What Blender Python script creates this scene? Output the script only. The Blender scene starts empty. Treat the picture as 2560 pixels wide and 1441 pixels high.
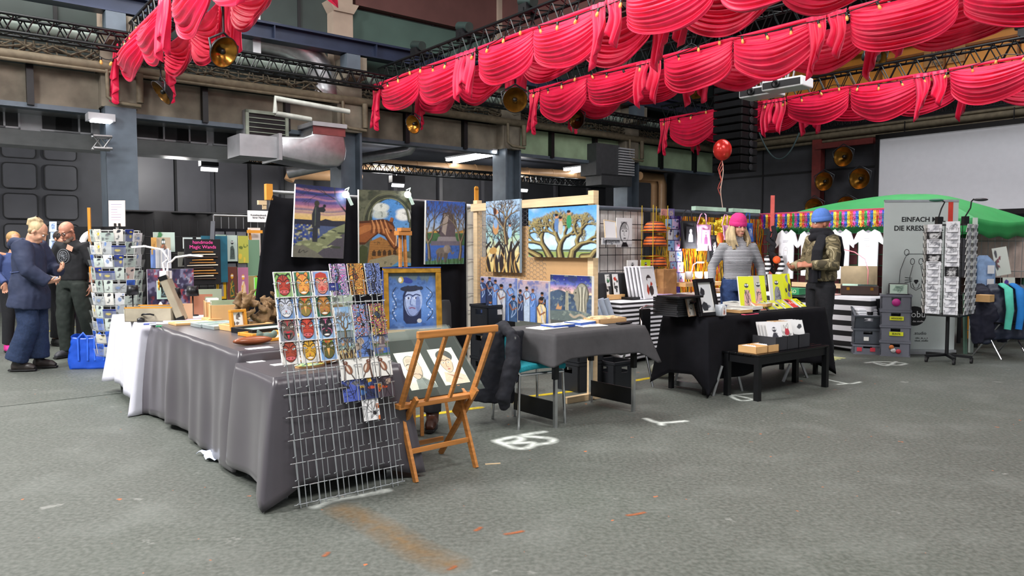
import bpy, math, random
import numpy as np
from mathutils import Vector, Matrix, Euler
random.seed(7); rng = np.random.RandomState(5)
SC = bpy.context.scene; COL = SC.collection
PI = math.pi
# ---------------- camera, world, lights, exposure ----------------
F = 1850.0; TH = math.atan(0.0543); CH = 1.4
cd = bpy.data.cameras.new('camera'); cam = bpy.data.objects.new('camera', cd); COL.objects.link(cam)
cd.sensor_width = 36; cd.lens = F/2560*36; cd.clip_end = 200
cam.location = (0, 0, CH); cam.rotation_euler = (PI/2-TH, 0, 0); SC.camera = cam
SC.view_settings.view_transform = 'Standard'; SC.view_settings.look = 'None'
SC.view_settings.exposure = 0.0; SC.view_settings.gamma = 1; SC.view_settings.use_curve_mapping = False
w = bpy.data.worlds.new('hall_air'); SC.world = w; w.use_nodes = True
w.node_tree.nodes['Background'].inputs[0].default_value = (.95, .97, 1, 1)
w.node_tree.nodes['Background'].inputs[1].default_value = 0.55
SC.cycles.max_bounces = 5; SC.cycles.diffuse_bounces = 3; SC.cycles.glossy_bounces = 3; SC.cycles.transmission_bounces = 4
SC.cycles.sample_clamp_indirect = 4
cs, sn = math.cos(TH), math.sin(TH)
ANG = math.radians(38.6)
A = Vector((math.cos(ANG), math.sin(ANG), 0)); B = Vector((-A.y, A.x, 0))
def ray(px, py):
    x = (px-1280)/F; y = -(py-720.5)/F
    return Vector((x, cs+y*sn, -sn+y*cs))
def G(px, py, z=0.0):                       # point where the pixel's ray meets height z
    d = ray(px, py); t = (z-CH)/d.z
    return Vector((d.x*t, d.y*t, z))
def D(px, py, Y):                           # point on the pixel's ray at distance Y
    d = ray(px, py); t = Y/d.y
    return Vector((d.x*t, Y, CH+d.z*t))
T0 = Vector((-1.29, 3.99, 0)); P1 = Vector((-6.85, 13.0, 0))
def L(a, b, z=0): return T0+a*A+b*B+Vector((0, 0, z))
def R(a, b, z=0): return P1+a*A+b*B+Vector((0, 0, z))
def onB(px, py, a=None, b=None, org=P1):    # ray against the vertical plane a=const or b=const of a frame
    d = ray(px, py); o = Vector((0, 0, CH))-org
    ax = A if a is not None else B; c = a if a is not None else b
    t = (c-o.dot(ax))/d.dot(ax)
    return Vector((0, 0, CH))+d*t
def area(loc, tgt, sx, sy, power, col=(1, 1, 1), spread=180):  # serves the unseen hall lamps, the added front fill and the gooseneck lamps
    l = bpy.data.lights.new('area_light', 'AREA'); l.shape = 'RECTANGLE'; l.size = sx; l.size_y = sy; l.energy = power; l.color = col
    l.spread = math.radians(spread)
    o = bpy.data.objects.new('area_light', l); COL.objects.link(o); o.location = loc
    o.rotation_euler = (Vector(tgt)-Vector(loc)).to_track_quat('-Z', 'Y').to_euler(); return o
area((-7.5, 3.0, 6.5), (-1, 5.5, 0), 2, 2, 1120, (1, .98, .97))
area((-.5, 1.0, 6.5), (-.6, 8, 1.2), 2.5, 1.5, 420, (1, .98, .96))  # unseen front fill, added to brighten the paintings on the backdrop
area((5.5, 2.5, 8), (3.5, 6, 0), 4, 3, 520, (1, .98, .97))
def point(loc, e, r=.3):
    l = bpy.data.lights.new('aisle_fill', 'POINT'); l.energy = e; l.shadow_soft_size = r; l.color = (1, .98, .95); o = bpy.data.objects.new('aisle_fill', l); COL.objects.link(o); o.location = loc
for a_, b_, e_ in ((-3.5, 2.6, 190), (1.6, 2.6, 190), (6.5, 2.4, 170), (10.8, 2.4, 140)): point(R(a_, b_, 3.3), e_)  # unseen point lights added to boost the tube lamps and brighten the aisle wall
area((-1, 9.5, 8.2), (-.5, 9.5, 0), 5, 3, 520, (1, .98, .95))
area((7, 12, 8.2), (7, 12.5, 0), 5, 4, 620, (.97, .98, 1))
area((-7.5, 9.5, 8.2), (-7.5, 10.5, 3), 4, 4, 800, (1, .97, .93))
# ---------------- helpers ----------------
MATS = {}
def lin(c):
    return tuple(((v/12.92) if v <= .04045 else ((v+.055)/1.055)**2.4) for v in c)
def rgb(h):
    if isinstance(h, str): return lin(tuple(int(h[i:i+2], 16)/255 for i in (0, 2, 4)))
    return h
def mat(name, col, rough=.6, metal=0, var=.15, scale=8, bump=0, emit=0, alpha=1, trans=0, spec=.5, col2=None, detail=4, stretch=None, bdist=.01):
    """base colour broken up by noise between col*(1-var) and col*(1+var) (or col2)"""
    if name in MATS: return MATS[name]
    m = bpy.data.materials.new(name); m.use_nodes = True; nt = m.node_tree; N = nt.nodes; K = nt.links
    b = N['Principled BSDF']; c = rgb(col)
    tc = N.new('ShaderNodeTexCoord'); mp = N.new('ShaderNodeMapping'); K.new(tc.outputs['Object'], mp.inputs[0])
    if stretch: mp.inputs['Scale'].default_value = stretch
    nz = N.new('ShaderNodeTexNoise'); nz.inputs['Scale'].default_value = scale; nz.inputs['Detail'].default_value = detail
    K.new(mp.outputs[0], nz.inputs[0])
    rp = N.new('ShaderNodeValToRGB'); rp.color_ramp.elements[0].position = .3; rp.color_ramp.elements[1].position = .7
    c1 = tuple(v*(1-var) for v in c); c2 = rgb(col2) if col2 else tuple(min(1, v*(1+var)) for v in c)
    rp.color_ramp.elements[0].color = (*c1, 1); rp.color_ramp.elements[1].color = (*c2, 1)
    K.new(nz.outputs[0], rp.inputs[0]); K.new(rp.outputs[0], b.inputs['Base Color'])
    b.inputs['Roughness'].default_value = rough; b.inputs['Metallic'].default_value = metal
    b.inputs['Specular IOR Level'].default_value = spec; b.inputs['Alpha'].default_value = alpha
    b.inputs['Transmission Weight'].default_value = trans
    if bump:
        bp = N.new('ShaderNodeBump'); bp.inputs['Strength'].default_value = bump; bp.inputs['Distance'].default_value = bdist
        K.new(nz.outputs[0], bp.inputs['Height']); K.new(bp.outputs[0], b.inputs['Normal'])
    if emit:
        K.new(rp.outputs[0], b.inputs['Emission Color']); b.inputs['Emission Strength'].default_value = emit
    MATS[name] = m; return m
def vmat(name, rough=.5, alpha=False, bump=0, spec=.4):
    """material that reads the artwork painted per vertex"""
    if name in MATS: return MATS[name]
    m = bpy.data.materials.new(name); m.use_nodes = True; nt = m.node_tree; N = nt.nodes; K = nt.links
    b = N['Principled BSDF']; at = N.new('ShaderNodeAttribute'); at.attribute_name = 'paint'
    K.new(at.outputs['Color'], b.inputs['Base Color']); b.inputs['Roughness'].default_value = rough; b.inputs['Specular IOR Level'].default_value = spec
    if alpha: K.new(at.outputs['Alpha'], b.inputs['Alpha'])
    nz = N.new('ShaderNodeTexNoise'); nz.inputs['Scale'].default_value = 150
    bp = N.new('ShaderNodeBump'); bp.inputs['Strength'].default_value = bump or .05; bp.inputs['Distance'].default_value = .002
    K.new(nz.outputs[0], bp.inputs['Height']); K.new(bp.outputs[0], b.inputs['Normal'])
    MATS[name] = m; return m
class MB:
    """collects faces and links them as one mesh object"""
    def __init__(s): s.v = []; s.f = []; s.mi = []; s.cur = 0; s.sm = []
    def add(s, vs, fs, smooth=False):
        o = len(s.v); s.v += [tuple(v) for v in vs]; s.f += [tuple(i+o for i in f) for f in fs]
        s.mi += [s.cur]*len(fs); s.sm += [smooth]*len(fs); return s
    def box(s, x0, y0, z0, x1, y1, z1, M=None):
        vs = [Vector(p) for p in ((x0,y0,z0),(x1,y0,z0),(x1,y1,z0),(x0,y1,z0),(x0,y0,z1),(x1,y0,z1),(x1,y1,z1),(x0,y1,z1))]
        if M: vs = [M@v for v in vs]
        return s.add(vs, [(0,3,2,1),(4,5,6,7),(0,1,5,4),(1,2,6,5),(2,3,7,6),(3,0,4,7)])
    def cbox(s, c, sz, M=None):
        T = Matrix.Translation(c) if not M else Matrix.Translation(c)@M
        return s.box(-sz[0]/2, -sz[1]/2, -sz[2]/2, sz[0]/2, sz[1]/2, sz[2]/2, T)
    def bar(s, p, q, w, h=None, up=(0, 0, 1)):
        p, q = Vector(p), Vector(q); h = h or w; d = (q-p); l = d.length
        if l < 1e-6: return s
        d /= l; u = Vector(up)
        if abs(d.dot(u)) > .98: u = Vector((0, 1, 0)) if abs(d.y) < .9 else Vector((1, 0, 0))
        x = d.cross(u).normalized(); y = x.cross(d)
        M = Matrix(((x.x, d.x, y.x, p.x), (x.y, d.y, y.y, p.y), (x.z, d.z, y.z, p.z), (0, 0, 0, 1)))
        return s.box(-w/2, 0, -h/2, w/2, l, h/2, M)
    def tube(s, pts, r, n=8, closed=False, ry=None, up=(0, 0, 1), cap=True):
        """sweep an ellipse along points; r a number or one per point"""
        pts = [Vector(p) for p in pts]; k = len(pts); rs = r if isinstance(r, (list, tuple)) else [r]*k
        rys = ry if isinstance(ry, (list, tuple)) else ([ry]*k if ry else rs)
        rings = []; pu = None
        for i, p in enumerate(pts):
            a = pts[(i-1) % k] if (closed or i > 0) else p; b = pts[(i+1) % k] if (closed or i < k-1) else p
            d = (b-a)
            d = d.normalized() if d.length > 1e-9 else Vector((0, 0, 1))
            u = pu if pu is not None else Vector(up)
            if abs(d.dot(u)) > .97: u = Vector((0, 1, 0)) if abs(d.y) < .9 else Vector((1, 0, 0))
            x = d.cross(u).normalized(); y = x.cross(d).normalized(); pu = y
            rings.append([p+x*math.cos(t)*rs[i]+y*math.sin(t)*rys[i] for t in [2*PI*j/n for j in range(n)]])
        vs = [v for rg in rings for v in rg]; fs = []
        for i in range(k if closed else k-1):
            for j in range(n):
                i2 = (i+1) % k; fs.append((i*n+j, i*n+(j+1) % n, i2*n+(j+1) % n, i2*n+j))
        s.add(vs, fs, n > 5)
        if cap and not closed:
            s.add(rings[0], [tuple(range(n))[::-1]]); s.add(rings[-1], [tuple(range(n))])
        return s
    def lathe(s, prof, n=24, M=None, smooth=True):
        vs = []
        for r, z in prof:
            for j in range(n):
                t = 2*PI*j/n; v = Vector((r*math.cos(t), r*math.sin(t), z)); vs.append(M@v if M else v)
        fs = [(i*n+j, i*n+(j+1) % n, (i+1)*n+(j+1) % n, (i+1)*n+j) for i in range(len(prof)-1) for j in range(n)]
        return s.add(vs, fs, smooth)
    def ball(s, c, r, n=12, M=None):
        rr = r if isinstance(r, (tuple, list, Vector)) else (r, r, r)
        T = Matrix.Translation(c)@(M or Matrix())@Matrix.Diagonal((*rr, 1))
        return s.lathe([(max(1e-4, math.sin(PI*i/(n//2+2))), -math.cos(PI*i/(n//2+2))) for i in range(n//2+3)], n, T)
    def prism(s, poly, y0, y1, M=None):
        """polygon in xz, thick along y"""
        n = len(poly); vs = [Vector((x, y0, z)) for x, z in poly]+[Vector((x, y1, z)) for x, z in poly]
        if M: vs = [M@v for v in vs]
        fs = [tuple(range(n)), tuple(range(n, 2*n))[::-1]]+[(i, i+n, (i+1) % n+n, (i+1) % n) for i in range(n)]
        return s.add(vs, fs)
    def grid(s, fn, nu, nv, smooth=True):
        vs = [fn(i/nu, j/nv) for j in range(nv+1) for i in range(nu+1)]
        fs = [(j*(nu+1)+i, j*(nu+1)+i+1, (j+1)*(nu+1)+i+1, (j+1)*(nu+1)+i) for j in range(nv) for i in range(nu)]
        return s.add(vs, fs, smooth)
    def build(s, name, m, parent=None, **kw):
        me = bpy.data.meshes.new(name); me.from_pydata(s.v, [], s.f)
        for x in (m if isinstance(m, (list, tuple)) else [m]): me.materials.append(x)
        me.polygons.foreach_set('material_index', s.mi); me.polygons.foreach_set('use_smooth', s.sm); me.update()
        o = bpy.data.objects.new(name, me); COL.objects.link(o)
        if parent: o.parent = parent
        if kw: tag(o, **kw)
        return o
def tag(o, label=None, cat=None, group=None, kind=None, loc=None, rz=None):
    if label: o['label'] = label
    if cat: o['category'] = cat
    if group: o['group'] = group
    if kind: o['kind'] = kind
    if loc is not None: o.location = loc
    if rz is not None: o.rotation_euler = (0, 0, rz)
    return o
def thing(name, label, cat, loc=(0, 0, 0), rz=0, group=None):
    o = bpy.data.objects.new(name, None); COL.objects.link(o); o.empty_display_size = .1
    o.location = loc; o.rotation_euler = (0, 0, rz) if not isinstance(rz, Euler) else rz
    return tag(o, label, cat, group)
def dup(root, loc=None, rz=None, label=None, group=None, parent=None):
    c = root.copy(); COL.objects.link(c)
    if parent is not None: c.parent = parent
    for ch in list(root.children): dup(ch, parent=c)
    if loc is not None: c.location = loc
    if rz is not None: c.rotation_euler = (0, 0, rz)
    if label: c['label'] = label
    if group: c['group'] = group
    return c
def struct(o): o['kind'] = 'structure'; return o
def bev(o, w=.005, seg=2):
    m = o.modifiers.new('bevel', 'BEVEL'); m.width = w; m.segments = seg; m.limit_method = 'ANGLE'; return o
def sol(o, t=.004):
    m = o.modifiers.new('thick', 'SOLIDIFY'); m.thickness = t; m.offset = 0; return o
def text(name, s, size, m, parent=None, loc=(0, 0, 0), rot=(PI/2, 0, 0), ext=.0015, align='CENTER', sx=1, bold=0):
    c = bpy.data.curves.new(name, 'FONT'); c.body = s; c.size = size; c.extrude = ext; c.align_x = align; c.align_y = 'CENTER'; c.resolution_u = 3; c.offset = bold
    t = bpy.data.objects.new(name, c); COL.objects.link(t)
    dg = bpy.context.evaluated_depsgraph_get(); me = bpy.data.meshes.new_from_object(t.evaluated_get(dg)); me.name = name
    bpy.data.objects.remove(t); me.materials.clear(); me.materials.append(m)
    o = bpy.data.objects.new(name, me); COL.objects.link(o); o.parent = parent; o.location = loc; o.rotation_euler = rot; o.scale = (sx, 1, 1); return o
def tri_noise(h, w, s, seed=0):
    r = np.random.RandomState(seed); gh, gw = int(h/s)+3, int(w/s)+3; g = r.rand(gh, gw)
    y = np.arange(h)/s; x = np.arange(w)/s; yi = y.astype(int); xi = x.astype(int); fy = (y-yi)[:, None]; fx = (x-xi)[None]
    fy = fy*fy*(3-2*fy); fx = fx*fx*(3-2*fx)
    return (g[yi][:, xi]*(1-fy)+g[yi+1][:, xi]*fy)*(1-fx)+(g[yi][:, xi+1]*(1-fy)+g[yi+1][:, xi+1]*fy)*fx
class Canvas:
    """paints an artwork on an n x m grid of points; x 0..1, y 0..asp (up)"""
    def __init__(s, w, h, n, col='ffffff', alpha=1):
        s.w, s.h = w, h; s.nx = n; s.ny = max(2, int(round(n*h/w))); s.asp = h/w
        s.X, s.Y = np.meshgrid(np.linspace(0, 1, s.nx), np.linspace(0, s.asp, s.ny))
        s.im = np.zeros((s.ny, s.nx, 4)); s.im[..., :3] = rgb(col); s.im[..., 3] = alpha; s.px = 1/s.nx
    def mix(s, cov, col, a=None):
        c = np.array(rgb(col)); cov = np.clip(cov, 0, 1)[..., None]; s.im[..., :3] = s.im[..., :3]*(1-cov)+c*cov
        if a is not None: s.im[..., 3:] = np.maximum(s.im[..., 3:], cov*a)
        return s
    def grad(s, cols, y0=0, y1=None, ax='y'):
        y1 = s.asp if y1 is None else y1; t = ((s.Y if ax == 'y' else s.X)-y0)/(y1-y0); n = len(cols)-1
        C = np.array([rgb(c) for c in cols]); q = np.clip(t, 0, 1)*n; i = np.minimum(q.astype(int), n-1); f = (q-i)[..., None]
        v = C[i]*(1-f)+C[i+1]*f; k = ((t >= 0) & (t <= 1))[..., None]; s.im[..., :3] = np.where(k, v, s.im[..., :3]); return s
    def poly(s, pts, col, a=None, soft=0):
        ins = np.zeros(s.X.shape, bool); n = len(pts); d = np.full(s.X.shape, 9.)
        for i in range(n):
            x0, y0 = pts[i]; x1, y1 = pts[(i+1) % n]
            c = ((y0 > s.Y) != (y1 > s.Y))
            if y1 != y0: ins ^= c & (s.X < (x1-x0)*(s.Y-y0)/(y1-y0)+x0)
            dx, dy = x1-x0, y1-y0; l = dx*dx+dy*dy+1e-12; t = np.clip(((s.X-x0)*dx+(s.Y-y0)*dy)/l, 0, 1)
            d = np.minimum(d, np.hypot(s.X-x0-t*dx, s.Y-y0-t*dy))
        sd = np.where(ins, d, -d); return s.mix(.5+sd/(s.px+soft), col, a)
    def ell(s, cx, cy, rx, ry, col, rot=0, a=None, soft=0):
        c, q = math.cos(rot), math.sin(rot); x = s.X-cx; y = s.Y-cy; u = (x*c+y*q)/rx; v = (-x*q+y*c)/ry
        return s.mix(.5+(1-np.hypot(u, v))*min(rx, ry)/(s.px+soft), col, a)
    def line(s, pts, w, col, w1=None, a=None, soft=0):
        n = len(pts)-1; best = np.full(s.X.shape, -9.)
        for i in range(n):
            x0, y0 = pts[i]; x1, y1 = pts[i+1]; dx, dy = x1-x0, y1-y0; l = dx*dx+dy*dy+1e-12
            t = np.clip(((s.X-x0)*dx+(s.Y-y0)*dy)/l, 0, 1); d = np.hypot(s.X-x0-t*dx, s.Y-y0-t*dy)
            ww = w if w1 is None else w+(w1-w)*(i+t)/n
            best = np.maximum(best, ww/2-d)
        return s.mix(.5+best/(s.px+soft), col, a)
    def curve(s, pts, w, col, w1=None, a=None, soft=0, k=8):
        P = [pts[0]]+list(pts)+[pts[-1]]; out = []
        for i in range(1, len(P)-2):
            for j in range(k):
                t = j/k; p0, p1, p2, p3 = P[i-1], P[i], P[i+1], P[i+2]
                out.append(tuple(.5*((2*p1[q])+(-p0[q]+p2[q])*t+(2*p0[q]-5*p1[q]+4*p2[q]-p3[q])*t*t+(-p0[q]+3*p1[q]-3*p2[q]+p3[q])*t**3) for q in (0, 1)))
        out.append(pts[-1]); return s.line(out, w, col, w1, a, soft)
    def noise(s, col, scale=.1, lo=.5, hi=.7, amt=1, seed=0, sx=1):
        t = tri_noise(s.ny, s.nx, max(1.2, scale*s.nx), seed)*.65+tri_noise(s.ny, s.nx, max(1.1, scale*s.nx*.4), seed+1)*.35
        return s.mix(np.clip((t-lo)/(hi-lo), 0, 1)*amt, col)
    def tree(s, x, y, ang, ln, w, col, dep, spread=.45, r=None, curl=.2):
        r = r or random
        x1, y1 = x+math.cos(ang)*ln, y+math.sin(ang)*ln; mx, my = (x+x1)/2+r.uniform(-curl, curl)*ln*.4, (y+y1)/2+r.uniform(-curl, curl)*ln*.3
        s.line([(x, y), (mx, my), (x1, y1)], w, col, w*.7)
        if dep > 0:
            for k in range(2 if r.random() < .75 else 3):
                s.tree(x1, y1, ang+(-1, 1, .1)[k]*spread*r.uniform(.5, 1.3), ln*r.uniform(.65, .85), w*.66, col, dep-1, spread, r, curl)
        return s
    def panel(s, mb, M=None, th=.0):
        """face in the local xz plane, centred on x, from z=0 up, looking to -y"""
        vs = []
        for j in range(s.ny):
            for i in range(s.nx):
                v = Vector(((i/(s.nx-1)-.5)*s.w, -th, j/(s.ny-1)*s.h)); vs.append(M@v if M else v)
        fs = [(j*s.nx+i, j*s.nx+i+1, (j+1)*s.nx+i+1, (j+1)*s.nx+i) for j in range(s.ny-1) for i in range(s.nx-1)]
        mb.add(vs, fs); return mb
    def build(s, name, parent=None, m=None, M=None, th=0, cut=False, **kw):
        if s.nx > 60:
            q = .86+.28*tri_noise(s.ny, s.nx, 2.2, 3)*.6+.28*tri_noise(s.ny, s.nx, 5, 4)*.4; s.im[..., :3] *= q[..., None]
        mb = s.panel(MB(), M, th)
        if cut:
            al = s.im[..., 3].ravel(); keep = [f for f in mb.f if max(al[i] for i in f) > .01]; mb.f = keep; mb.mi = [0]*len(keep); mb.sm = [False]*len(keep)
        o = mb.build(name, m or vmat('printed_art'), parent, **kw)
        at = o.data.color_attributes.new('paint', 'FLOAT_COLOR', 'POINT'); at.data.foreach_set('color', s.im.reshape(-1).astype(np.float32)); return o
def lookrot(M_loc, rz, tilt=0):
    """place: stand at loc, turned by rz, leaning back by tilt"""
    return Matrix.Translation(M_loc)@Matrix.Rotation(rz, 4, 'Z')@Matrix.Rotation(tilt, 4, 'X')
def put(o, loc, rz=0, tilt=0, roll=0):
    o.rotation_mode = 'XYZ'; o.matrix_world = Matrix.Translation(loc)@Matrix.Rotation(rz, 4, 'Z')@Matrix.Rotation(-tilt, 4, 'X')@Matrix.Rotation(roll, 4, 'Y'); return o
def lerp(a, b, t): return Vector(a)*(1-t)+Vector(b)*t
# ================= SETTING =================
M_floor = mat('asphalt_floor', '494e48', .6, var=.1, scale=.8, detail=5, bump=0, bdist=.01)
def floor_nodes():
    nt = M_floor.node_tree; N, K = nt.nodes, nt.links; b = N['Principled BSDF']
    base = b.inputs['Base Color'].links[0].from_socket; tc = next(n for n in N if n.type == 'TEX_COORD')
    def layer(sc, lo, hi, col, amt, det=6, typ='ShaderNodeTexNoise'):
        nonlocal base
        t = N.new(typ); t.inputs['Scale'].default_value = sc
        if typ == 'ShaderNodeTexNoise': t.inputs['Detail'].default_value = det
        K.new(tc.outputs['Object'], t.inputs[0])
        r = N.new('ShaderNodeMapRange'); r.inputs[1].default_value = lo; r.inputs[2].default_value = hi; r.inputs[4].default_value = amt
        K.new(t.outputs[0], r.inputs[0]); m = N.new('ShaderNodeMix'); m.data_type = 'RGBA'
        K.new(r.outputs[0], m.inputs[0]); K.new(base, m.inputs[6]); m.inputs[7].default_value = (*rgb(col), 1); base = m.outputs[2]
    layer(.35, .48, .66, '3f493f', .6); layer(2.2, .5, .75, '6c716c', .45, 3); layer(40, .35, .75, '8a8d87', .35, 3); layer(160, .62, .8, '3c3f3b', .25, 2)
    layer(5, .68, .74, 'a9aaa5', .35, 10); layer(13, .74, .76, 'b8632e', .8, 2)
    K.new(base, b.inputs['Base Color'])
floor_nodes()
fb = MB(); fb.box(-40, -12, -.2, 40, 45, 0); struct(fb.build('floor', M_floor))
M_dark = mat('dark_wall_paint', '404147', .6, var=.12, scale=3)
M_panel = mat('black_wall_panel', '47484e', .5, var=.12, scale=2)
M_seam = mat('panel_seam', '17181b', .7)
M_corr = mat('anthracite_sheet', '56565c', .45, var=.1, scale=2)
M_green = mat('dark_green_panel', '465c55', .6, var=.12, scale=1.5)
M_conc = mat('grimy_concrete', '776f62', .85, var=.35, scale=2.5, detail=8, bump=.3)
M_concg = mat('green_lit_concrete', '93a788', .85, var=.18, scale=2.5, detail=8, bump=.2)  # green light falling on the fascia is put into this concrete colour
M_brown = mat('brown_plaster', '5b3a37', .85, var=.15, scale=2)
M_steel = mat('blue_grey_steel', '56616c', .45, .2, var=.12, scale=5)
M_navy = mat('navy_steel_beam', '262f45', .4, .3, var=.15, scale=3)
M_black = mat('black_metal', '141518', .4, .3, var=.2)
M_grime = mat('dusty_black_grating', '2a2620', .8, var=.5, scale=20, detail=8, bump=.6, col2='6a5f4c')
M_pipe = mat('dusty_pipe', '6a604e', .7, var=.25, scale=8, detail=8)
M_gpipe = mat('galvanised_pipe', '9aa9a0', .4, .4, var=.15, scale=6)
M_beige = mat('beige_pipe', 'c39a72', .4, var=.1, scale=3)
M_alu = mat('aluminium_duct', 'b9bbbf', .32, .85, var=.12, scale=9, bump=.1)
M_aluflat = mat('galvanised_duct', 'a8a9ae', .5, .2, var=.12, scale=4)
M_grille = mat('grille_mesh', '222326', .6)
def Rbox(mb, a0, b0, z0, a1, b1, z1):
    return mb.box(a0, b0, z0, a1, b1, z1, Matrix.Translation(P1)@Matrix.Rotation(ANG, 4, 'Z'))
def Rm(): return Matrix.Translation(P1)@Matrix.Rotation(ANG, 4, 'Z')
# back wall of the aisle, relief of pressed panels and vertical sheets
wb = MB(); Rbox(wb, -9, 5.0, 0, 17.4, 5.3, 4.2)
wb.cur = 1
def wa(px, b=5.0): return (onB(px, 600, b=b)-P1).dot(A)
def wz(px, py, b=5.0): return onB(px, py, b=b).z
x0 = wa(205); wpan = x0-wa(105); 
for i in range(6):
    for j in range(6):
        a1 = x0-i*wpan-.06; a0 = a1-wpan+.14; z1 = wz(200, 345)-j*.66; z0 = z1-.54
        if z0 < .8: continue
        r = .09; P = []
        for cx, cz, s in ((a1-r, z1-r, 0), (a0+r, z1-r, 1), (a0+r, z0+r, 2), (a1-r, z0+r, 3)):
            P += [(cx+r*math.cos(PI/2*(s+k/4)), cz+r*math.sin(PI/2*(s+k/4))) for k in range(5)]
        wb.cur = 2; wb.prism(P, 4.955, 5.0, Rm())
        wb.cur = 1; Q = [Rm()@Vector((x, 4.95, z)) for x, z in P]; wb.tube(Q, .012, 5, closed=True)
wb.cur = 3
for px in range(340, 720, 1):
    pass
ax = wa(340)
k = 0
while ax < wa(730):
    wb.cur = 3; Rbox(wb, ax+.03, 4.93, 1.75, ax+.86, 5.0, 3.7); wb.cur = 1; Rbox(wb, ax-.02, 4.9, 1.75, ax+.03, 5.0, 3.7)
    if k % 2: wb.cur = 0; Rbox(wb, ax+.82, 4.86, 1.75, ax+.9, 5.0, 3.7)
    ax += .9; k += 1
wb.cur = 1; Rbox(wb, wa(215), 4.85, 1.68, wa(735), 5.0, 1.76)
for a in np.arange(8.2, 17.4, 1.6): wb.cur = 3; Rbox(wb, a, 4.88, 0, a+.12, 5, 3.9)
struct(wb.build('wall_left', [M_dark, M_seam, M_panel, M_corr]))
# pillars
for i in range(4):
    a = i*4.3; mb = MB(); mb.cur = 0
    Rbox(mb, a-.24, -.26, 0, a-.19, .26, 3.8); Rbox(mb, a+.19, -.26, 0, a+.24, .26, 3.8); Rbox(mb, a-.2, -.04, 0, a+.2, .04, 3.8)
    Rbox(mb, a-.24, -.27, 0, a+.24, -.22, 3.8) if i in (0,) else None
    mb.cur = 1; Rbox(mb, a-.28, -.2, 3.8, a+.28, .35, 5.1)
    mb.cur = 2; Rbox(mb, a-.22, .05, 5.1, a+.22, .5, 9)
    if i in (0, 1): mb.prism([(a-.34, 6.5), (a-.22, 6.3), (a+.22, 6.3), (a+.34, 6.5)], .0, .5, Rm())
    mb.cur = 1; Rbox(mb, a-.2, -.55, 4.85, a+.22, .1, 5.28)
    mb.cur = 0; Rbox(mb, a-.25, -.6, 5.0, a+.05, -.3, 5.3)
    struct(mb.build('pillar', [M_steel, M_conc, mat('pale_concrete', 'a08f80', .85, var=.15, scale=2)]))
# balcony: underside, fascia, grating, upper wall
mb = MB(); Rbox(mb, -9, .1, 3.95, 17.4, 5.1, 4.1); struct(mb.build('ceiling_aisle', mat('dark_blue_ceiling', '20242e', .7)))
mb = MB()
for i in range(-2, 4):
    a0, a1 = i*4.3+.28, i*4.3+4.02; mb.cur = 1 if i >= 2 else 0
    Rbox(mb, a0, .05, 3.74, a1, .2, 4.38)
    mb.cur = 2
    for t in (.3, .72): Rbox(mb, a0+t*3.74, -.08, 3.72, a0+t*3.74+.1, .06, 4.4)
    mb.cur = 3; Rbox(mb, a0, -.02, 3.68, a1, .22, 3.76)
struct(mb.build('trim_1', [M_conc, M_concg, M_black, M_steel]))
mb = MB(); Rbox(mb, -9, -.15, 4.52, 17.2, .3, 4.56); mb.cur = 0
for z in (4.6, 4.68, 4.76): Rbox(mb, -9, -.12, z, 17.2, -.08, z+.03)
for i in range(150):
    a = -6+i*.155; mb.bar(R(a, -.13, 4.54), R(a+random.uniform(-.1, .1), -.13, 4.78), .02)
r2 = random.Random(3)
for i in range(60):
    a = -6+i*.39; p = [R(a+k*.25, -.16+r2.uniform(-.03, .03), 4.5+r2.uniform(0, .25)-.0) for k in range(6)]; mb.tube(p, .012+r2.random()*.01, 5)
struct(mb.build('trim_2', M_grime))
mb = MB()
mb.tube([R(-9, -.22, 4.45), R(17, -.22, 4.45)], .085, 10); mb.cur = 1; mb.tube([R(-9, .0, 5.0), R(17, .0, 5.0)], .12, 12)
mb.cur = 0; mb.tube([R(-9, -.3, 4.36), R(4, -.3, 4.36)], .03, 6)
for i in range(4):
    a = i*4.3; mb.tube([R(a-.2, -.3, 4.4), R(a-.2, -.3, 3.95), R(a-.1, -.34, 3.86), R(a+.3, -.34, 3.84)], .035, 6)
    mb.tube([R(a+.3, -.3, 3.9), R(a+.3, -.3, 4.4)], .06, 8)
struct(mb.build('trim_3', [M_pipe, M_gpipe]))
mb = MB(); Rbox(mb, -9, .35, 4.1, 17.4, .6, 9)
mb.cur = 1
for a in np.arange(-8.4, 17.2, 1.075): Rbox(mb, a, .31, 5.1, a+.06, .36, 9)
mb.cur = 2; Rbox(mb, 4.62, .12, 6.55, 8.5, .4, 9); Rbox(mb, 2.2, .12, 7.0, 4.0, .4, 9)
mb.cur = 3; Rbox(mb, 4.62, .28, 5.1, 8.2, .36, 6.5)
struct(mb.build('wall_upper', [mat('green_black_sheet', '2f3a38', .6, var=.15, scale=2), M_seam, M_brown, M_green]))
mb = MB(); Rbox(mb, 8.5, -16, 6.15, 8.8, .5, 9); mb.cur = 1; mb.tube([R(8.45, .15, 9), R(8.45, .15, 6.2)], .06, 8)
struct(mb.build('wall_upper_cross', [M_brown, M_seam]))
mb = MB()
for z0, z1, b0, b1 in ((5.32, 5.35, -.55, -.25), (5.6, 5.63, -.55, -.25), (5.34, 5.61, -.42, -.39)): Rbox(mb, -9, b0, z0, 17, b1, z1)
for a in np.arange(-6, 17, 2.15): Rbox(mb, a, -.54, 5.35, a+.02, -.26, 5.6)
Rbox(mb, -9, -.36, 5.63, 17, -.3, 5.7)
struct(mb.build('trim_4', M_navy))
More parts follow.
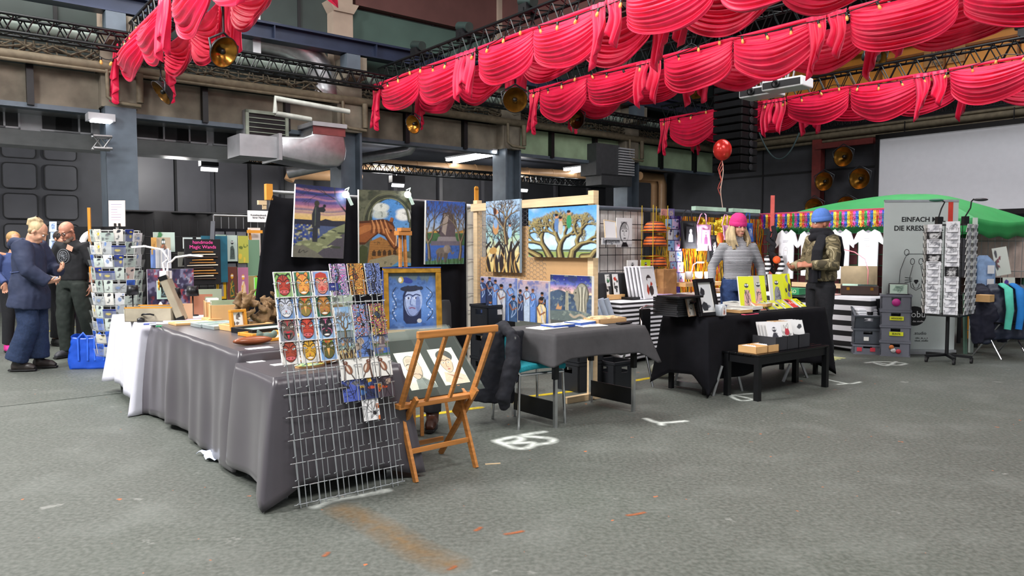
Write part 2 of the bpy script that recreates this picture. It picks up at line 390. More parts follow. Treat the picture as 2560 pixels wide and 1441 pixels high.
# far wall
mb = MB(); Rbox(mb, 17.2, -26, 0, 17.6, 5.3, 4.4); mb.cur = 1; Rbox(mb, 17.3, -26, 4.4, 17.6, 5.3, 9)
mb.cur = 2
for b in np.arange(-25, 0, 1.95): Rbox(mb, 17.17, b, 0, 17.2, b+.03, 4.4)
Rbox(mb, 17.17, -26, 3.55, 17.2, 0, 3.6)
struct(mb.build('wall_right', [M_dark, mat('dark_maroon_wall', '241a1f', .7, var=.3, scale=1.5), M_seam]))
mb = MB()
for z, r, b in ((4.5, .09, 17.0), (4.36, .05, 17.05), (4.62, .04, 16.95)): mb.tube([R(b, -25, z), R(b, .2, z)], r, 8)
struct(mb.build('trim_5', M_pipe))
mb = MB(); p = onB(2050, 500, a=17.2); bb = (p-P1).dot(B)
Rbox(mb, 16.95, bb-.13, 0, 17.18, bb+.13, 4.45); Rbox(mb, 16.9, bb-1.6, 4.15, 17.1, bb, 4.3)
struct(mb.build('pillar_red', mat('oxide_red_steel', '7d3330', .5, var=.15)))
mb = MB(); Rbox(mb, 16.3, -26, 5.42, 16.5, -.6, 6.35); Rbox(mb, 16.1, -26, 5.36, 16.7, -.6, 5.44); Rbox(mb, 16.1, -26, 6.33, 16.7, -.6, 6.4)
mb.cur = 1
for b in np.arange(-25, -.6, 1.5): Rbox(mb, 16.15, b, 5.44, 16.3, b+.03, 6.33)
Rbox(mb, 16.24, -26, 6.05, 16.3, -.6, 6.1)
mb.cur = 2; p = onB(2362, 143, a=16.28); bb = (p-P1).dot(B)
crane = mb.build('crane_girder', [mat('orange_crane_paint', 'c2802f', .5, var=.12, scale=2), mat('dark_orange', '7b4a1c', .6)], label='long orange overhead crane girder crossing the hall in front of the far wall', cat='crane')
M_letter = mat('dark_lettering', '4a4038', .7)
sg = MB(); Rbox(sg, 16.235, bb-.45, 5.72, 16.3, bb+.45, 6.12); sg.build('maker_plate', mat('faded_plate', '9a7040', .6), crane)
for s, z, sz in (('DEMAC', 6.03, .17), ('2x16 t Dm 8+16', 5.88, .1), ('Traglast    6 t', 5.78, .1)):
    t = text('lettering', s, sz, M_letter, crane); t.location = R(16.225, bb, z); t.rotation_euler = (PI/2, 0, ANG-PI/2)
mb = MB(); Rbox(mb, -9, -26, 9, 17.6, .6, 9.2); struct(mb.build('ceiling', mat('hall_roof', '26272a', .8)))
# lit projection screen on the far wall
def Rt(name, label, cat, a, b, z, rz=0, group=None): return thing(name, label, cat, R(a, b, z), ANG+rz, group)
s0 = onB(2201, 349, a=16.8); s1 = onB(2620, 305, a=16.8); bz = (s0-P1).dot(B); be = bz-6.2
zt = s0.z; zb = onB(2482, 524, a=16.8).z
scr = Rt('projection_screen', 'huge white projection screen in a black border above the green pavilion', 'screen', 16.8, bz, zb)
m = MB(); m.box(-.02, -6.2, 0, .02, 0, zt-zb); m.build('screen_cloth', mat('screen_cloth', 'd5d6dc', .8, var=.02, emit=.12), scr)
m = MB(); m.box(-.06, -6.3, zt-zb, .06, .1, zt-zb+.12); m.box(-.06, -6.3, -.12, .06, .1, 0); m.box(-.06, 0, -.12, .06, .1, zt-zb+.12); m.box(-.06, -6.3, -.12, .06, -6.2, zt-zb+.12); m.build('screen_border', M_black, scr)
m = MB(); [m.bar((0, y, zt-zb+.1), (0, y, 4.6-zb), .02) for y in (-.6, -3, -5.5)]; m.build('hanger', M_black, scr)
# ---------------- ducts and pipes ----------------
def px_a(px, b): return (onB(px, 600, b=b)-P1).dot(A)
du = thing('ventilation_duct', 'long galvanised box duct with dark grilles running behind the pillars', 'duct', P1, ANG)
aE = px_a(640, .8)
m = MB(); pr = [(.8, 3.80), (.8, 3.42), (1.15, 3.2), (1.7, 3.2), (1.7, 3.80)]
vs = [(a, b, z) for a in (-8, aE) for b, z in pr]; m.add(vs, [(i, i+1, i+6, i+5) for i in range(4)]+[(4, 0, 5, 9), (4, 3, 2, 1, 0), (5, 6, 7, 8, 9)])
m.build('duct_body', M_aluflat, du)
m = MB()
for k in range(14): m.bar((-8, .3+k*.035, 3.72+k*.006), (aE, .3+k*.035, 3.72+k*.006), .012)
m.box(-8, .28, 3.69, aE, .8, 3.71); m.build('ribbed_shelf', M_alu, du)
for px in (-30, 8, 160, 192, 375, 440, 485, 575, 610):
    a = px_a(px, .8); g = MB(); g.box(a-.27, .78, 3.46, a+.27, .8, 3.74); fr = g.build('grille', M_grille, du)
    g = MB(); g.box(a-.3, .76, 3.74, a+.3, .8, 3.77); g.box(a-.3, .76, 3.43, a+.3, .8, 3.46); g.box(a+.27, .76, 3.43, a+.3, .8, 3.77); g.build('grille_frame', M_aluflat, fr)
# louvre unit
lu = Rt('louvre_unit', 'square grey intake box with slatted front beside the silver elbow duct', 'vent', px_a(672, -.1), -.1, 3.38)
m = MB(); m.box(-.42, 0, 0, .42, .5, .66); m.build('housing', M_aluflat, lu)
m = MB(); [m.box(-.36, -.03, .06+k*.09, .36, .03, .075+k*.09, Matrix.Rotation(0, 4, 'X')) for k in range(7)]
m.box(-.42, -.05, 0, -.36, 0, .66); m.box(.36, -.05, 0, .42, 0, .66); m.box(-.42, -.05, .6, .42, 0, .66); m.box(-.42, -.05, 0, .42, 0, .05); m.build('slats', mat('louvre_green_grey', '8b9486', .5), lu)
m = MB(); m.box(-.36, -.01, .05, .36, 0.0, .6); m.build('back_plate', M_black, lu)
# silver elbow: swept rounded box
el = Rt('elbow_duct', 'shiny silver curved duct bend hanging beside the second pillar', 'duct', px_a(780, -.3), -.3, 3.0)
m = MB(); prof = []
for k in range(9):
    t = PI/2*k/8; prof.append((-.1+.62*math.sin(t)-.55, .1+.62*(1-math.cos(t))))
m.add([(x, y, z) for y in (-.35, .45) for x, z in [(-.75, .1), (.1, .0), (.45, .02), (.58, .14), (.62, .35), (.55, .8), (-.05, .8), (-.12, .62), (-.3, .55), (-.75, .52)]], [(i, (i+1) % 10, (i+1) % 10+10, i+10) for i in range(10)]+[tuple(range(10))[::-1], tuple(range(10, 20))], True)
o = m.build('duct_shell', M_alu, el); bev(o, .05, 3)
m = MB(); m.box(-.12, -.4, .78, .6, .5, .86); m.box(-.8, -.4, .06, -.74, .5, .56); m.box(-1.5, -.3, .1, -.8, .4, .5); o = m.build('flange', M_aluflat, el)
m = MB(); m.box(-.1, -.36, .62, .58, -.34, .8); o.location = (0, 0, 0); m.build('red_collar', mat('red_oxide_collar', '7c3b3b', .5), el)
m = MB(); m.tube([(-.9, -.5, .9), (-.9, -.5, 1.18), (.6, -.5, 1.1)], .05, 8); m.tube([(-.9, -.5, .9), (-.2, -.5, .86)], .05, 8); m.build('white_pipe', mat('white_pipe', 'b8bdb6', .5), el)
# round duct bend on the upper wall
rb = Rt('bend_duct', 'large round silver duct bend against the upper wall over the walkway', 'duct', px_a(690, .0), .1, 5.15)
m = MB(); pts = [(-.35, 0, .35), (.1, 0, .35)]+[(.1+1.0*math.sin(t), 0, -.65+1.0*math.cos(t)) for t in [PI/2*k/8 for k in range(1, 9)]]
m.tube(pts, .34, 18); m.build('duct_shell', M_alu, rb)
m = MB(); m.box(-.5, -.42, -.1, -.35, .3, .8); m.build('flange', M_alu, rb)
# silver bent pipes
for i, (lab, off) in enumerate((('silver insulated pipe with an upturned bend under the balcony edge, nearest to the hall', 0), ('silver insulated pipe with an upturned bend, tucked behind its twin', .35))):
    p0 = onB(1040, 330, b=.3+off*.6); p1 = onB(1036, 368, b=.3+off*.6); p2 = onB(892, 398, b=1.2+off)
    c = [p0, lerp(p0, p1, .7)]+[lerp(lerp(p0, p1, 1), p2, t)+Vector((0, 0, -.06*math.sin(PI*min(1, t*3)))) for t in (.1, .25)]+[p2, lerp(p1, p2, 2.2)]
    m = MB(); m.tube(c, .12, 12); m.build('insulated_pipe', M_alu, label=lab, cat='pipe', group='silver pipes under the balcony')
# beige pipes
bp = [onB(884, 408, b=2.4), onB(1250, 428, b=2.4), onB(1600, 446, b=2.4)]
m = MB(); m.tube(bp, .14, 14); e = bp[-1]; e2 = onB(1632, 448, b=2.4); m.tube([e, e2, e2+Vector((.1, .1, -.2)), e2+Vector((.1, .1, -1.5))], .14, 12)
for t in np.arange(.08, 1, .09): q = lerp(bp[0], bp[-1], t); m.tube([q-A*.02, q+A*.02], .147, 14)
m.build('drain_pipe', M_beige, label='long beige pipe running under the aisle ceiling behind the lit tubes', cat='pipe')
m = MB(); q = onB(1652, 444, b=2.0); m.tube([onB(1600, 440, b=2.0), q, q+Vector((.08, .05, -.25)), q+Vector((.08, .05, -2))], .14, 12); m.build('drain_pipe', M_beige, label='beige downpipe at the far end of the aisle, right beside its twin', cat='pipe')
m = MB(); q = [onB(722, 452, b=3.4), onB(728, 438, b=3.4), onB(745, 434, b=3.4), onB(845, 440, b=3.4), onB(900, 443, b=3.4)]; m.tube(q, [.12, .14, .15, .15, .15], 12); m.build('drain_pipe', M_beige, label='short beige pipe with a capped end hanging above the dusk painting', cat='pipe')
for k, (xa, ya, xb, yb) in enumerate(((622, 390, 720, 404), (700, 385, 840, 412), (800, 390, 880, 398))):
    m = MB(); m.tube([onB(xa, ya, b=2+.6*k), onB(xb, yb, b=2+.6*k)], .11, 12)
    m.build('insulated_pipe', M_beige, label=('thin beige pipe passing behind the lattice girder near the silver elbow', 'beige pipe crossing above the capped pipe end', 'stub of beige pipe next to the second pillar')[k], cat='pipe')
M_lamp = mat('fluorescent_glow', 'ffffff', .5, var=0, emit=14)
for k, (x0_, y0_, x1_, y1_) in enumerate(((1118, 400, 1250, 380), (1412, 425, 1505, 414))):
    for j in range(2):
        p, q = G(x0_+j*18, y0_+j*6, 3.72), G(x1_-12+j*12, y1_+j*3, 3.72)
        t = thing('fluorescent_lamp', ('double tube lamp glowing under the aisle ceiling beside the third pillar', 'double tube lamp glowing under the aisle ceiling beside the fourth pillar')[k]+(', nearer tube' if j else ', further tube'), 'lamp', (p+q)/2, 0, 'tube lamps under the aisle ceiling')
        h = (q-p)/2; m = MB(); m.bar(-h, h, .09, .06); m.build('tube', M_lamp, t); m = MB(); m.bar(-h+Vector((0, 0, .05)), h+Vector((0, 0, .05)), .14, .04); m.build('housing', M_aluflat, t)
hl = thing('bracket_lamp', 'bright floodlight under a small hood on the first pillar', 'lamp', onB(252, 288, b=-.35), ANG)
m = MB(); m.box(-.2, -.1, -.1, .2, .2, .02); m.build('hood', M_aluflat, hl); m = MB(); m.box(-.15, -.12, -.12, .15, .1, -.1); m.build('glass', mat('flood_glow', 'ffffff', .5, var=0, emit=9), hl)
# control boxes / extract unit by the fourth pillar
ex = Rt('extract_unit', 'dark box unit with ribbed grille mounted above the fourth pillar', 'vent', 12.1, -.3, 3.1)
m = MB(); m.box(-.7, 0, .25, .2, .6, 1.1); m.box(-.5, .0, 0, .7, .6, .3); m.build('housing', mat('unit_dark', '3b3d40', .5), ex); m = MB(); [m.box(.15, -.05, .3+k*.07, .75, .5, .34+k*.07) for k in range(11)]; m.build('grille', M_aluflat, ex)
# ================= TRUSSES, CURTAINS, LAMPS =================
M_tr = mat('black_truss_tube', '1b1e20', .35, .5, var=.2); M_trs = mat('silver_truss_tube', '9a9c9e', .35, .8)
def truss(name, label, p, q, s=.3, n=None, m=None, tri=False):
    p, q = Vector(p), Vector(q); m = m or M_tr; d = (q-p); ln = d.length; d /= ln; side = d.cross(Vector((0, 0, 1))).normalized(); up = Vector((0, 0, 1))
    t = thing(name, label, 'truss', p); n = n or int(ln/(s*1.0))
    cor = [side*s/2, -side*s/2, side*s/2+up*s, -side*s/2+up*s]
    if tri: cor = [side*s/2+up*s, -side*s/2+up*s, Vector((0, 0, 0))]
    for c in cor:
        b = MB(); b.tube([c, c+d*ln], .026, 6); b.build('chord', m, t)
    b = MB(); prs = [(0, 1), (1, 3), (3, 2), (2, 0)] if not tri else [(0, 1), (1, 2), (2, 0)]
    for i, j in prs:
        for k in range(n):
            a0, a1 = k/n*ln, (k+1)/n*ln
            b.tube([cor[i]+d*a0, cor[j]+d*((a0+a1)/2)], .011, 4, cap=False); b.tube([cor[j]+d*((a0+a1)/2), cor[i]+d*a1], .011, 4, cap=False)
    b.build('lattice', m, t); return t
ZT = 4.78
truss('lattice_truss', 'black truss along the walkway in front of the upper wall', R(-6, -.76, 4.65), R(16.6, -.76, 4.65), .26)
rows = [(.05, -.2, 15, 'steep row over the first pillar'), (4.85, -.4, 15, 'longest row, starting beside the second pillar'), (7.75, -2.0, 18, 'row between the amber lamp and the projectors'), (12.75, -1.4, 20, 'lowest row, passing behind the loudspeaker column')]
for a, b0, ln, s in rows: truss('lattice_truss', 'black box truss with red swags, '+s, R(a+.24, b0+.1, ZT+.05), R(a+.24, b0-ln, ZT+.05), .34)
truss('lattice_truss', 'low black truss crossing the aisle behind the pillars', onB(236, 380, b=1.9), R(14, 1.9, onB(236, 380, b=1.9).z), .2, tri=True)
truss('lattice_truss', 'short silver truss end sticking out beside the first pillar', onB(232, 372, b=-.5), onB(278, 374, b=-.5), .2, m=M_trs)
truss('lattice_truss', 'thin black truss below the lowest red swags before the far wall', R(16.0, -.6, 4.55), R(16.0, -20, 4.55), .2, tri=True)
def velvet():
    m = mat('red_velvet', 'e6184a', .5, var=.12, scale=6, spec=.5); b = m.node_tree.nodes['Principled BSDF']
    b.inputs['Sheen Weight'].default_value = .5; b.inputs['Sheen Tint'].default_value = (1, .35, .45, 1); b.inputs['Sheen Roughness'].default_value = .4
    return m
M_red = velvet()
def swag(mb, P, Q, drop, fwd, nf=8, seed=0, sagtop=.05):
    r = random.Random(seed); ph = [r.uniform(0, 6) for _ in range(4)]; P, Q = Vector(P), Vector(Q)
    def fn(u, v):
        c = (4*u*(1-u))**.7; g = v**.9
        z = -drop*(g*c*(1+.06*math.sin(5*u+ph[0]))+.62*g**1.5*(1-c))-sagtop*c
        amp = (.018+.022*c)*min(1, v*5)*(.7+.3*math.sin(u*7+v*4+ph[2])); w_ = v*nf*2*PI+ph[1]+1.3*math.sin(u*4+ph[2])+1.5*math.sin(v*5+ph[0]); f = .65*math.sin(w_)+.35*math.sin(w_*1.73+u*3+ph[3])
        out = .05+.17*math.sin(PI*min(1, v*1.15))*c+amp*f+.02*math.sin(9*u+ph[3])*v
        pin = .06*(1-c)*math.sin(v*20+ph[1])*.3
        x = lerp(P, Q, .5+(u-.5)*(1-.05*v*(1-c)))
        return x+Vector((0, 0, z+pin*.2))+fwd*out
    mb.grid(fn, 36, nf*8)
def tail(mb, P, w, drop, fwd, dirv, seed=0, pieces=2):
    r = random.Random(seed)
    for k in range(pieces):
        x0 = -w/2+k*w/pieces; ph = r.uniform(0, 6); dd = drop*r.uniform(.75, 1.1); sl = r.choice((-1, 1))*.3
        def fn(u, v):
            ww = w/pieces*1.1; x = x0+ww*(u*(1-.35*v)+.1*v); ln = dd*(1-.55*abs(u-(.2 if sl > 0 else .8)))
            return Vector(P)+dirv*(x+.03*math.sin(v*6+ph))+fwd*(.12+.045*math.sin(u*PI*5+ph)*(.3+v)+.04*v)+Vector((0, 0, -v*ln))
        mb.grid(fn, 18, 10)
def valance(a, b0, n, side, label, first=None, drop=.68, sw=1.45, tw=.6, z=ZT+.02, pat='tsst'):
    """one cloth draped along a truss: swags and gathered tails"""
    fwd = -A if side > 0 else A; t = thing('red_curtain', label, 'curtain', R(a, b0, z)); o = R(a, b0, z); x = 0; k = 0; r = random.Random(int(a*10)+side)
    for m in range(n):
        b = MB(); tail(b, -B*(x+tw*.3), tw*(.5 if m == 0 else 1), drop*1.35, fwd, -B, seed=k); sol(b.build('tail', M_red, t), .006); x += (.35 if m == 0 else tw)*.8; k += 1
        for j in range(2):
            b = MB(); swag(b, -B*x, -B*(x+sw), drop*r.uniform(.92, 1.08), fwd, nf=r.choice((8, 9, 10)), seed=k+int(a*9)); sol(b.build('swag', M_red, t), .006); x += sw; k += 1
        if side > 0:
            b = MB(); b.tube([-B*(x-sw*2)+fwd*.05, -B*x+fwd*.05], .03, 6); b.build('hem_tape', M_red, t)
    return x
for (a, b0, ln, s), n in zip(rows, (4, 4, 4, 5)):
    valance(a, b0, n, 1, 'red swags on the near face of the '+s)
    valance(a+.45, b0-.5, n, -1, 'red swags on the rear face of the '+s, drop=.66)
# festoon bulbs
M_cable = mat('black_cable', '0e0e10', .5); M_bulb = mat('amber_bulb_glass', 'd9a85a', .2, var=.1, emit=.15); M_cap = mat('bulb_cap', '15120f', .4)
def festoon(label, pts, n, sag=.1, seed=0):
    t = thing('festoon_lights', label, 'string lights', pts[0]); r = random.Random(seed); o = Vector(pts[0]); out = []
    seg = len(pts)-1
    for i in range(seg):
        for k in range(8): u = k/8; out.append(lerp(pts[i], pts[i+1], u)-o+Vector((0, 0, -sag*4*u*(1-u))))
    out.append(Vector(pts[-1])-o); b = MB(); b.tube(out, .008, 5); b.build('cable', M_cable, t)
    src = None
    for k in range(n):
        u = (k+.5)/n*(len(out)-1); i = int(u); p = lerp(out[i], out[i+1], u-i)
        if src is None:
            b = MB(); b.lathe([(.002, -.13), (.018, -.12), (.024, -.095), (.016, -.06), (.016, -.05)], 10); b.lathe([(.02, -.055), (.022, -.01), (.008, 0)], 8)
            b.mi = [0]*40+[1]*(len(b.mi)-40); src = b.build('bulb', [M_bulb, M_cap], t)
            o_ = src
        else: o_ = src.copy(); COL.objects.link(o_); o_.parent = t
        o_.location = p; o_.rotation_euler = (r.uniform(-.4, .4), r.uniform(-.4, .4), 0)
    return t
for i, (a, b0, ln, s) in enumerate(rows[1:]):
    P = [R(a-.14, b0-k*1.6, ZT-.0+(.1 if k % 2 else -.05)) for k in range(9)]
    festoon('amber bulbs looping along the '+s, P, 30, .06, i)
festoon('tangle of amber bulbs on black cable at the top of the first pillar row', [onB(235, 85*1.5, b=-.6), onB(310, 125, b=-.8), onB(305, 95, b=-1), onB(330, 50, b=-1.2), onB(380, 30, b=-1.6), onB(400, 5, b=-2.2)], 12, .15, 9)
# bowl reflector lamps
M_bowl = mat('grey_reflector_shell', '4a4d50', .35, .7); M_amber = mat('amber_reflector_inside', '6e4a1a', .25, .7, var=.3, scale=10); M_brass = mat('brass_lamp_inside', 'a9782f', .25, .8, var=.3, scale=10)
def bowl(label, p, r, face, hang=None, inner=None):
    t = thing('bowl_lamp', label, 'lamp', p, 0, 'round reflector lamps'); q = Vector(face).normalized().to_track_quat('Z', 'Y').to_matrix().to_4x4()
    b = MB(); b.lathe([(.1*r, -.75*r), (.55*r, -.62*r), (.86*r, -.3*r), (r, 0), (1.03*r, .02*r), (.97*r, .03*r)], 26, q); b.build('shell', M_bowl, t)
    b = MB(); b.lathe([(.97*r, .03*r), (.9*r, -.12*r), (.78*r, -.2*r), (.75*r, -.3*r), (.5*r, -.42*r), (.45*r, -.5*r), (.02, -.55*r)], 26, q); b.build('reflector', inner or M_amber, t)
    b = MB(); b.lathe([(.001, .02*r), (.14*r, 0), (.2*r, -.12*r), (.2*r, -.45*r)], 14, q); b.build('lamp_cap', M_cap, t)
    b = MB(); X = q@Vector((1, 0, 0)); X = (X-Vector((0, 0, X.z))).normalized() if abs(X.z) < .9 else A
    b.tube([X*r*1.0, X*r*1.12+Vector((0, 0, r*.6)), Vector((0, 0, r*1.25)), -X*r*1.12+Vector((0, 0, r*.6)), -X*r*1.0], .015, 6); b.build('yoke', M_bowl, t)
    if hang:
        b = MB(); b.tube([(0, 0, r*1.25), (0, 0, hang)], .014, 6); b.build('hanging_rod', M_black, t)
    return t
def cosz(p): return (ZT+.05)-p.z
for (px, py, a, r, f, s) in ((560, 131, .2, .19, (.75, -.4, -.45), 'under the steep row, the larger of its two'), (403, 232, .2, .2, (-.6, -.5, -.6), 'under the low end of the steep row, seen from its back'),
        (1288, 250, 5.1, .21, (.1, -1, -.25), 'under the middle of the longest row'), (1033, 311, 5.1, .19, (-.55, -.7, -.3), 'at the low end of the longest row'),
        (1442, 299, 8.0, .19, (-.6, -.7, -.1), 'under the start of the row between lamp and projectors'), (1728, 148, 8.0, .22, (-.15, -1, -.15), 'dark and round in front of the swags over the balloon'),
        (1745, 233, 13, .2, (-.3, -1, -.2), 'directly above the loudspeaker column'), (2190, 145, 13.0, .22, (-.1, -1, -.1), 'hanging before the orange crane girder'), (2508, -2, 8.0, .2, (0, -1, -.3), 'cut by the top edge near the corner')):
    p = onB(px, py, a=a); bowl('reflector lamp '+s, p, r, f, max(.35, cosz(p)), M_brass if px in (1288, 1033, 560) else M_amber)
for (px, py, r, s) in ((2108, 392, .27, 'highest of those on the far wall'), (2060, 454, .26, 'on the far wall beside the red post'), (2149, 447, .28, 'on the far wall beside the screen edge'), (2035, 521, .28, 'on the far wall peeking over the tinsel at the post'), (2116, 516, .27, 'on the far wall half hidden by the green canopy')):
    p = onB(px, py, a=16.65); t = bowl('brass reflector lamp '+s, p, r, -A+Vector((0, 0, -.05)), None, M_brass)
# line array
sp = thing('speaker_array', 'tall column of black loudspeaker boxes hanging from the lowest truss row', 'loudspeaker', onB(1800, 435, a=12.0), ANG)
pz = sp.location.z; q_ = onB(1800, 205, a=12.0); H_ = q_.z-pz; nb = 12; M_spk = mat('black_speaker', '0d0d0f', .6, spec=.25); M_spk2 = mat('speaker_grill_cloth', '131417', .8, spec=.2)
bw = .78
for k in range(nb):
    z0 = k*H_/nb; off = -.22*((nb-1-k)/nb)**2*0+.03*k*0
    b = MB(); b.box(-.3, -bw, z0+.012, .32, 0, z0+H_/nb-.012); o = b.build('cabinet', M_spk, sp); bev(o, .02)
    b = MB(); b.box(-.33, -bw+.06, z0+.03, -.3, -.06, z0+H_/nb-.03); b.build('grill', M_spk2, o)
    b = MB(); b.lathe([(.07, 0), (.08, .012), (.05, .0), (.001, .02)], 12, Matrix.Translation((.05, -bw-.005, z0+H_/nb/2))@Matrix.Rotation(PI/2, 4, 'X')); b.build('side_port', M_grille, o)
b = MB(); b.box(-.3, -bw*.8, H_, .2, -.2, H_+.08); [b.bar((x, y, H_), (x, y, H_+1.0), .02) for x in (-.1, .1) for y in (-.3, -.7)]; b.build('fly_frame', M_black, sp)
# projectors
M_proj = mat('white_projector', 'e2e3e6', .4, var=.03)
def projector(label, px, py, a, w=.55):
    p = onB(px, py, a=a); t = thing('projector', label, 'projector', p, ANG-1.5, 'ceiling projectors')
    b = MB(); b.box(-w/2, -.25, -.1, w/2, .25, .1); bev(b.build('body', M_proj, t), .03, 3)
    b = MB(); b.box(-w/2+.03, -.256, -.07, w/2-.03, -.25, .06); fr = b.build('front_panel', M_grille, t)
    b = MB(); b.lathe([(.07, 0), (.08, .05), (.05, .05), (.01, .03)], 14, Matrix.Translation((-.1, -.25, 0))@Matrix.Rotation(PI/2, 4, 'X')); b.build('lens', M_black, t)
    b = MB(); [b.bar((x*.5, y, .1), (x, y, .4), .03) for x in (-.12, .12) for y in (-.1, .1)]; b.box(-.15, -.14, .38, .15, .14, .42); b.bar((0, 0, .4), (0, 0, max(.5, ZT-p.z+.1)), .04); b.build('bracket', M_trs, t)
projector('white projector hanging under the red swags, nearer the loudspeaker column', 1905, 232, 11.2, .8)
projector('white projector hanging under the red swags, further from the loudspeaker column', 1968, 213, 10.9, .85)
# small spot lamps on the low truss
for px, py, s in ((522, 410, 'in front of the anthracite sheets'), (993, 452, 'above the horse painting'), (1305, 466, 'above the bare wooden frame')):
    p = onB(px, py, b=1.9); t = thing('flood_lamp', 'small black floodlight with a lit white face '+s, 'lamp', p, ANG, 'small floodlights on the low truss')
    b = MB(); b.box(-.18, -.08, -.05, .18, .1, .12); b.build('housing', M_black, t); b = MB(); b.box(-.17, -.1, -.13, .17, -.07, -.05, Matrix.Rotation(.5, 4, 'X')); b.build('glass', mat('lit_glass', 'ffffff', .4, var=0, emit=2.5), t)
    b = MB(); b.bar((0, 0, .1), (0, 0, .25), .03); b.build('clamp', M_black, t)
# truss heads / moving lights along the rows
for i, (a, bq, s) in enumerate([(5.1, -3.2, 'first from the low end of the longest row'), (5.1, -5.0, 'second from the low end of the longest row'), (5.1, -1.6, 'at the very start of the longest row'), (8.0, -6.0, 'on top of the row above the dark round lamp'), (13.0, -9.6, 'on the lowest row before the crane plate'), (13.0, -6.8, 'on the lowest row behind the projectors')]):
    t = thing('stage_light', 'small black stage light '+s, 'lamp', R(a, bq, ZT+.45), ANG, 'stage lights on the trusses')
    b = MB(); b.box(-.12, -.1, 0, .12, .1, .12); b.box(-.14, -.05, -.1, -.1, .05, .05); b.box(.1, -.05, -.1, .14, .05, .05); b.build('yoke', M_black, t)
    b = MB(); b.tube([(-.0, -.16, .14), (0, .16, .22)], .09, 12); b.build('head', mat('dark_lamp_head', '2c3a38', .4, .3), t)
# foil balloon
bl = thing('balloon', 'round red foil balloon floating above the striped jumper seller', 'balloon', D(1806, 375, 13.2))
b = MB(); b.ball((0, 0, 0), (.165, .12, .19), 26); b.build('foil', mat('red_foil', 'd8352f', .2, .4, var=.1, bump=.2), bl)
b = MB(); pts = [(.0+.02*math.sin(k*.8), 0, -.19-k*.09) for k in range(11)]; b.tube(pts, .008, 5); b.build('ribbon', mat('pale_ribbon', 'd9b9a8', .4), bl)
b = MB(); [b.tube([(-.01-.012*j+.03*math.sin(k*1.3+j), .01*j, -.19-k*.07) for k in range(6+j*2)], .007, 5) for j in range(3)]; b.build('curled_ribbon', mat('red_ribbon', 'c8584c', .4), bl)
# drooping cable below the swags before the far wall
b = MB(); P = [onB(1898+t*100, 330+95*math.sin(PI*(.5+.5*t)) if 0 else 332+ (66*4*t*(1-t)), a=14.5) for t in [k/14 for k in range(15)]]; b.tube(P, .02, 6); b.build('hanging_cable', mat('grey_green_cable', '4c6062', .5), label='grey-green cable sagging in a loop beside the loudspeaker column', cat='cable')
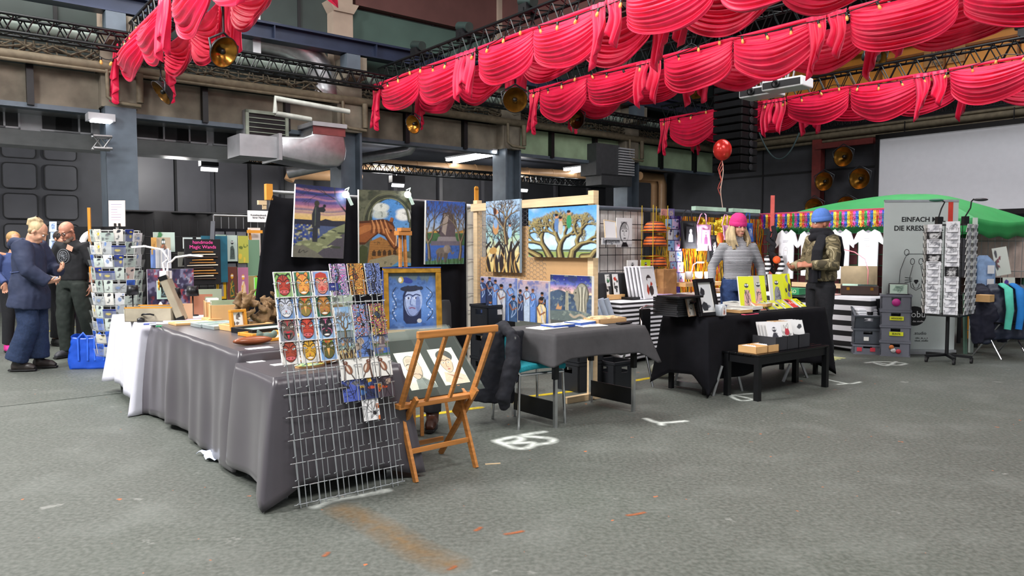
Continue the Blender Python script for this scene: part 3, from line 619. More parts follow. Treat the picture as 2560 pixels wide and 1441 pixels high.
# ================= ARTWORKS (painted per vertex) =================
K0 = '121218'
def jag(cx, cy, rx, ry, n, amp, seed):
    r = random.Random(seed); return [(cx+rx*(1+r.uniform(-amp, amp))*math.cos(2*PI*i/n), cy+ry*(1+r.uniform(-amp, amp))*math.sin(2*PI*i/n)) for i in range(n)]
def art_mask(bg, face, acc, ears, nose, seed=0, w=.105, h=.148, n=44):
    c = Canvas(w, h, n, 'f4f4f2'); H = c.asp; c.poly([(.05, .04), (.95, .04), (.95, H-.04), (.05, H-.04)], bg); c.noise(acc, .3, .6, .7, .25, seed)
    for s in (-1, 1):
        if ears == 'point': c.poly([(.5+s*.36, H-.35), (.5+s*.34, H-.08), (.5+s*.12, H-.3)], K0); c.poly([(.5+s*.33, H-.33), (.5+s*.31, H-.15), (.5+s*.19, H-.3)], acc)
        elif ears == 'rabbit': c.ell(.5+s*.2, H-.25, .13, .24, K0, -s*.3); c.ell(.5+s*.2, H-.25, .1, .2, 'f0a63a', -s*.3); c.ell(.5+s*.2, H-.27, .06, .14, acc, -s*.3)
        elif ears == 'round': c.ell(.5+s*.33, H-.2, .14, .14, K0); c.ell(.5+s*.33, H-.2, .08, .08, acc)
        elif ears == 'horn': c.curve([(.5+s*.1, H-.3), (.5+s*.32, H-.12), (.5+s*.42, H-.28)], .12, K0, .05)
    c.ell(.5, H*.48, .39, H*.42, K0); c.ell(.5, H*.48, .35, H*.385, face)
    if ears == 'crest': [c.ell(.5+(i-1.5)*.15+(j % 2)*.07, H-.15-j*.11, .075, .06, ('c8402c', 'e07a2a', '6e8f3a')[(i+j) % 3]) for i in range(4) for j in range(3)]
    if ears == 'band': c.poly([(.14, H-.42), (.86, H-.42), (.8, H-.16), (.5, H-.06), (.2, H-.16)], 'b53a2c'); c.line([(.14, H-.42), (.86, H-.42)], .05, 'e8b64a')
    for s in (-1, 1):
        c.poly([(.5+s*.08, H*.52), (.5+s*.22, H*.62), (.5+s*.36, H*.6), (.5+s*.22, H*.5)], K0); c.ell(.5+s*.22, H*.56, .075, .045, 'f2efe6', s*.3); c.ell(.5+s*.21, H*.56, .03, .035, K0)
        c.curve([(.5+s*.05, H*.6), (.5+s*.2, H*.7), (.5+s*.36, H*.68)], .05, K0); c.curve([(.5+s*.1, H*.42), (.5+s*.26, H*.36), (.5+s*.3, H*.22)], .03, acc)
        c.curve([(.5+s*.06, H*.45), (.5+s*.2, H*.46), (.5+s*.33, H*.4)], .025, K0); c.curve([(.5+s*.07, H*.75), (.5+s*.12, H*.82), (.5+s*.05, H*.88)], .03, acc)
    c.line([(.5, H*.85), (.5, H*.62)], .05, acc)
    if nose == 'snout': c.ell(.5, H*.22, .3, .12, K0); c.ell(.5, H*.22, .27, .095, 'd7686a'); [c.ell(.5+s*.1, H*.22, .04, .03, K0) for s in (-1, 1)]
    elif nose == 'beak': c.poly([(.38, H*.5), (.62, H*.5), (.5, H*.12)], K0); c.poly([(.41, H*.48), (.59, H*.48), (.5, H*.16)], 'dfae62')
    elif nose == 'tongue': c.poly([(.28, H*.32), (.72, H*.32), (.5, H*.06)], K0); c.poly([(.43, H*.26), (.57, H*.26), (.5, H*.08)], 'd44a55'); c.ell(.5, H*.36, .12, .05, 'c7283c')
    elif nose == 'cat': c.poly([(.44, H*.34), (.56, H*.34), (.5, H*.28)], 'c04848'); c.curve([(.32, H*.24), (.42, H*.19), (.5, H*.28), (.58, H*.19), (.68, H*.24)], .03, K0); c.ell(.5, H*.17, .15, .05, 'efeae2')
    elif nose == 'man': c.ell(.5, H*.3, .1, .14, acc); c.curve([(.35, H*.2), (.5, H*.16), (.65, H*.2)], .035, K0); c.ell(.37, H*.3, .08, .08, 'd66057'); c.ell(.63, H*.3, .08, .08, 'd66057')
    return c
def art_maze(cols, bg, seed, w=.1, h=.19, n=44, lw=.045):
    c = Canvas(w, h, n, bg); H = c.asp; r = random.Random(seed)
    f = tri_noise(c.ny, c.nx, n*.3, seed)*3+tri_noise(c.ny, c.nx, n*.14, seed+2)*1.2
    for k, col in enumerate(cols): c.mix(np.clip((np.sin(f*9+k*1.7)-.55)*4, 0, 1), col)
    c.mix(np.clip((np.sin(f*9+5)-.5)*5, 0, 1), K0)
    for k in range(4): cx, cy = r.uniform(.25, .75), r.uniform(.15, H-.15); q = r.uniform(.1, .17); c.ell(cx, cy, q, q*1.2, K0); c.ell(cx, cy, q*.7, q*.85, r.choice(cols)); c.ell(cx, cy, q*.25, q*.3, K0)
    for k in range(3): x = r.uniform(.1, .9); c.curve([(x, 0), (x+r.uniform(-.2, .2), H*.3), (x+r.uniform(-.2, .2), H*.6), (x, H)], .05, K0)
    return c
def art_tree(w, h, n, sky=('cfe0ee', '5d93cf'), col='4b3a28', lt='a08a5a', ground='88965a', seed=1, dep=6, base=.18, trunks=3, figs=(), hl=.18):
    c = Canvas(w, h, n); H = c.asp; c.grad(list(sky)); c.noise('ffffff', .25, .55, .75, .35, seed); c.poly([(0, 0), (1, 0), (1, H*hl), (0, H*hl)], ground); c.noise('5c6b3c', .08, .6, .7, .0, seed)
    m = (c.Y < H*hl); c.im[m, :3] = c.im[m, :3]*.85+np.array(rgb('3f4a26'))*.15*tri_noise(c.ny, c.nx, 6, 5)[m][:, None]
    c.poly([(0, H*hl), (1, H*hl), (1, H*(hl+.03)), (.7, H*(hl+.05)), (.4, H*(hl+.03)), (.15, H*(hl+.05)), (0, H*(hl+.04))], '4d5a48')
    r = random.Random(seed)
    for k in range(trunks):
        x = .5+(k-(trunks-1)/2)*.16; a = PI/2-(k-(trunks-1)/2)*.55; c.tree(x, 0, a, H*.26, base, '1f1a16', dep, .5, random.Random(seed+k), .5)
        c.tree(x-.012, .01, a, H*.26, base*.55, col, dep, .5, random.Random(seed+k), .5); c.tree(x-.02, .01, a, H*.26, base*.2, lt, dep, .5, random.Random(seed+k), .5)
    for fx, fy, cc in figs: c.ell(fx, fy, .035, .1, cc); c.ell(fx, fy+.12, .025, .03, 'c58a64'); c.ell(fx-.005, fy+.14, .028, .02, K0)
    return c
def art_bird(seed, side=1, n=40):
    c = Canvas(.105, .148, n, 'e6e6e0'); H = c.asp; x = .5
    c.curve([(.78 if side > 0 else .2, 0), (.72 if side > 0 else .25, H*.5), (.85 if side > 0 else .2, H)], .13, '5b4238', .08); c.ell(x, H*.4, .2, .3, '2c211e', -.4*side); c.ell(x, H*.4, .17, .27, '8a5c44', -.4*side)
    c.ell(x-.05, H*.42, .06, .2, 'd9cdbd', -.4*side); c.ell(x+.14*side, H*.66, .12, .11, '6e4532'); c.poly([(x+.24*side, H*.68), (x+.36*side, H*.66), (x+.24*side, H*.62)], K0); c.ell(x+.17*side, H*.68, .02, .02, 'ffffff'); c.line([(x-.12*side, H*.2), (x-.28*side, 0)], .07, '3e2c26'); return c
def art_dark(cols, seed, n=40, w=.105, h=.148):
    c = Canvas(w, h, n, cols[0]); r = random.Random(seed); H = c.asp
    for k in range(7): c.poly(jag(r.random(), r.random()*H, r.uniform(.08, .3), r.uniform(.06, .25), 8, .4, seed+k), cols[k % len(cols)])
    for k in range(8): c.curve([(r.random(), r.random()*H) for _ in range(3)], .03, K0)
    return c
def art_portrait(n, w, h, kind, bg='e3ead8', ink='2d3030', seed=0):
    c = Canvas(w, h, n, bg); H = c.asp
    if kind == 'bald':
        c.poly([(.28, .0), (.35, H*.25), (.6, H*.3), (.98, H*.12), (1, 0)], '7d8a83'); [c.curve([(.6+k*.06, H*.3-k*.03), (.68+k*.06, .0)], .014, ink) for k in range(6)]
        c.ell(.45, H*.62, .26, H*.26, 'cdbfa6'); c.ell(.5, H*.46, .22, H*.2, 'c9b79c'); c.curve([(.19, H*.62), (.24, H*.8), (.45, H*.89), (.68, H*.8), (.73, H*.6), (.7, H*.4), (.56, H*.28), (.42, H*.26), (.3, H*.38), (.19, H*.55)], .02, ink)
        for s, x in ((-1, .33), (1, .55)): c.ell(x, H*.6, .055, .025, 'f5f3ea'); c.ell(x, H*.6, .022, .024, ink); c.curve([(x-.08, H*.64), (x, H*.67), (x+.08, H*.63)], .03, ink)
        c.curve([(.42, H*.6), (.37, H*.48), (.44, H*.46)], .02, ink); c.curve([(.34, H*.39), (.44, H*.405), (.54, H*.38)], .022, '6a4036'); [c.curve([(.3, H*(.72+k*.03)), (.45, H*(.735+k*.03)), (.6, H*(.72+k*.03))], .009, ink) for k in range(3)]; c.ell(.73, H*.55, .035, .07, 'b59f84'); [c.curve([(.56, H*.4), (.6+k*.03, H*.3), (.62+k*.04, H*.2)], .01, ink) for k in range(4)]
    elif kind == 'woman':
        c.ell(.52, H*.78, .32, H*.17, ink); c.ell(.55, H*.9, .14, H*.07, '3a3634'); c.poly([(.25, .0), (.2, H*.3), (.4, H*.36), (.75, H*.3), (.98, H*.2), (1, 0)], 'd8c3ab')
        c.ell(.48, H*.6, .24, H*.25, 'd9b899'); c.curve([(.26, H*.68), (.24, H*.55), (.34, H*.38), (.47, H*.33), (.62, H*.4), (.71, H*.58)], .018, ink); c.curve([(.28, H*.74), (.48, H*.84), (.7, H*.72)], .07, ink)
        for x in (.37, .57): c.ell(x, H*.6, .055, .025, 'f5f0e6'); c.ell(x, H*.6, .024, .024, ink); c.curve([(x-.08, H*.65), (x, H*.68), (x+.08, H*.655)], .03, ink)
        c.curve([(.46, H*.6), (.43, H*.49), (.5, H*.475)], .016, '5a3b30'); c.ell(.47, H*.42, .06, .022, 'a1483e'); c.poly([(.1, H*.1), (.22, H*.36), (.34, H*.33), (.62, H*.1), (.4, .0)], 'dfc3a6'); [c.curve([(.3+k*.05, H*.3-k*.02), (.55+k*.06, H*.18-k*.03)], .012, '8a5f4a') for k in range(5)]
    elif kind == 'blue':
        c.grad(['33599b', '5d86c6', '5377b4', '39588c']); c.noise('86a9dc', .3, .5, .8, .4, 3); c.noise('1e2f5c', .12, .66, .75, .4, 8); c.mix(np.clip((c.Y-(H*.86+.05*np.sin(c.X*22)+.03*np.sin(c.X*51)))*14, 0, 1), '56666c')
        c.poly([(.3, H*.17), (.36, H*.1), (.58, H*.1), (.68, H*.2), (.69, H*.66), (.58, H*.78), (.38, H*.76), (.3, H*.6)], '1c2548'); c.ell(.52, H*.5, .19, H*.26, '9fb0d6', -.1); c.ell(.5, H*.33, .13, H*.1, '8797c4', 0)
        c.ell(.45, H*.72, .2, .06, '20263a'); [c.ell(.36+k*.055, H*.735+.015*math.sin(k*2), .045, .04, '232a40') for k in range(7)]; c.curve([(.34, H*.56), (.36, H*.4), (.44, H*.26), (.54, H*.24), (.66, H*.34)], .012, '2c3a66')
        for x in (.42, .58): c.ell(x, H*.555, .055, .026, 'd5dcf0', .1); c.ell(x, H*.555, .022, .024, '26305a'); c.curve([(x-.075, H*.585), (x, H*.62), (x+.08, H*.6)], .026, '2a3560')
        c.curve([(.48, H*.58), (.455, H*.45), (.5, H*.43)], .018, '4d5f96'); c.curve([(.44, H*.375), (.49, H*.385), (.55, H*.37)], .024, '7a4a6a'); c.ell(.62, H*.45, .05, H*.14, '6c80b4'); c.ell(.47, H*.17, .1, .06, '20294a'); c.ell(.64, H*.15, .05, .045, 'b9bdc4')
        c.ell(.4, H*.87, .12, .06, '2a3a86', -.25); c.ell(.27, H*.88, .055, .07, 'b9a24a'); c.ell(.25, H*.88, .035, .05, 'd9d6cf')
        for x0, x1 in ((.08, .16), (.93, .8)): c.curve([(x1, H*.15), (x0, H*.3), (x1, H*.45), (x0, H*.62), (x1, H*.75)], .014, K0); [c.ell(x0+(x1-x0)*((k*37 % 10)/10), H*(.2+k*.05), .014, .014, 'c4d2f0') for k in range(10)]
    return c
def sky_sunset(c, y0, cols=('e3c489', 'd98c7c', '7a6498', '2f3f8c', '1c2558')): c.grad(list(cols), y0, c.asp); return c
def art_dusk(n=110):
    c = Canvas(.86, 1.2, n, '2b3148'); H = c.asp; sky_sunset(c, H*.52, ('dcb86a', 'd9b98a', '9d6a84', '3b4688', '232c66', '1d2452')); c.noise('20284f', .3, .55, .75, .0, 4)
    for k in range(9): y = H*(.62+k*.04); c.curve([(0, y), (.3, y+.02*math.sin(k*3)), (.65, y-.02), (1, y+.03)], .025, ('8a5b86', '3a3f7c', 'c9868a')[k % 3], .01, soft=.04)
    c.poly([(0, H*.5), (.2, H*.52), (.45, H*.5), (.6, H*.55), (.75, H*.53), (1, H*.54), (1, H*.44), (0, H*.44)], '2a2c3a'); c.poly([(0, H*.45), (1, H*.45), (1, H*.3), (0, H*.2)], '4a587c'); c.noise('9a9a86', .05, .6, .7, .0, 2)
    m = (c.Y < H*.46) & (c.X < .5); t = tri_noise(c.ny, c.nx, 4, 9); c.mix(m*np.clip((t-.55)*6, 0, 1), 'a8a488'); c.mix(m*np.clip((.4-t)*6, 0, 1), '2c3f8a')
    c.poly([(0, 0), (1, 0), (1, H*.5), (.75, H*.42), (.45, H*.26), (.1, H*.22), (0, H*.14)], '7c8260'); c.poly([(.55, 0), (1, 0), (1, H*.38), (.7, H*.2), (.45, H*.05)], '4e4a52'); c.poly([(0, 0), (.6, 0), (.45, H*.08), (.1, H*.2), (0, H*.14)], '6e6c60')
    r = random.Random(5); [c.poly(jag(r.uniform(.1, .95), r.uniform(.12, .4)*H, .07, .025, 7, .4, k), ('9aa078', '3e4438')[k % 2]) for k in range(16)]
    c.poly([(.36, H*.22), (.46, H*.22), (.46, H*.42), (.5, H*.42), (.5, H*.62), (.46, H*.72), (.38, H*.72), (.33, H*.6), (.34, H*.42), (.36, H*.42)], '2e3138'); c.ell(.42, H*.755, .05, .06, '3a3a30'); c.poly([(.44, H*.7), (.56, H*.72), (.6, H*.67), (.56, H*.64), (.46, H*.64)], '262a30'); c.ell(.57, H*.73, .03, .03, '1c1e24'); c.curve([(.4, H*.7), (.4, H*.45)], .015, '5b6456')
    c.tree(1.02, H*.66, 2.3, .3, .035, '2c2c30', 5, .45, random.Random(3)); c.ell(.93, H*.86, .1, .1, '8fa2d8', soft=.15)
    c.curve([(.1, H*.06), (.13, H*.11), (.12, H*.06), (.2, H*.1), (.22, H*.07), (.28, H*.09)], .01, '15151a'); return c
def art_horse(n=120):
    c = Canvas(.9, 1.35, n, '5d5f4c'); H = c.asp; c.noise('34382c', .12, .45, .7, .8, 4)
    c.ell(.58, H*.6, .42, H*.33, '3c4234'); c.ell(.6, H*.6, .36, H*.29, '4f8ac9'); c.poly([(.24, H*.2), (.96, H*.2), (.96, H*.6), (.24, H*.6)], '5f93c8')
    [c.ell(.55+.3*math.cos(k*2.1), H*(.72+.07*math.sin(k*1.7)), .14, .07, ('e7e8e2', 'b9c0b8', 'd5d8cf')[k % 3], soft=.03) for k in range(9)]; [c.curve([(.56+.4*math.cos(a), H*.6+H*.31*math.sin(a)) for a in [PI*(j/6) for j in range(7)]], .03+.02*(k % 2), ('6f7458', '2f3428')[k % 2], soft=.02) for k in range(2) for a in [0]]
    for k in range(3): c.curve([(.57+(.4+k*.045)*math.cos(PI*j/8), H*.6+H*(.3+k*.035)*math.sin(PI*j/8)) for j in range(9)], .02, ('7a7c60', '2b2f25', '686a50')[k])
    c.poly([(.15, H*.06), (.2, H*.34), (.4, H*.4), (.75, H*.26), (.8, H*.14), (.5, H*.08)], '9a6a36'); [c.poly([(.24+k*.1, H*.15), (.24+k*.1, H*.21), (.28+k*.1, H*.23), (.31+k*.1, H*.2), (.31+k*.1, H*.15)], '3b2614') for k in range(5)]; [c.line([(.2, H*(.12+k*.03)), (.7, H*(.1+k*.03))], .006, '6e4620') for k in range(8)]
    c.poly([(.1, .0), (.2, H*.1), (.65, H*.16), (1, H*.1), (1, 0)], '8d8468'); c.poly([(.6, 0), (.75, H*.07), (1, H*.04), (1, 0)], '4d84ac'); c.noise('22301e', .06, .68, .74, .5, 8); c.poly([(0, 0), (.12, 0), (.16, H*.26), (.06, H*.3), (0, H*.26)], '3d4426')
    c.poly([(0, H*.3), (.1, H*.3), (.2, H*.36), (.36, H*.44), (.48, H*.4), (.6, H*.27), (.68, H*.21), (.74, H*.25), (.73, H*.35), (.68, H*.52), (.64, H*.58), (.66, H*.64), (.58, H*.6), (.45, H*.63), (.2, H*.61), (0, H*.6)], '4c2814')
    c.poly([(0, H*.33), (.12, H*.33), (.36, H*.47), (.5, H*.42), (.66, H*.25), (.71, H*.28), (.7, H*.36), (.65, H*.53), (.56, H*.58), (.4, H*.6), (.2, H*.58), (0, H*.57)], '8a4f28'); c.poly([(0, H*.42), (.25, H*.5), (.45, H*.5), (.4, H*.57), (.1, H*.55), (0, H*.52)], 'a96a3a')
    [c.curve([(.2+k*.04, H*.61), (.24+k*.04, H*.53), (.22+k*.05, H*.45)], .02, ('5b3016', 'c68a58')[k % 2]) for k in range(9)]; c.ell(.6, H*.48, .025, .02, K0); c.curve([(.5, H*.5), (.56, H*.4), (.66, H*.3)], .02, 'd89a62'); c.curve([(.68, H*.5), (.71, H*.38), (.7, H*.28)], .016, 'e9c7a0'); c.poly([(.57, H*.6), (.6, H*.655), (.65, H*.64), (.63, H*.59)], '9a5c30'); return c
def art_elephant(n=100, sc=1):
    c = Canvas(.7*sc, 1.0*sc, n, '4f78b8'); H = c.asp; c.grad(['b9c4cc', '8ba9d6', '3f68b8', '2f58b0'], H*.5, H); c.poly([(0, H*.5), (.3, H*.54), (.4, H*.5), (1, H*.5), (1, H*.56), (.7, H*.5), (0, H*.46)], 'd29a4a'); c.poly([(0, 0), (1, 0), (1, H*.5), (0, H*.5)], '456a44'); c.poly([(0, H*.05), (1, H*.1), (1, H*.3), (0, H*.33)], '3f63ae'); c.noise('223a30', .08, .62, .7, .4, 3)
    c.poly([(.12, H*.3), (.9, H*.3), (.88, H*.37), (.14, H*.37)], '6c6470'); c.poly([(.28, H*.37), (.8, H*.37), (.76, H*.44), (.32, H*.44)], '8d8488'); c.poly([(.3, H*.5), (.38, H*.44), (.75, H*.44), (.76, H*.7), (.62, H*.84), (.42, H*.82), (.4, H*.62)], '5a4e54'); c.poly([(.4, H*.52), (.5, H*.46), (.58, H*.8), (.45, H*.8)], 'a3958c'); c.curve([(.44, H*.78), (.36, H*.6), (.34, H*.5), (.27, H*.53)], .03, '3c3238')
    for x, s in ((.1, 1), (.88, 2)): c.tree(x, H*.08, PI/2+(.1 if s == 1 else -.05), H*.26, .09, '4a4038', 6, .42, random.Random(s+4)); c.tree(x-.01, H*.08, PI/2+(.1 if s == 1 else -.05), H*.26, .03, '9a8a70', 3, .42, random.Random(s+4))
    c.ell(.42, H*.19, .16, .11, '6f6660'); c.ell(.55, H*.24, .09, .1, '857a72'); c.curve([(.62, H*.24), (.68, H*.17), (.72, H*.19)], .035, '70665f'); [c.line([(x, H*.16), (x-.02, H*.05)], .06, '5c534e') for x in (.32, .4, .5, .54)]; c.ell(.5, H*.25, .045, .07, '948880'); c.noise('1f3a2c', .05, .8, .85, .0, 5)
    [c.curve([(x, 0), (x+.03*math.sin(x*40), H*.09)], .014, ('2f4a34', '5f8a6c')[int(x*20) % 2]) for x in np.arange(.02, 1, .045)]; return c
def art_oldtree(n=90):
    c = Canvas(.56, 1.18, n, '8fb0c8'); H = c.asp; c.grad(['c8b06a', 'd8c48c', '9dc0a8', '86a9cc', 'a9c2dc']); c.noise('7fa8c8', .2, .5, .7, .6, 2)
    for k in range(9): r = random.Random(k); c.tree(.05+k*.11, H*.15, PI/2+r.uniform(-.3, .3), H*.2, .05, ('3a3438', '5a4a3c', '2c2c34')[k % 3], 5, .5, r)
    c.tree(.62, H*.4, 1.7, H*.2, .12, '40342c', 6, .5, random.Random(12)); c.tree(.6, H*.4, 1.7, H*.2, .04, '9a835c', 4, .5, random.Random(12))
    for x0 in (.08, .3, .52, .74, .92): r = random.Random(int(x0*99)); c.curve([(x0, 0), (x0+r.uniform(-.1, .1), H*.15), (x0+r.uniform(-.15, .15), H*.3), (x0+r.uniform(-.2, .2), H*.42)], .17, '2a2220', .05); c.curve([(x0-.02, 0), (x0+r.uniform(-.1, .1), H*.15), (x0+r.uniform(-.1, .1), H*.28)], .05, 'a8844e', .02)
    c.ell(.3, H*.62, .09, .2, 'b98a5a'); c.ell(.3, H*.68, .06, .14, '7d9cc0'); c.ell(.32, H*.84, .06, .07, 'c9936c'); c.ell(.28, H*.85, .05, .1, '4a2c1e'); c.ell(.72, H*.55, .06, .16, '8fb2d8'); c.ell(.72, H*.65, .035, .04, 'b9805c'); c.ell(.72, H*.67, .04, .025, '1e1a1c'); c.ell(.22, H*.3, .12, .1, 'b08a50', .4); return c
def art_crowd(n, w, h, seed, fig, wall='7f9ac4'):
    c = Canvas(w, h, n, wall); H = c.asp; c.grad(['2f4a86', '5d80bc', '7a92bc', 'a59ab0'] if seed == 1 else ['3a5088', '6a88bc', '8c96b4', 'b89a98']); c.noise('3d5a98', .12, .5, .7, .7, seed); r = random.Random(seed)
    for x, y, s, col, hair in fig:
        c.poly([(x-.1*s, 0), (x-.11*s, y-.14*s), (x-.05*s, y-.06*s), (x+.05*s, y-.06*s), (x+.11*s, y-.14*s), (x+.1*s, 0)], K0); c.poly([(x-.085*s, 0), (x-.095*s, y-.15*s), (x-.04*s, y-.075*s), (x+.04*s, y-.075*s), (x+.095*s, y-.15*s), (x+.085*s, 0)], col)
        c.ell(x, y, .042*s, .056*s, '2a1c18'); c.ell(x, y, .036*s, .048*s, 'a0694a'); c.ell(x, y+.03*s, .046*s, .036*s, hair)
        [c.curve([(x+r.uniform(-.07, .07)*s, y-.1*s), (x+r.uniform(-.08, .08)*s, y-.3*s), (x+r.uniform(-.08, .08)*s, y-.45*s)], .012, ('26365e', 'a9c0e4')[k % 2]) for k in range(4)]; c.line([(x-.09*s, y-.15*s), (x-.03*s, y-.28*s), (x+.07*s, y-.22*s)], .03*s, '8a5a42')
    return c
def art_stones(n=90):
    c = Canvas(.62, .66, n, '3a4a78'); H = c.asp; c.grad(['e8c9a0', 'c9a0b0', '5a68b0', '27307a', '222a66'], H*.6, H); c.poly([(0, 0), (1, 0), (1, H*.6), (.6, H*.58), (.2, H*.68), (0, H*.62)], '44566e'); c.noise('2c3848', .12, .5, .65, .6, 2); c.poly([(0, 0), (1, 0), (1, H*.2), (.5, H*.24), (0, H*.2)], '5e6a68'); c.noise('8a968c', .07, .66, .72, .5, 5)
    c.ell(.78, H*.6, .16, H*.25, '4a483c'); c.ell(.77, H*.6, .14, H*.23, '8f8e80'); c.poly([(.6, H*.72), (.56, H*.6), (.6, H*.56), (.57, H*.5), (.62, H*.44), (.66, H*.25), (.88, H*.2), (.9, H*.6)], '8a8778'); [c.curve([(.68+k*.05, H*.75), (.72+k*.03, H*.5), (.7+k*.04, H*.25)], .02, ('5a584c', 'c4c0ac')[k % 2]) for k in range(5)]; c.ell(.63, H*.63, .02, .015, K0)
    c.poly([(.38, H*.24), (.46, H*.24), (.45, H*.65), (.39, H*.66)], 'a8a48e'); c.curve([(.42, H*.25), (.42, H*.64)], .015, '5e5c50'); [c.tree(.42, H*.64, PI/2+k*.7-.7, .05, .012, '4a4a40', 2) for k in range(3)]; c.poly([(.14, H*.24), (.2, H*.38), (.24, H*.3), (.3, H*.33), (.28, H*.24)], 'b58a62'); c.curve([(.5, H*.15), (.6, H*.1), (.75, H*.16), (.95, H*.05)], .05, 'a89a86'); return c
def art_line(w, h, n, bg='f2f2f0', ink='222226', acc=None, seed=0, kind='scribble'):
    """print with an ink drawing"""
    c = Canvas(w, h, n, bg); H = c.asp; r = random.Random(seed)
    if kind == 'figure':
        c.ell(.5, H*.72, .14, .15, ink); c.poly([(.25, H*.08), (.3, H*.45), (.42, H*.6), (.58, H*.6), (.72, H*.45), (.75, H*.08)], acc or ink); [c.curve([(.5+r.uniform(-.2, .2), H*r.uniform(.1, .6)) for _ in range(3)], .03, ink) for _ in range(5)]; c.ell(.44, H*.74, .05, .05, 'f4f4f4'); c.ell(.57, H*.74, .05, .05, 'f4f4f4')
    elif kind == 'face':
        c.ell(.5, H*.5, .3, H*.36, ink); c.ell(.52, H*.49, .26, H*.33, bg); [c.curve([(.3+k*.07, H*.86), (.35+k*.05, H*.7), (.3+k*.08, H*.6)], .03, ink) for k in range(6)]; [c.ell(x, H*.55, .06, .03, ink) for x in (.4, .62)]; c.curve([(.5, H*.55), (.47, H*.42), (.54, H*.4)], .02, ink); c.ell(.52, H*.3, .09, .03, ink); c.poly([(.3, 0), (.4, H*.16), (.65, H*.16), (.78, 0)], ink)
    elif kind == 'text': [c.line([(.15, H*(.85-k*.1)), (.15+r.uniform(.35, .65), H*(.85-k*.1))], .03, ink) for k in range(7)]
    elif kind == 'abstract': [c.poly(jag(r.uniform(.15, .85), r.uniform(.1, .9)*H, r.uniform(.08, .25), r.uniform(.06, .2)*H, 7, .4, seed*7+k), (acc or ink, ink, bg)[k % 3]) for k in range(6)]
    else:
        for k in range(7): c.curve([(r.uniform(.15, .85), r.uniform(.12, .88)*H) for _ in range(4)], .022, ink)
        if acc: c.poly(jag(r.uniform(.35, .65), H*r.uniform(.35, .6), .18, .16*H, 8, .3, seed), acc)
    return c
def print_card(name, canvas, label, cat, thick=.003, edge='f0efe9', group=None):
    """a card or panel with a painted face; origin at the bottom centre, face looks to local -y"""
    t = thing(name, label, cat, (0, 0, 0), 0, group); m = MB(); m.box(-canvas.w/2, 0, 0, canvas.w/2, thick, canvas.h); m.build('card_stock' if thick < .006 else 'canvas_block', mat('edge_'+edge, edge, .7, var=.04), t)
    canvas.build('picture', t, th=.0008); return t
def framed(name, canvas, label, cat, fw=.03, fd=.02, fm=None, mount=0, back=True, group=None):
    t = thing(name, label, cat, (0, 0, 0), 0, group); w, h = canvas.w, canvas.h; W, Hh = w/2+mount+fw, h+2*mount+2*fw; fm = fm or mat('black_frame', '17171a', .4)
    m = MB()
    for x0, z0, x1, z1 in ((-W, 0, W, fw), (-W, Hh-fw, W, Hh), (-W, fw, -W+fw, Hh-fw), (W-fw, fw, W, Hh-fw)): m.box(x0, -fd, z0, x1, .005, z1)
    bev(m.build('frame', fm, t), .003, 1)
    m = MB(); m.box(-W+fw*.5, -.003, fw*.5, W-fw*.5, .004, Hh-fw*.5); m.build('mount_board', mat('mount_white', 'eceae4', .8, var=.03), t)
    canvas.build('picture', t, M=Matrix.Translation((0, 0, fw+mount)), th=.005); return t
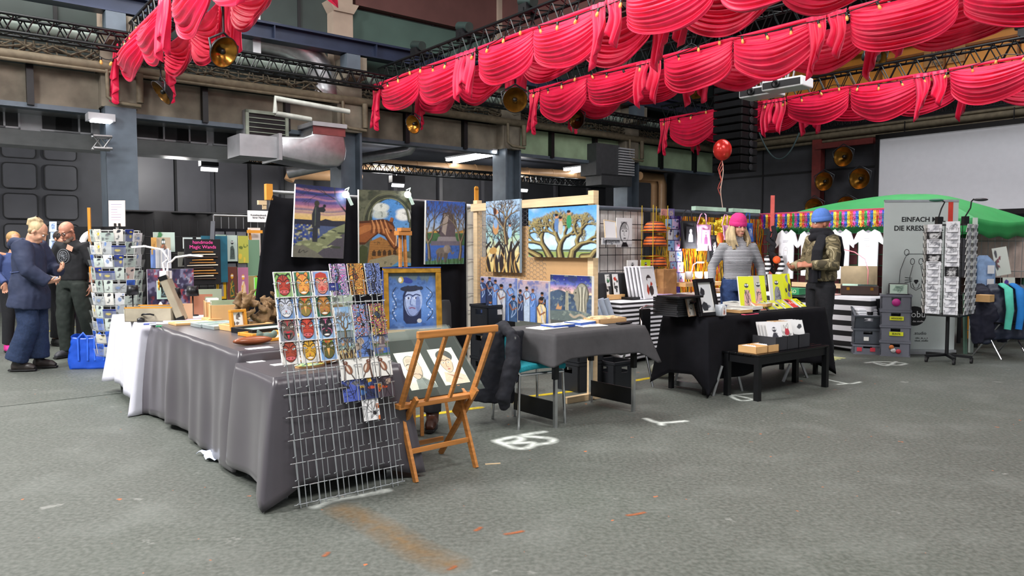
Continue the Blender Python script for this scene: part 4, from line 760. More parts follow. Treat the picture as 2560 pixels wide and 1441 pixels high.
# ================= SATIN TABLE STALL =================
def cloth(name, label, loc, rz, lx, ly, h, m, drop, amp=.03, nf=9, flare=.06, corner=(.1, .1, .1, .1), seed=0, cat='tablecloth', hemvar=.02, top=.004, cdrop=None, nrow=14):
    """draped cloth over a lx x ly top; drop per side: front(y=0), right(x=lx), back(y=ly), left(x=0)"""
    r = random.Random(seed); o = MB(); per = []; rad = .03; n_s = (int(lx/.022), int(ly/.022)); cor = [(0, 0), (lx, 0), (lx, ly), (0, ly)]; dirs = [(1, 0), (0, 1), (-1, 0), (0, -1)]; nor = [(0, -1), (1, 0), (0, 1), (-1, 0)]
    lens = [lx, ly, lx, ly]; cd_ = cdrop or [None]*4
    for s in range(4):
        n = n_s[s % 2]
        for i in range(n):
            t = i/n; c = cor[s]; d = dirs[s]; nn = nor[s]; p0 = s; p1 = (s+1) % 4; e = .14/lens[s]
            wc0 = max(0, 1-t/e)**1.5 if t < e else 0; wc1 = max(0, 1-(1-t)/e)**1.5 if 1-t < e else 0
            prev = nor[(s-1) % 4]; nxt = nor[(s+1) % 4]
            nx = nn[0]+prev[0]*wc0+nxt[0]*wc1; ny = nn[1]+prev[1]*wc0+nxt[1]*wc1; q = math.hypot(nx, ny)
            dr = drop[s]
            if wc0: dr = dr*(1-wc0)+(cd_[p0] or (drop[s]+drop[s-1])/2)*wc0
            if wc1: dr = dr*(1-wc1)+(cd_[p1] or (drop[s]+drop[(s+1) % 4])/2)*wc1
            cf = corner[p0]*wc0+corner[p1]*wc1
            per.append((c[0]+d[0]*t*lens[s], c[1]+d[1]*t*lens[s], nx/q, ny/q, dr, cf, s*10+t*lens[s]))
    N = len(per); ph = [r.uniform(0, 6) for _ in range(6)]; vs = []
    for k in range(nrow+1):
        v = k/nrow
        for (x, y, nx, ny, dr, cf, u) in per:
            uu = (u % 10); sd = int(u//10)
            wob = math.sin(uu*nf+ph[0]+sd+.6*math.sin(uu*3+ph[1]))*.6+math.sin(uu*nf*2.3+ph[2]+sd*2)*.25+math.sin(uu*nf*.45+ph[3])*.4
            e = .012*min(1, v*8)+flare*v+cf*v**1.1+amp*wob*min(1, v*1.6)*(dr > .1)
            z = h+top-.008*(v > 0)-max(0, v*dr-.0)*(1+hemvar*math.sin(uu*4+ph[4]+sd)); z = max(z, .006)
            vs.append((x+nx*e, y+ny*e, z))
    o.add(vs, [(k*N+i, k*N+(i+1) % N, (k+1)*N+(i+1) % N, (k+1)*N+i) for k in range(nrow) for i in range(N)], True)
    o.add([vs[i] for i in range(N)], [tuple(range(N))[::-1]]); ob = o.build(name, m, label=label, cat=cat, loc=loc, rz=rz); ob.data.flip_normals(); return sol(ob, .003)
def table(label, loc, rz, lx, ly, h, m_top, m_leg, leg=.04, cat='table', name='folding_table', inset=.06, tt=.025):
    t = thing(name, label, cat, loc, rz); b = MB(); b.box(0.01, 0.01, h-tt, lx-.01, ly-.01, h-.002); bev(b.build('table_top', m_top, t), .004)
    for x in (inset, lx-inset):
        for y in (inset, ly-inset): b = MB(); b.box(x-leg/2, y-leg/2, 0, x+leg/2, y+leg/2, h-tt); b.build('leg', m_leg, t)
    return t
M_satin = mat('charcoal_satin', '474349', .3, var=.06, scale=4, spec=.6); M_satin.node_tree.nodes['Principled BSDF'].inputs['Sheen Weight'].default_value = .12
M_linen = mat('white_linen', 'cdcdd8', .85, var=.03, bump=.3, scale=9); M_bcloth = mat('black_cloth', '111116', .95, var=.15, scale=12, bump=.2, spec=.2); M_gcloth = mat('grey_cotton', '3e3d3f', .9, var=.08, scale=20)
M_wood = mat('honey_wood', 'b8793c', .45, var=.22, scale=5, stretch=(1, 1, 12), detail=6); M_pine = mat('pale_pine', 'dcc199', .6, var=.12, scale=4, stretch=(1, 1, 9)); M_ply = mat('plywood_box', 'd9ab72', .6, var=.1, scale=6)
M_chrome = mat('chrome', 'c9cbce', .18, .95); M_white = mat('white_card', 'f0f0f2', .7, var=.02); M_wire = mat('galvanised_wire', 'b9bec0', .35, .75, var=.1)
HN, HF = .69, .76
table('narrow table hidden under the near satin cloth, behind the wire rack', L(0, 0), ANG, .78, .64, HN, M_white, M_chrome)
cloth('tablecloth', 'charcoal satin cloth over the lower table that the wire card rack leans on', L(0, 0), ANG, .78, .64, HN, M_satin, [.6, .62, .05, .60], amp=.02, nf=7, flare=.03, corner=(.14, .1, 0, .02), seed=2, cdrop=[.69, .66, .1, .6])
table('long table hidden under the charcoal satin cloth, behind the lower table', L(.03, .66), ANG, .8, 2.2, HF, M_white, M_chrome)
cloth('tablecloth', 'long charcoal satin cloth in deep folds hanging to the floor beside the white linen cloth', L(.03, .66), ANG, .8, 2.2, HF, M_satin, [.3, .6, .1, .72], amp=.035, nf=10, flare=.03, corner=(.05, .0, 0, .22), seed=5, cdrop=[.74, .5, .4, .755])
table('table hidden under the white linen cloth at the end of the satin tables', L(-.05, 2.92), ANG, .85, 1.15, .75, M_white, M_chrome)
cloth('tablecloth', 'white linen cloth with creased hanging corners next to the blue shopping bag', L(-.05, 2.92), ANG, .85, 1.15, .75, M_linen, [.68, .6, .62, .64], amp=.025, nf=12, flare=.02, corner=(.16, .0, .1, .12), seed=8, cdrop=[.74, .6, .7, .66], hemvar=.05)
o = MB(); r = random.Random(1); o.grid(lambda u, v: Vector((u*.34, v*.12+.02*math.sin(u*9), .012+.02*abs(math.sin(u*17+v*5)))), 20, 6); p = G(490, 1140); sol(o.build('plastic_bag', mat('crumpled_film', 'ccd5ea', .25, var=.05), label='crumpled clear plastic bag peeping out under the satin cloth', cat='bag', loc=(p.x, p.y, 0), rz=-.75), .002)
# wire card rack
RB = T0-B*.155+A*.035; lean = math.radians(12); rack = thing('card_rack', 'leaning galvanised wire postcard rack with many empty pockets, in front of the satin tables', 'display rack'); put(rack, RB, ANG, lean)
CP, RP, Z0 = .1125, .1235, .03
m = MB()
for i in range(6):
    for dx in (-.017, .017): m.tube([(.055+i*CP+dx, 0, .0), (.055+i*CP+dx, 0, Z0+10*RP+(.0 if i < 3 else .06))], .0032, 6)
for j in range(11): m.tube([(.0, -.004, Z0+.085+(j-1)*RP if j else .02), (.68, -.004, Z0+.085+(j-1)*RP if j else .02)], .0028, 6) if j < 11 and j % 1 == 0 else None
m.build('wire_frame', M_wire, rack)
m = MB(); w2 = .046
for s in (-1, 1): m.tube([(s*w2+ (-.012*s), 0, .085), (s*w2-.012*s, -.028, .087), (s*w2*.75, -.03, .086), (s*w2*.72, -.03, .0), (s*w2*.95, -.026, -.004), (s*w2*.5, 0, -.008)], .0024, 5)
m.tube([(-.055, -.029, .087), (-.035, -.03, .087)], .0024, 5); m.tube([(.035, -.03, .087), (.055, -.029, .087)], .0024, 5); m.tube([(-.034, -.03, 0), (-.017, -.0, -.004)], .0024, 5); pk = m.build('card_pocket', M_wire, rack)
first = True
for j in range(10):
    for i in range(6):
        o = pk if first else pk.copy()
        if not first: COL.objects.link(o); o.parent = rack
        first = False; o.location = (.055+i*CP, 0, Z0+j*RP)
RM = Matrix.Translation(RB)@Matrix.Rotation(ANG, 4, 'Z')@Matrix.Rotation(-lean, 4, 'X')
def on_rack(t, i, j, dz=.0, tilt=.06): t.matrix_world = RM@Matrix.Translation((.055+i*CP, -.021, Z0+j*RP+.003+dz))@Matrix.Rotation(-tilt, 4, 'X'); return t
masks = [((0, 9), ('8fc06a', 'b8402f', '2c2c2c', 'horn', 'snout'), 'red cow mask with black horns on green'), ((1, 9), ('3f7a5c', 'e6a24a', 'd86a4a', 'rabbit', 'cat'), 'orange long-eared rabbit mask'), ((2, 9), ('7f9fd0', 'd98a7a', 'b8443a', 'band', 'man'), 'pink human mask with red headband on blue'),
 ((0, 8), ('6f98d0', 'c9cfdc', '1c1c22', 'point', 'cat'), 'black and white husky mask on blue'), ((1, 8), ('7f9fd0', '8a7a3a', 'c8402c', 'crest', 'beak'), 'rooster mask with a red scaly crest'), ((2, 8), ('2f6a50', 'a87838', 'd8843c', 'horn', 'cat'), 'goat mask on dark green'),
 ((0, 7), ('8a8f9a', '6a5a50', 'c7283c', 'point', 'tongue'), 'demon mask with long red tongue'), ((1, 7), ('8ab4dc', 'b5402f', 'e0503a', 'round', 'snout'), 'red pig mask with round snout'), ((2, 7), ('8fb8e0', '26262c', 'e070a0', 'round', 'cat'), 'black cat mask with pink ears'),
 ((0, 6), ('e9e6df', 'a4452f', '6a2c20', 'horn', 'snout'), 'brown-red horse mask on white'), ((1, 6), ('e9e6df', 'd6a230', '26221c', 'round', 'cat'), 'yellow tiger mask'), ((2, 6), ('7faee0', '5a5a2c', '8a6a2a', 'crest', 'beak'), 'green snake mask on light blue')]
for (i, j), a, s in masks: on_rack(print_card('postcard', art_mask(*a, seed=i*7+j, w=.104), 'postcard of a '+s+', in the wire rack', 'postcard', .006, group='mask postcards in the wire rack'), i, j)
tall = [((3, 9), art_maze(['7a8cc8', 'c060a0', 'c8c8d8', '4a8a9a'], '8a8fc0', 3), 'violet and blue eye pattern print with tiny curls'), ((4, 9), art_maze(['d88a2c', '8a4a20', 'e0b050'], 'a0602c', 8), 'orange and brown maze pattern print'), ((5, 9), art_maze(['5a78c0', '8a98c8', '2c3a6a'], '4a5f9c', 14), 'dark blue flowing line pattern print'),
 ((3, 7), art_tree(.1, .18, 44, ('a9c4d8', '7fa6cc'), '5a4632', '9a8258', '7a8a90', 5, 5, .16, 1), 'gnarled tree print on pale blue sky'), ((4, 7), art_maze(['e08a7a', '5a78b8', '9ab0d0'], '6078b0', 21), 'blue wave pattern print with a red eye'), ((5, 7), art_maze(['e05a80', '3a4a60', 'd8c050'], 'b87a90', 33), 'pink and black totem pattern print')]
for (i, j), c, s in tall: on_rack(print_card('art_print', c, s+' standing tall in the wire rack', 'print', .008, group='tall prints in the wire rack'), i, j)
small = [((3, 6), art_oldtree(40), 'figures in a bare tree'), ((4, 6), art_dark(['5a7ab8', 'a89888', '2c3040', '7a6a5a'], 4), 'rocky heads over blue water'), ((5, 6), art_elephant(44, .15), 'red statue between blue bare trees'),
 ((3, 5), art_bird(1, -1), 'sparrow at a dark trunk'), ((4, 5), art_bird(2, 1), 'sparrow with raised head'), ((5, 5), art_bird(3, -1), 'sparrow on a red-brown twig'),
 ((3, 4), art_dark(['4a5cb0', '2a2a34', '6a6a70'], 6), 'dark statue on violet blue'), ((4, 4), art_dark(['26305a', 'e0b030', '3a6ab0', 'c05030'], 9), 'yellow figure on deep blue'), ((5, 4), art_dark(['4a4048', 'e05a2c', 'a89080', 'e8a040'], 12), 'orange flames over grey figures'),
 ((4, 3), art_dark(['e8e8e8', 'c8703c', 'd8d8d8', '2c2428'], 15), 'orange and black figure on white')]
for (i, j), c, s in small:
    if (i, j) == (3, 6): c.w, c.h = .1, .145
    if (i, j) == (5, 6): c.w, c.h = .1, .145
    on_rack(print_card('postcard', c, 'small postcard of '+s+', in the wire rack', 'postcard', .005, group='small postcards in the wire rack'), i, j)
t = print_card('price_card', Canvas(.06, .045, 10, '26307a'), 'small dark blue price card clipped over the violet print', 'card'); on_rack(t, 2.62, 9, .03)
text('lettering', '0,80 €', .012, M_white, t, (0, -.003, .022), ext=.0003)
# items lying on the satin tables
def flat(t, px, py, z, rz=None, rock=0): put(t, G(px, py, z), ANG if rz is None else rz, PI/2+0, 0); t.location.z += .0; return t
def slab(name, label, cat, px, py, z, w, d, h, m, rz=0, top=None, group=None, inner=None):
    """flat box lying on a surface, with an optional painted top"""
    t = thing(name, label, cat, G(px, py, z), ANG+rz, group); b = MB(); b.box(-w/2, -d/2, 0, w/2, d/2, h); bev(b.build('body', m, t), .003, 1)
    if top is not None: top.w, top.h = w*.84, d*.84; top.build('picture', t, M=Matrix.Translation((0, -d*.42, h))@Matrix.Rotation(-PI/2, 4, 'X'), th=-.0); 
    return t
def lay(c, t, w, d, h, name='picture'):
    c.w, c.h = w, d; return c.build(name, t, M=Matrix.Translation((0, -d/2, h+.001))@Matrix.Rotation(-PI/2, 4, 'X'))
ZF = HF+.006
def flatframe(label, px, py, w, d, h, fm, c, rz=0, z=ZF, fw=.025, cat='frame'):
    t = thing('picture_frame', label, cat, G(px, py, z), ANG+rz); b = MB()
    for x0, y0, x1, y1 in ((-w/2, -d/2, w/2, -d/2+fw), (-w/2, d/2-fw, w/2, d/2), (-w/2, -d/2+fw, -w/2+fw, d/2-fw), (w/2-fw, -d/2+fw, w/2, d/2-fw)): b.box(x0, y0, 0, x1, y1, h)
    bev(b.build('frame', fm, t), .003, 1); b = MB(); b.box(-w/2+.005, -d/2+.005, .001, w/2-.005, d/2-.005, h*.6); b.build('mount_board', M_white, t)
    lay(c, t, w-2*fw, d-2*fw, h*.6+.001); return t
M_orw = mat('orange_wood', 'd6902f', .4, var=.1); M_sil = mat('silver_frame', 'a9b4b4', .4, .4)
gl = lambda s: art_line(.2, .2, 24, 'b9d2c4', '7fa596', '98b8a8', s, 'abstract')
flatframe('orange wooden frame with moth picture lying behind the stone mouse', 700, 848-2, .3, .22, .02, M_orw, art_line(.2, .2, 24, 'e8dfc8', '7a5a30', 'b08a4a', 2), .25, cat='frame')
flatframe('orange frame with bark piece on top lying beside the box frame', 655, 838, .27, .2, .025, M_orw, art_dark(['8a7a5a', '5a4a34', 'a08a60'], 3, 24), .2)
flatframe('pale deep box frame lying on the satin cloth', 615, 825-2, .34, .22, .045, M_ply, gl(3), .15)
flatframe('silver frame with green glass lying third in the row', 572, 819, .34, .24, .03, M_sil, gl(4), .1)
flatframe('grey frame with green glass lying second in the row', 535, 815, .3, .2, .03, M_sil, gl(5), .1)
flatframe('light wooden frame lying at the far end of the satin cloth', 480, 810, .32, .2, .02, M_ply, gl(6), .05)
flatframe('long wooden frame lying behind the silver frames', 565, 803-3, .36, .2, .025, M_ply, art_line(.2, .2, 24, seed=7), .0)
flatframe('wide black box frame with pale green glass beside the driftwood', 672, 832-3, .45, .3, .04, M_black, gl(8), .2)
t = framed('picture_frame', art_line(.09, .12, 40, 'eef0ee', '4a4a50', '7a706a', 5, 'abstract'), 'small standing wooden frame with a butterfly in front of the driftwood', 'frame', .022, .03, M_orw); put(t, G(596, 828, ZF), ANG+.25, .15)
b = MB(); 
st = thing('wooden_dish', 'polished reddish brown wooden leaf-shaped dish at the table edge', 'dish', G(632, 862, ZF), ANG); b.ball((0, 0, .028), (.13, .05, .028), 16); b.build('dish_body', mat('red_brown_wood', '8a4a28', .3, var=.25, scale=12), st)
ms = thing('stone_figure', 'small grey-green stone animal figure beside the brown dish', 'figurine', G(668, 853, ZF), ANG); b = MB(); b.ball((0, 0, .03), (.05, .03, .03), 12); b.ball((-.05, 0, .045), (.025, .022, .025), 10); b.ball((.05, 0, .045), (.022, .02, .028), 10); b.ball((-.06, .0, .07), .012, 8); o = b.build('body', mat('grey_green_stone', '5f7268', .5, bump=.3), ms)
def rm(o, v=.008, it=4):
    q = o.modifiers.new('skin', 'REMESH'); q.mode = 'VOXEL'; q.voxel_size = v; q.use_smooth_shade = True
    if it: s = o.modifiers.new('soft', 'SMOOTH'); s.iterations = it; s.factor = .5
    return o
rm(o, .006, 2)
# driftwood
dw = thing('driftwood', 'knobbly brown driftwood root standing on the satin table', 'driftwood', G(645, 822-4, ZF), ANG); b = MB(); r = random.Random(4)
for k in range(60):
    p = Vector((r.uniform(-.19, .19), r.uniform(-.08, .08), r.uniform(.02, .2))); q = p+Vector((r.uniform(-.09, .09), r.uniform(-.05, .05), r.uniform(-.03, .1)))
    b.tube([p, lerp(p, q, .5)+Vector((r.uniform(-.02, .02),)*3), q, q+Vector((r.uniform(-.03, .03), 0, r.uniform(0, .03)))], [.026, .022, .015, .006], 7)
o = b.build('root', mat('driftwood', '765c3e', .85, var=.35, scale=14, bump=.8, detail=8), dw); rm(o, .009, 1)
dsp = o.modifiers.new('knots', 'DISPLACE'); tx = bpy.data.textures.new('knots', 'CLOUDS'); tx.noise_scale = .035; dsp.texture = tx; dsp.strength = .03
for k, (px, py, w, d) in enumerate(((648, 871, .16, .07), (700, 916-4, .1, .07), (640, 908-3, .1, .06))):
    slab('note_card', ('white folded note lying at the corner of the far satin table', 'white card lying before the round puzzle on the lower table', 'white card lying at the inner edge of the lower table')[k], 'card', px, py, (ZF if k == 0 else HN+.006), w, d, .002, M_white, .1)
# puzzles / painted boards on the lower table
for k, (px, py, w, d, s) in enumerate(((775, 916, .2, .12, 'green and yellow painted oval board'), (750, 903, .24, .07, 'white painted board with a grey landscape'), (690, 892-3, .2, .1, 'yellow painted oval board'), (735, 895, .1, .06, 'small white painted board'))):
    t = thing('painted_board', s+' lying on the lower satin table', 'board', G(px, py, HN+.006), ANG+.3, 'painted boards on the lower table'); b = MB()
    P = [(w/2*math.cos(2*PI*i/24), d/2*math.sin(2*PI*i/24)) for i in range(24)]; b.add([(x, y, 0) for x, y in P]+[(x, y, .012) for x, y in P], [(i, (i+1) % 24, 24+(i+1) % 24, 24+i) for i in range(24)]); b.build('board_edge', M_ply, t)
    c = Canvas(w, d, 44, 'dfe6d0', 0); c.ell(.5, c.asp/2, .5, c.asp/2, ('b9d8a8', 'e6e8e6', 'e0dca0', 'e8e8e8')[k], a=1); c.noise(('e0c030', 'a0a8a0', '8ab0d8', 'c0c0c0')[k], .12, .5, .6, .9, k); c.noise(('3a8a5a', '707070', 'd06030', '707070')[k], .1, .62, .68, .9, k+5); c.im[..., 3] = (np.hypot((c.X-.5)/.5, (c.Y-c.asp/2)/(c.asp/2)) < 1)
    c.build('picture', t, M=Matrix.Translation((0, -d/2, .013))@Matrix.Rotation(-PI/2, 4, 'X'), cut=True)
bk = thing('wicker_basket', 'round brown wicker basket standing behind the snake mask card', 'basket', L(.42, .36, HN+.006), ANG); b = MB()
for k in range(9): b.tube([((.1+.004*math.sin(j*3+k*PI))*math.cos(j*2*PI/40), (.1+.004*math.sin(j*3+k*PI))*math.sin(j*2*PI/40), .012+k*.02) for j in range(40)], .011, 6, closed=True)
b.lathe([(.001, .002), (.1, .002)], 20); b.build('weave', mat('wicker', 'a8743c', .6, var=.3, scale=40, bump=.4), bk)
# prints of faces and cone behind the rack
t = print_card('art_print', (lambda c: (c.ell(.25, c.asp*.5, .2, .25, '6a7270'), c.ell(.7, c.asp*.6, .22, .25, '7a6a50'), c.noise('3a4044', .1, .6, .66, .8, 3), c)[-1])(Canvas(.36, .42, 50, 'a9b8a8')), 'green-grey print with sculpted heads standing behind the tall prints', 'print', .006); put(t, L(.55, .5, HN+.006), ANG, .08)
for k, px in enumerate((942, 897, 925)):
    pass
# blue classical face in a gold frame on a studio easel
EA = thing('painting_easel', 'tall honey wooden studio easel holding the gold-framed blue painting', 'easel', (-.70, 5.45, 0), ANG*.3)
EY = EA.location.y; b = MB()
def zat(py, px=1045, Y=None): return D(px, py, Y or EY).z
b.bar((-.03, .0, 0), (-.03, .12, zat(690, Y=EY+.1)), .025, .05); b.bar((.03, 0, 0), (.03, .12, zat(690, Y=EY+.1)), .025, .05); b.build('mast', M_wood, EA)
for s in (-1, 1): b = MB(); b.bar((s*.25, -.02, 0), (s*.05, .08, 1.2), .02, .03); b.build('leg', M_wood, EA)
b = MB(); b.bar((-.2, .3, 0), (0, .1, 1.15), .03, .04); b.build('leg', M_wood, EA)
b = MB(); b.box(-.09, -.0, 0, .09, .09, .05); o = b.build('clamp', M_wood, EA); o.location = (0, .06, zat(710)); b = MB(); b.box(-.2, -.06, 0, .2, .04, .02); o = b.build('shelf', M_wood, EA); o.location = (0, 0, zat(836)-.03)
c = art_portrait(130, .345, .41, 'blue'); M_gold = mat('worn_gold_frame', 'b3842c', .35, .5, var=.3, scale=25)
pt = framed('framed_painting', c, 'gold framed painting of a blue classical face on the wooden easel', 'painting', .04, .03, M_gold); put(pt, EA.location+Vector((-.02, -.09, zat(834))), ANG*.45, .1); pt.scale = (1, 1, 1)
b = MB(); b.box(-.216, -.034, .03, -.209, 0, .47); b.box(-.212, -.034, .484, .212, .0, .492); b.build('blue_paint_edge', mat('blue_frame_paint', '26408a', .5), pt)
# folding print browser
def browser():
    p = [G(1040, 1207), G(1190, 1170)]; ax = (p[1]-p[0]).normalized(); rz = math.atan2(ax.y, ax.x); w = (p[1]-p[0]).length
    t = thing('print_browser', 'folding honey-coloured wooden print browser with slatted front, standing on crossed legs', 'display stand', p[0], rz)
    for x in (0, w):
        b = MB(); b.bar((x, 0, 0), (x, .2, .50), .02, .034); b.build('leg', M_wood, t)
        b = MB(); b.bar((x+.022, .42, 0), (x+.022, -.0+.02, .50), .02, .034); b.build('leg', M_wood, t)
        q = b = MB(); q.bar((x, .26, .34), (x, .05, .82+.03), .022, .04) if 0 else None
    # front slatted frame leaning toward the viewer
    y0, z0, y1, z1 = .10, .46, -.13, .90
    b = MB(); b.box(-.06, y0-.02, z0-.03, w+.06, y0+.12, z0); bev(b.build('bottom_rail', M_wood, t), .004)
    b = MB(); b.box(-.06, y0+.1, z0-.02, w+.06, y0+.13, z0+.05); b.build('back_rail', M_wood, t)
    for k in range(4):
        x = -.04+k*(w+.08)/3; b = MB(); b.bar((x, y0, z0-.02), (x, y1, z1), .035 if k in (0, 3) else .022, .02, up=(1, 0, 0)); b.build('slat', M_wood, t)
    b = MB(); b.bar((-.07, y1, z1), (w+.07, y1, z1), .03, .045); bev(b.build('top_rail', M_wood, t), .008, 3)
    for y, z in ((.07, .17), (.36, .12)): b = MB(); b.bar((0, y, z), (w, y, z), .016, .028); b.build('stretcher', M_wood, t)
    for x in (0, w): b = MB(); b.bar((x+.02, .24, .30), (x+.02, .14, .47), .02, .07); b.build('bracket', M_wood, t)
    return t, p[0], rz, w
BR, bp0, brz, bw_ = browser()
M_film = mat('clear_film', 'dfeee2', .08, var=.0, alpha=.04, spec=.8)
def mounted(label, kind, x, y, z, w, h, tilt, film=True):
    W, Hh = w+.14, h+.16; t = thing('art_print', label, 'print', (0, 0, 0)); m = MB(); m.box(-W/2, 0, 0, W/2, .004, Hh); m.build('mount_board', mat('black_green_mount', '121816', .9, spec=.1), t)
    art_portrait(70, w, h, kind).build('picture', t, M=Matrix.Translation((0, 0, .06)), th=.001)
    if film: m = MB(); m.box(-W/2-.01, -.008, -.01, W/2+.01, -.006, Hh+.09); m.box(-W/2-.01, .008, Hh, W/2+.01, .009, Hh+.09); m.build('plastic_sleeve', M_film, t)
    t.matrix_world = Matrix.Translation(bp0)@Matrix.Rotation(brz, 4, 'Z')@Matrix.Translation((x, y, z))@Matrix.Rotation(-tilt, 4, 'X'); return t
mounted('pencil portrait print of a bald old man in a black mount, in the print browser', 'bald', .2, .15, .47, .2, .3, .8)
mounted('pencil portrait print of a dark-haired woman in a black mount, in the print browser', 'woman', .46, .15, .47, .2, .3, .8)
for k in range(4):
    c = Canvas(.62, .5, 50, 'c3cbaa'); c.noise('8a8f78', .3, .5, .6, .8, k*3); c.noise('e6ead2', .2, .6, .7, .6, k+9); c.noise('5a6258', .12, .68, .72, .7, k)
    t = print_card('art_print', c, ('olive print in a clear sleeve right behind the two portraits', 'second olive print behind the portraits', 'third olive print behind the portraits', 'rearmost olive print poking out highest in the browser')[k], 'print', .003, 'aebfae', 'sleeved prints in the print browser')
    t.matrix_world = Matrix.Translation(bp0)@Matrix.Rotation(brz, 4, 'Z')@Matrix.Translation((.26+.03*k, .19+k*.02, .48))@Matrix.Rotation(-(.93-.03*k), 4, 'X')
    m = MB(); m.box(-.33, -.006, -.01, .35, -.004, .55); m.build('plastic_sleeve', M_film, t)
# ================= PEOPLE =================
def head_parts(mb, c, M):
    T = Matrix.Translation(c)@M
    def bl_(p, r): mb.ball((0, 0, 0), r, 14, T@Matrix.Translation(p))
    for p, r in (((0, .012, .035), (.076, .094, .082)), ((0, -.022, -.03), (.062, .07, .082)), ((0, -.06, -.092), (.03, .028, .022)), ((.032, -.062, -.03), (.026, .024, .026)), ((-.032, -.062, -.03), (.026, .024, .026)),
                 ((0, -.086, -.066), (.024, .012, .006)), ((0, -.084, -.078), (.02, .012, .007)), ((.079, .012, -.008), (.01, .018, .03)), ((-.079, .012, -.008), (.01, .018, .03)), ((0, -.108, -.034), (.015, .014, .011)), ((0, -.07, .032), (.05, .02, .012))): bl_(p, r)
    mb.tube([T@Vector(p) for p in ((0, -.086, .02), (0, -.1, -.01), (0, -.11, -.034))], [.008, .01, .012], 8)
def hand(mb, w, d, n, side=1, curl=.5, s=1):
    d = Vector(d).normalized(); n = Vector(n); n = (n-d*n.dot(d)).normalized(); x = d.cross(n)*side
    mb.tube([w, w+d*.035*s, w+d*.085*s], [.024*s, .034*s, .036*s], 10, ry=[.018*s, .015*s, .013*s], up=n)
    for k, ln in enumerate((.068, .076, .07, .056)):
        p = w+d*.085*s+x*(.028-.0185*k)*s; pts = [p-d*.015]; ang = .15; q = p
        for j, f in enumerate((.45, .32, .25)):
            q = q+(d*math.cos(ang)+n*math.sin(ang)+x*(.12-.08*k))*ln*f*s; pts.append(q); ang += curl*(.9+.1*k)
        mb.tube(pts, [.0095*s, .009*s, .0082*s, .0065*s], 7)
    p = w+d*.03*s+x*.026*s; mb.tube([p, p+(d*.6+x*.7+n*.3)*.035*s, p+(d*.95+x*.45+n*.45)*.062*s], [.013*s, .0105*s, .0075*s], 7)
def skinm(c='c98f73'): 
    m = mat('skin_'+c, c, .5, var=.08, scale=14); m.node_tree.nodes['Principled BSDF'].inputs['Subsurface Weight'].default_value = .05; return m
def person(label, loc, rz, J, skin='c98f73', hair=None, haircol='b9a27a', scale=1):
    t = thing('person', label, 'person', loc, rz); t.scale = (scale,)*3; sk = skinm(skin); b = MB(); V = Vector; j = {k: V(v) for k, v in J.items() if len(v) == 3 and not isinstance(v[0], tuple)}
    HM = Euler(J.get('head_rot', (0, 0, 0))).to_matrix().to_4x4()
    head_parts(b, j['head'], HM); b.tube([j['neck']-V((0, 0, .04)), j['neck']+V((0, 0, .03)), j['head']+HM@V((0, .02, -.05))], [.058, .052, .055], 12)
    b.tube([j['pelvis'], j['waist'], j['chest'], j['neck']-V((0, 0, .04))], [.15, .135, .155, .09], 16, ry=[.11, .1, .115, .07], up=(0, 1, 0)) if 0 else None
    b.tube([j['pelvis']-V((0, 0, .06)), j['pelvis'], j['waist'], j['chest'], j['neck']-V((0, 0, .03))], [.11, .135, .12, .145, .06], 16, ry=[.08, .095, .09, .105, .06])
    for s in 'lr':
        sg = 1 if s == 'l' else -1
        b.tube([j['chest']+V((sg*.08, 0, .08)), j['sh_'+s], lerp(j['sh_'+s], j['el_'+s], .5), j['el_'+s], lerp(j['el_'+s], j['wr_'+s], .4), j['wr_'+s]], [.05, .052, .045, .038, .038, .024], 10)
        b.tube([j['hip_'+s]+V((0, 0, .02)), lerp(j['hip_'+s], j['kn_'+s], .4), j['kn_'+s], lerp(j['kn_'+s], j['an_'+s], .35), j['an_'+s], ], [.08, .075, .055, .054, .036], 12)
        b.tube([j['an_'+s], j['an_'+s]+V(J.get('foot_'+s, (0, -.15, -.05)))], [.035, .03], 8)
        h = J.get('hand_'+s, ((0, 0, -1), (0, -1, 0), .5)); hand(b, j['wr_'+s], h[0], h[1], (1 if s == 'r' else -1), h[2])
    o = b.build('body', sk, t); rm(o, .0075, 3)
    T = Matrix.Translation(j['head'])@HM
    for s in (-1, 1):
        b = MB(); b.ball((0, 0, 0), (.0135, .011, .0095), 12, T@Matrix.Translation((s*.031, -.079, .006))); b.cur = 1; b.ball((0, 0, 0), (.0062, .004, .0062), 8, T@Matrix.Translation((s*.031, -.0885, .006)))
        b.build('eye', [mat('eye_white', 'e8e4de', .3), mat('iris', '2f3a44', .2)], t)
        b = MB(); b.tube([T@V(p) for p in ((s*.014, -.091, .026), (s*.032, -.09, .031), (s*.048, -.078, .025))], [.003, .0042, .002], 6); b.build('eyebrow', mat('brow_'+haircol, haircol, .8), t)
    b = MB(); b.ball((0, 0, 0), (.022, .006, .0075), 10, T@Matrix.Translation((0, -.0945, -.071))); b.build('lips', mat('lip_tone', 'a9605a', .5), t)
    return t, j, T
def garment(name, m, t, chains, vox=.011, it=5, cut=None):
    b = MB()
    for pts, r, ry in chains: b.tube(pts, r, 18, ry=ry)
    o = b.build(name, m, t); rm(o, vox, it); return o
def folds(o, s=.012, sc=.09):
    d = o.modifiers.new('creases', 'DISPLACE'); tx = bpy.data.textures.new('creases', 'CLOUDS'); tx.noise_scale = sc; d.texture = tx; d.strength = s; return o
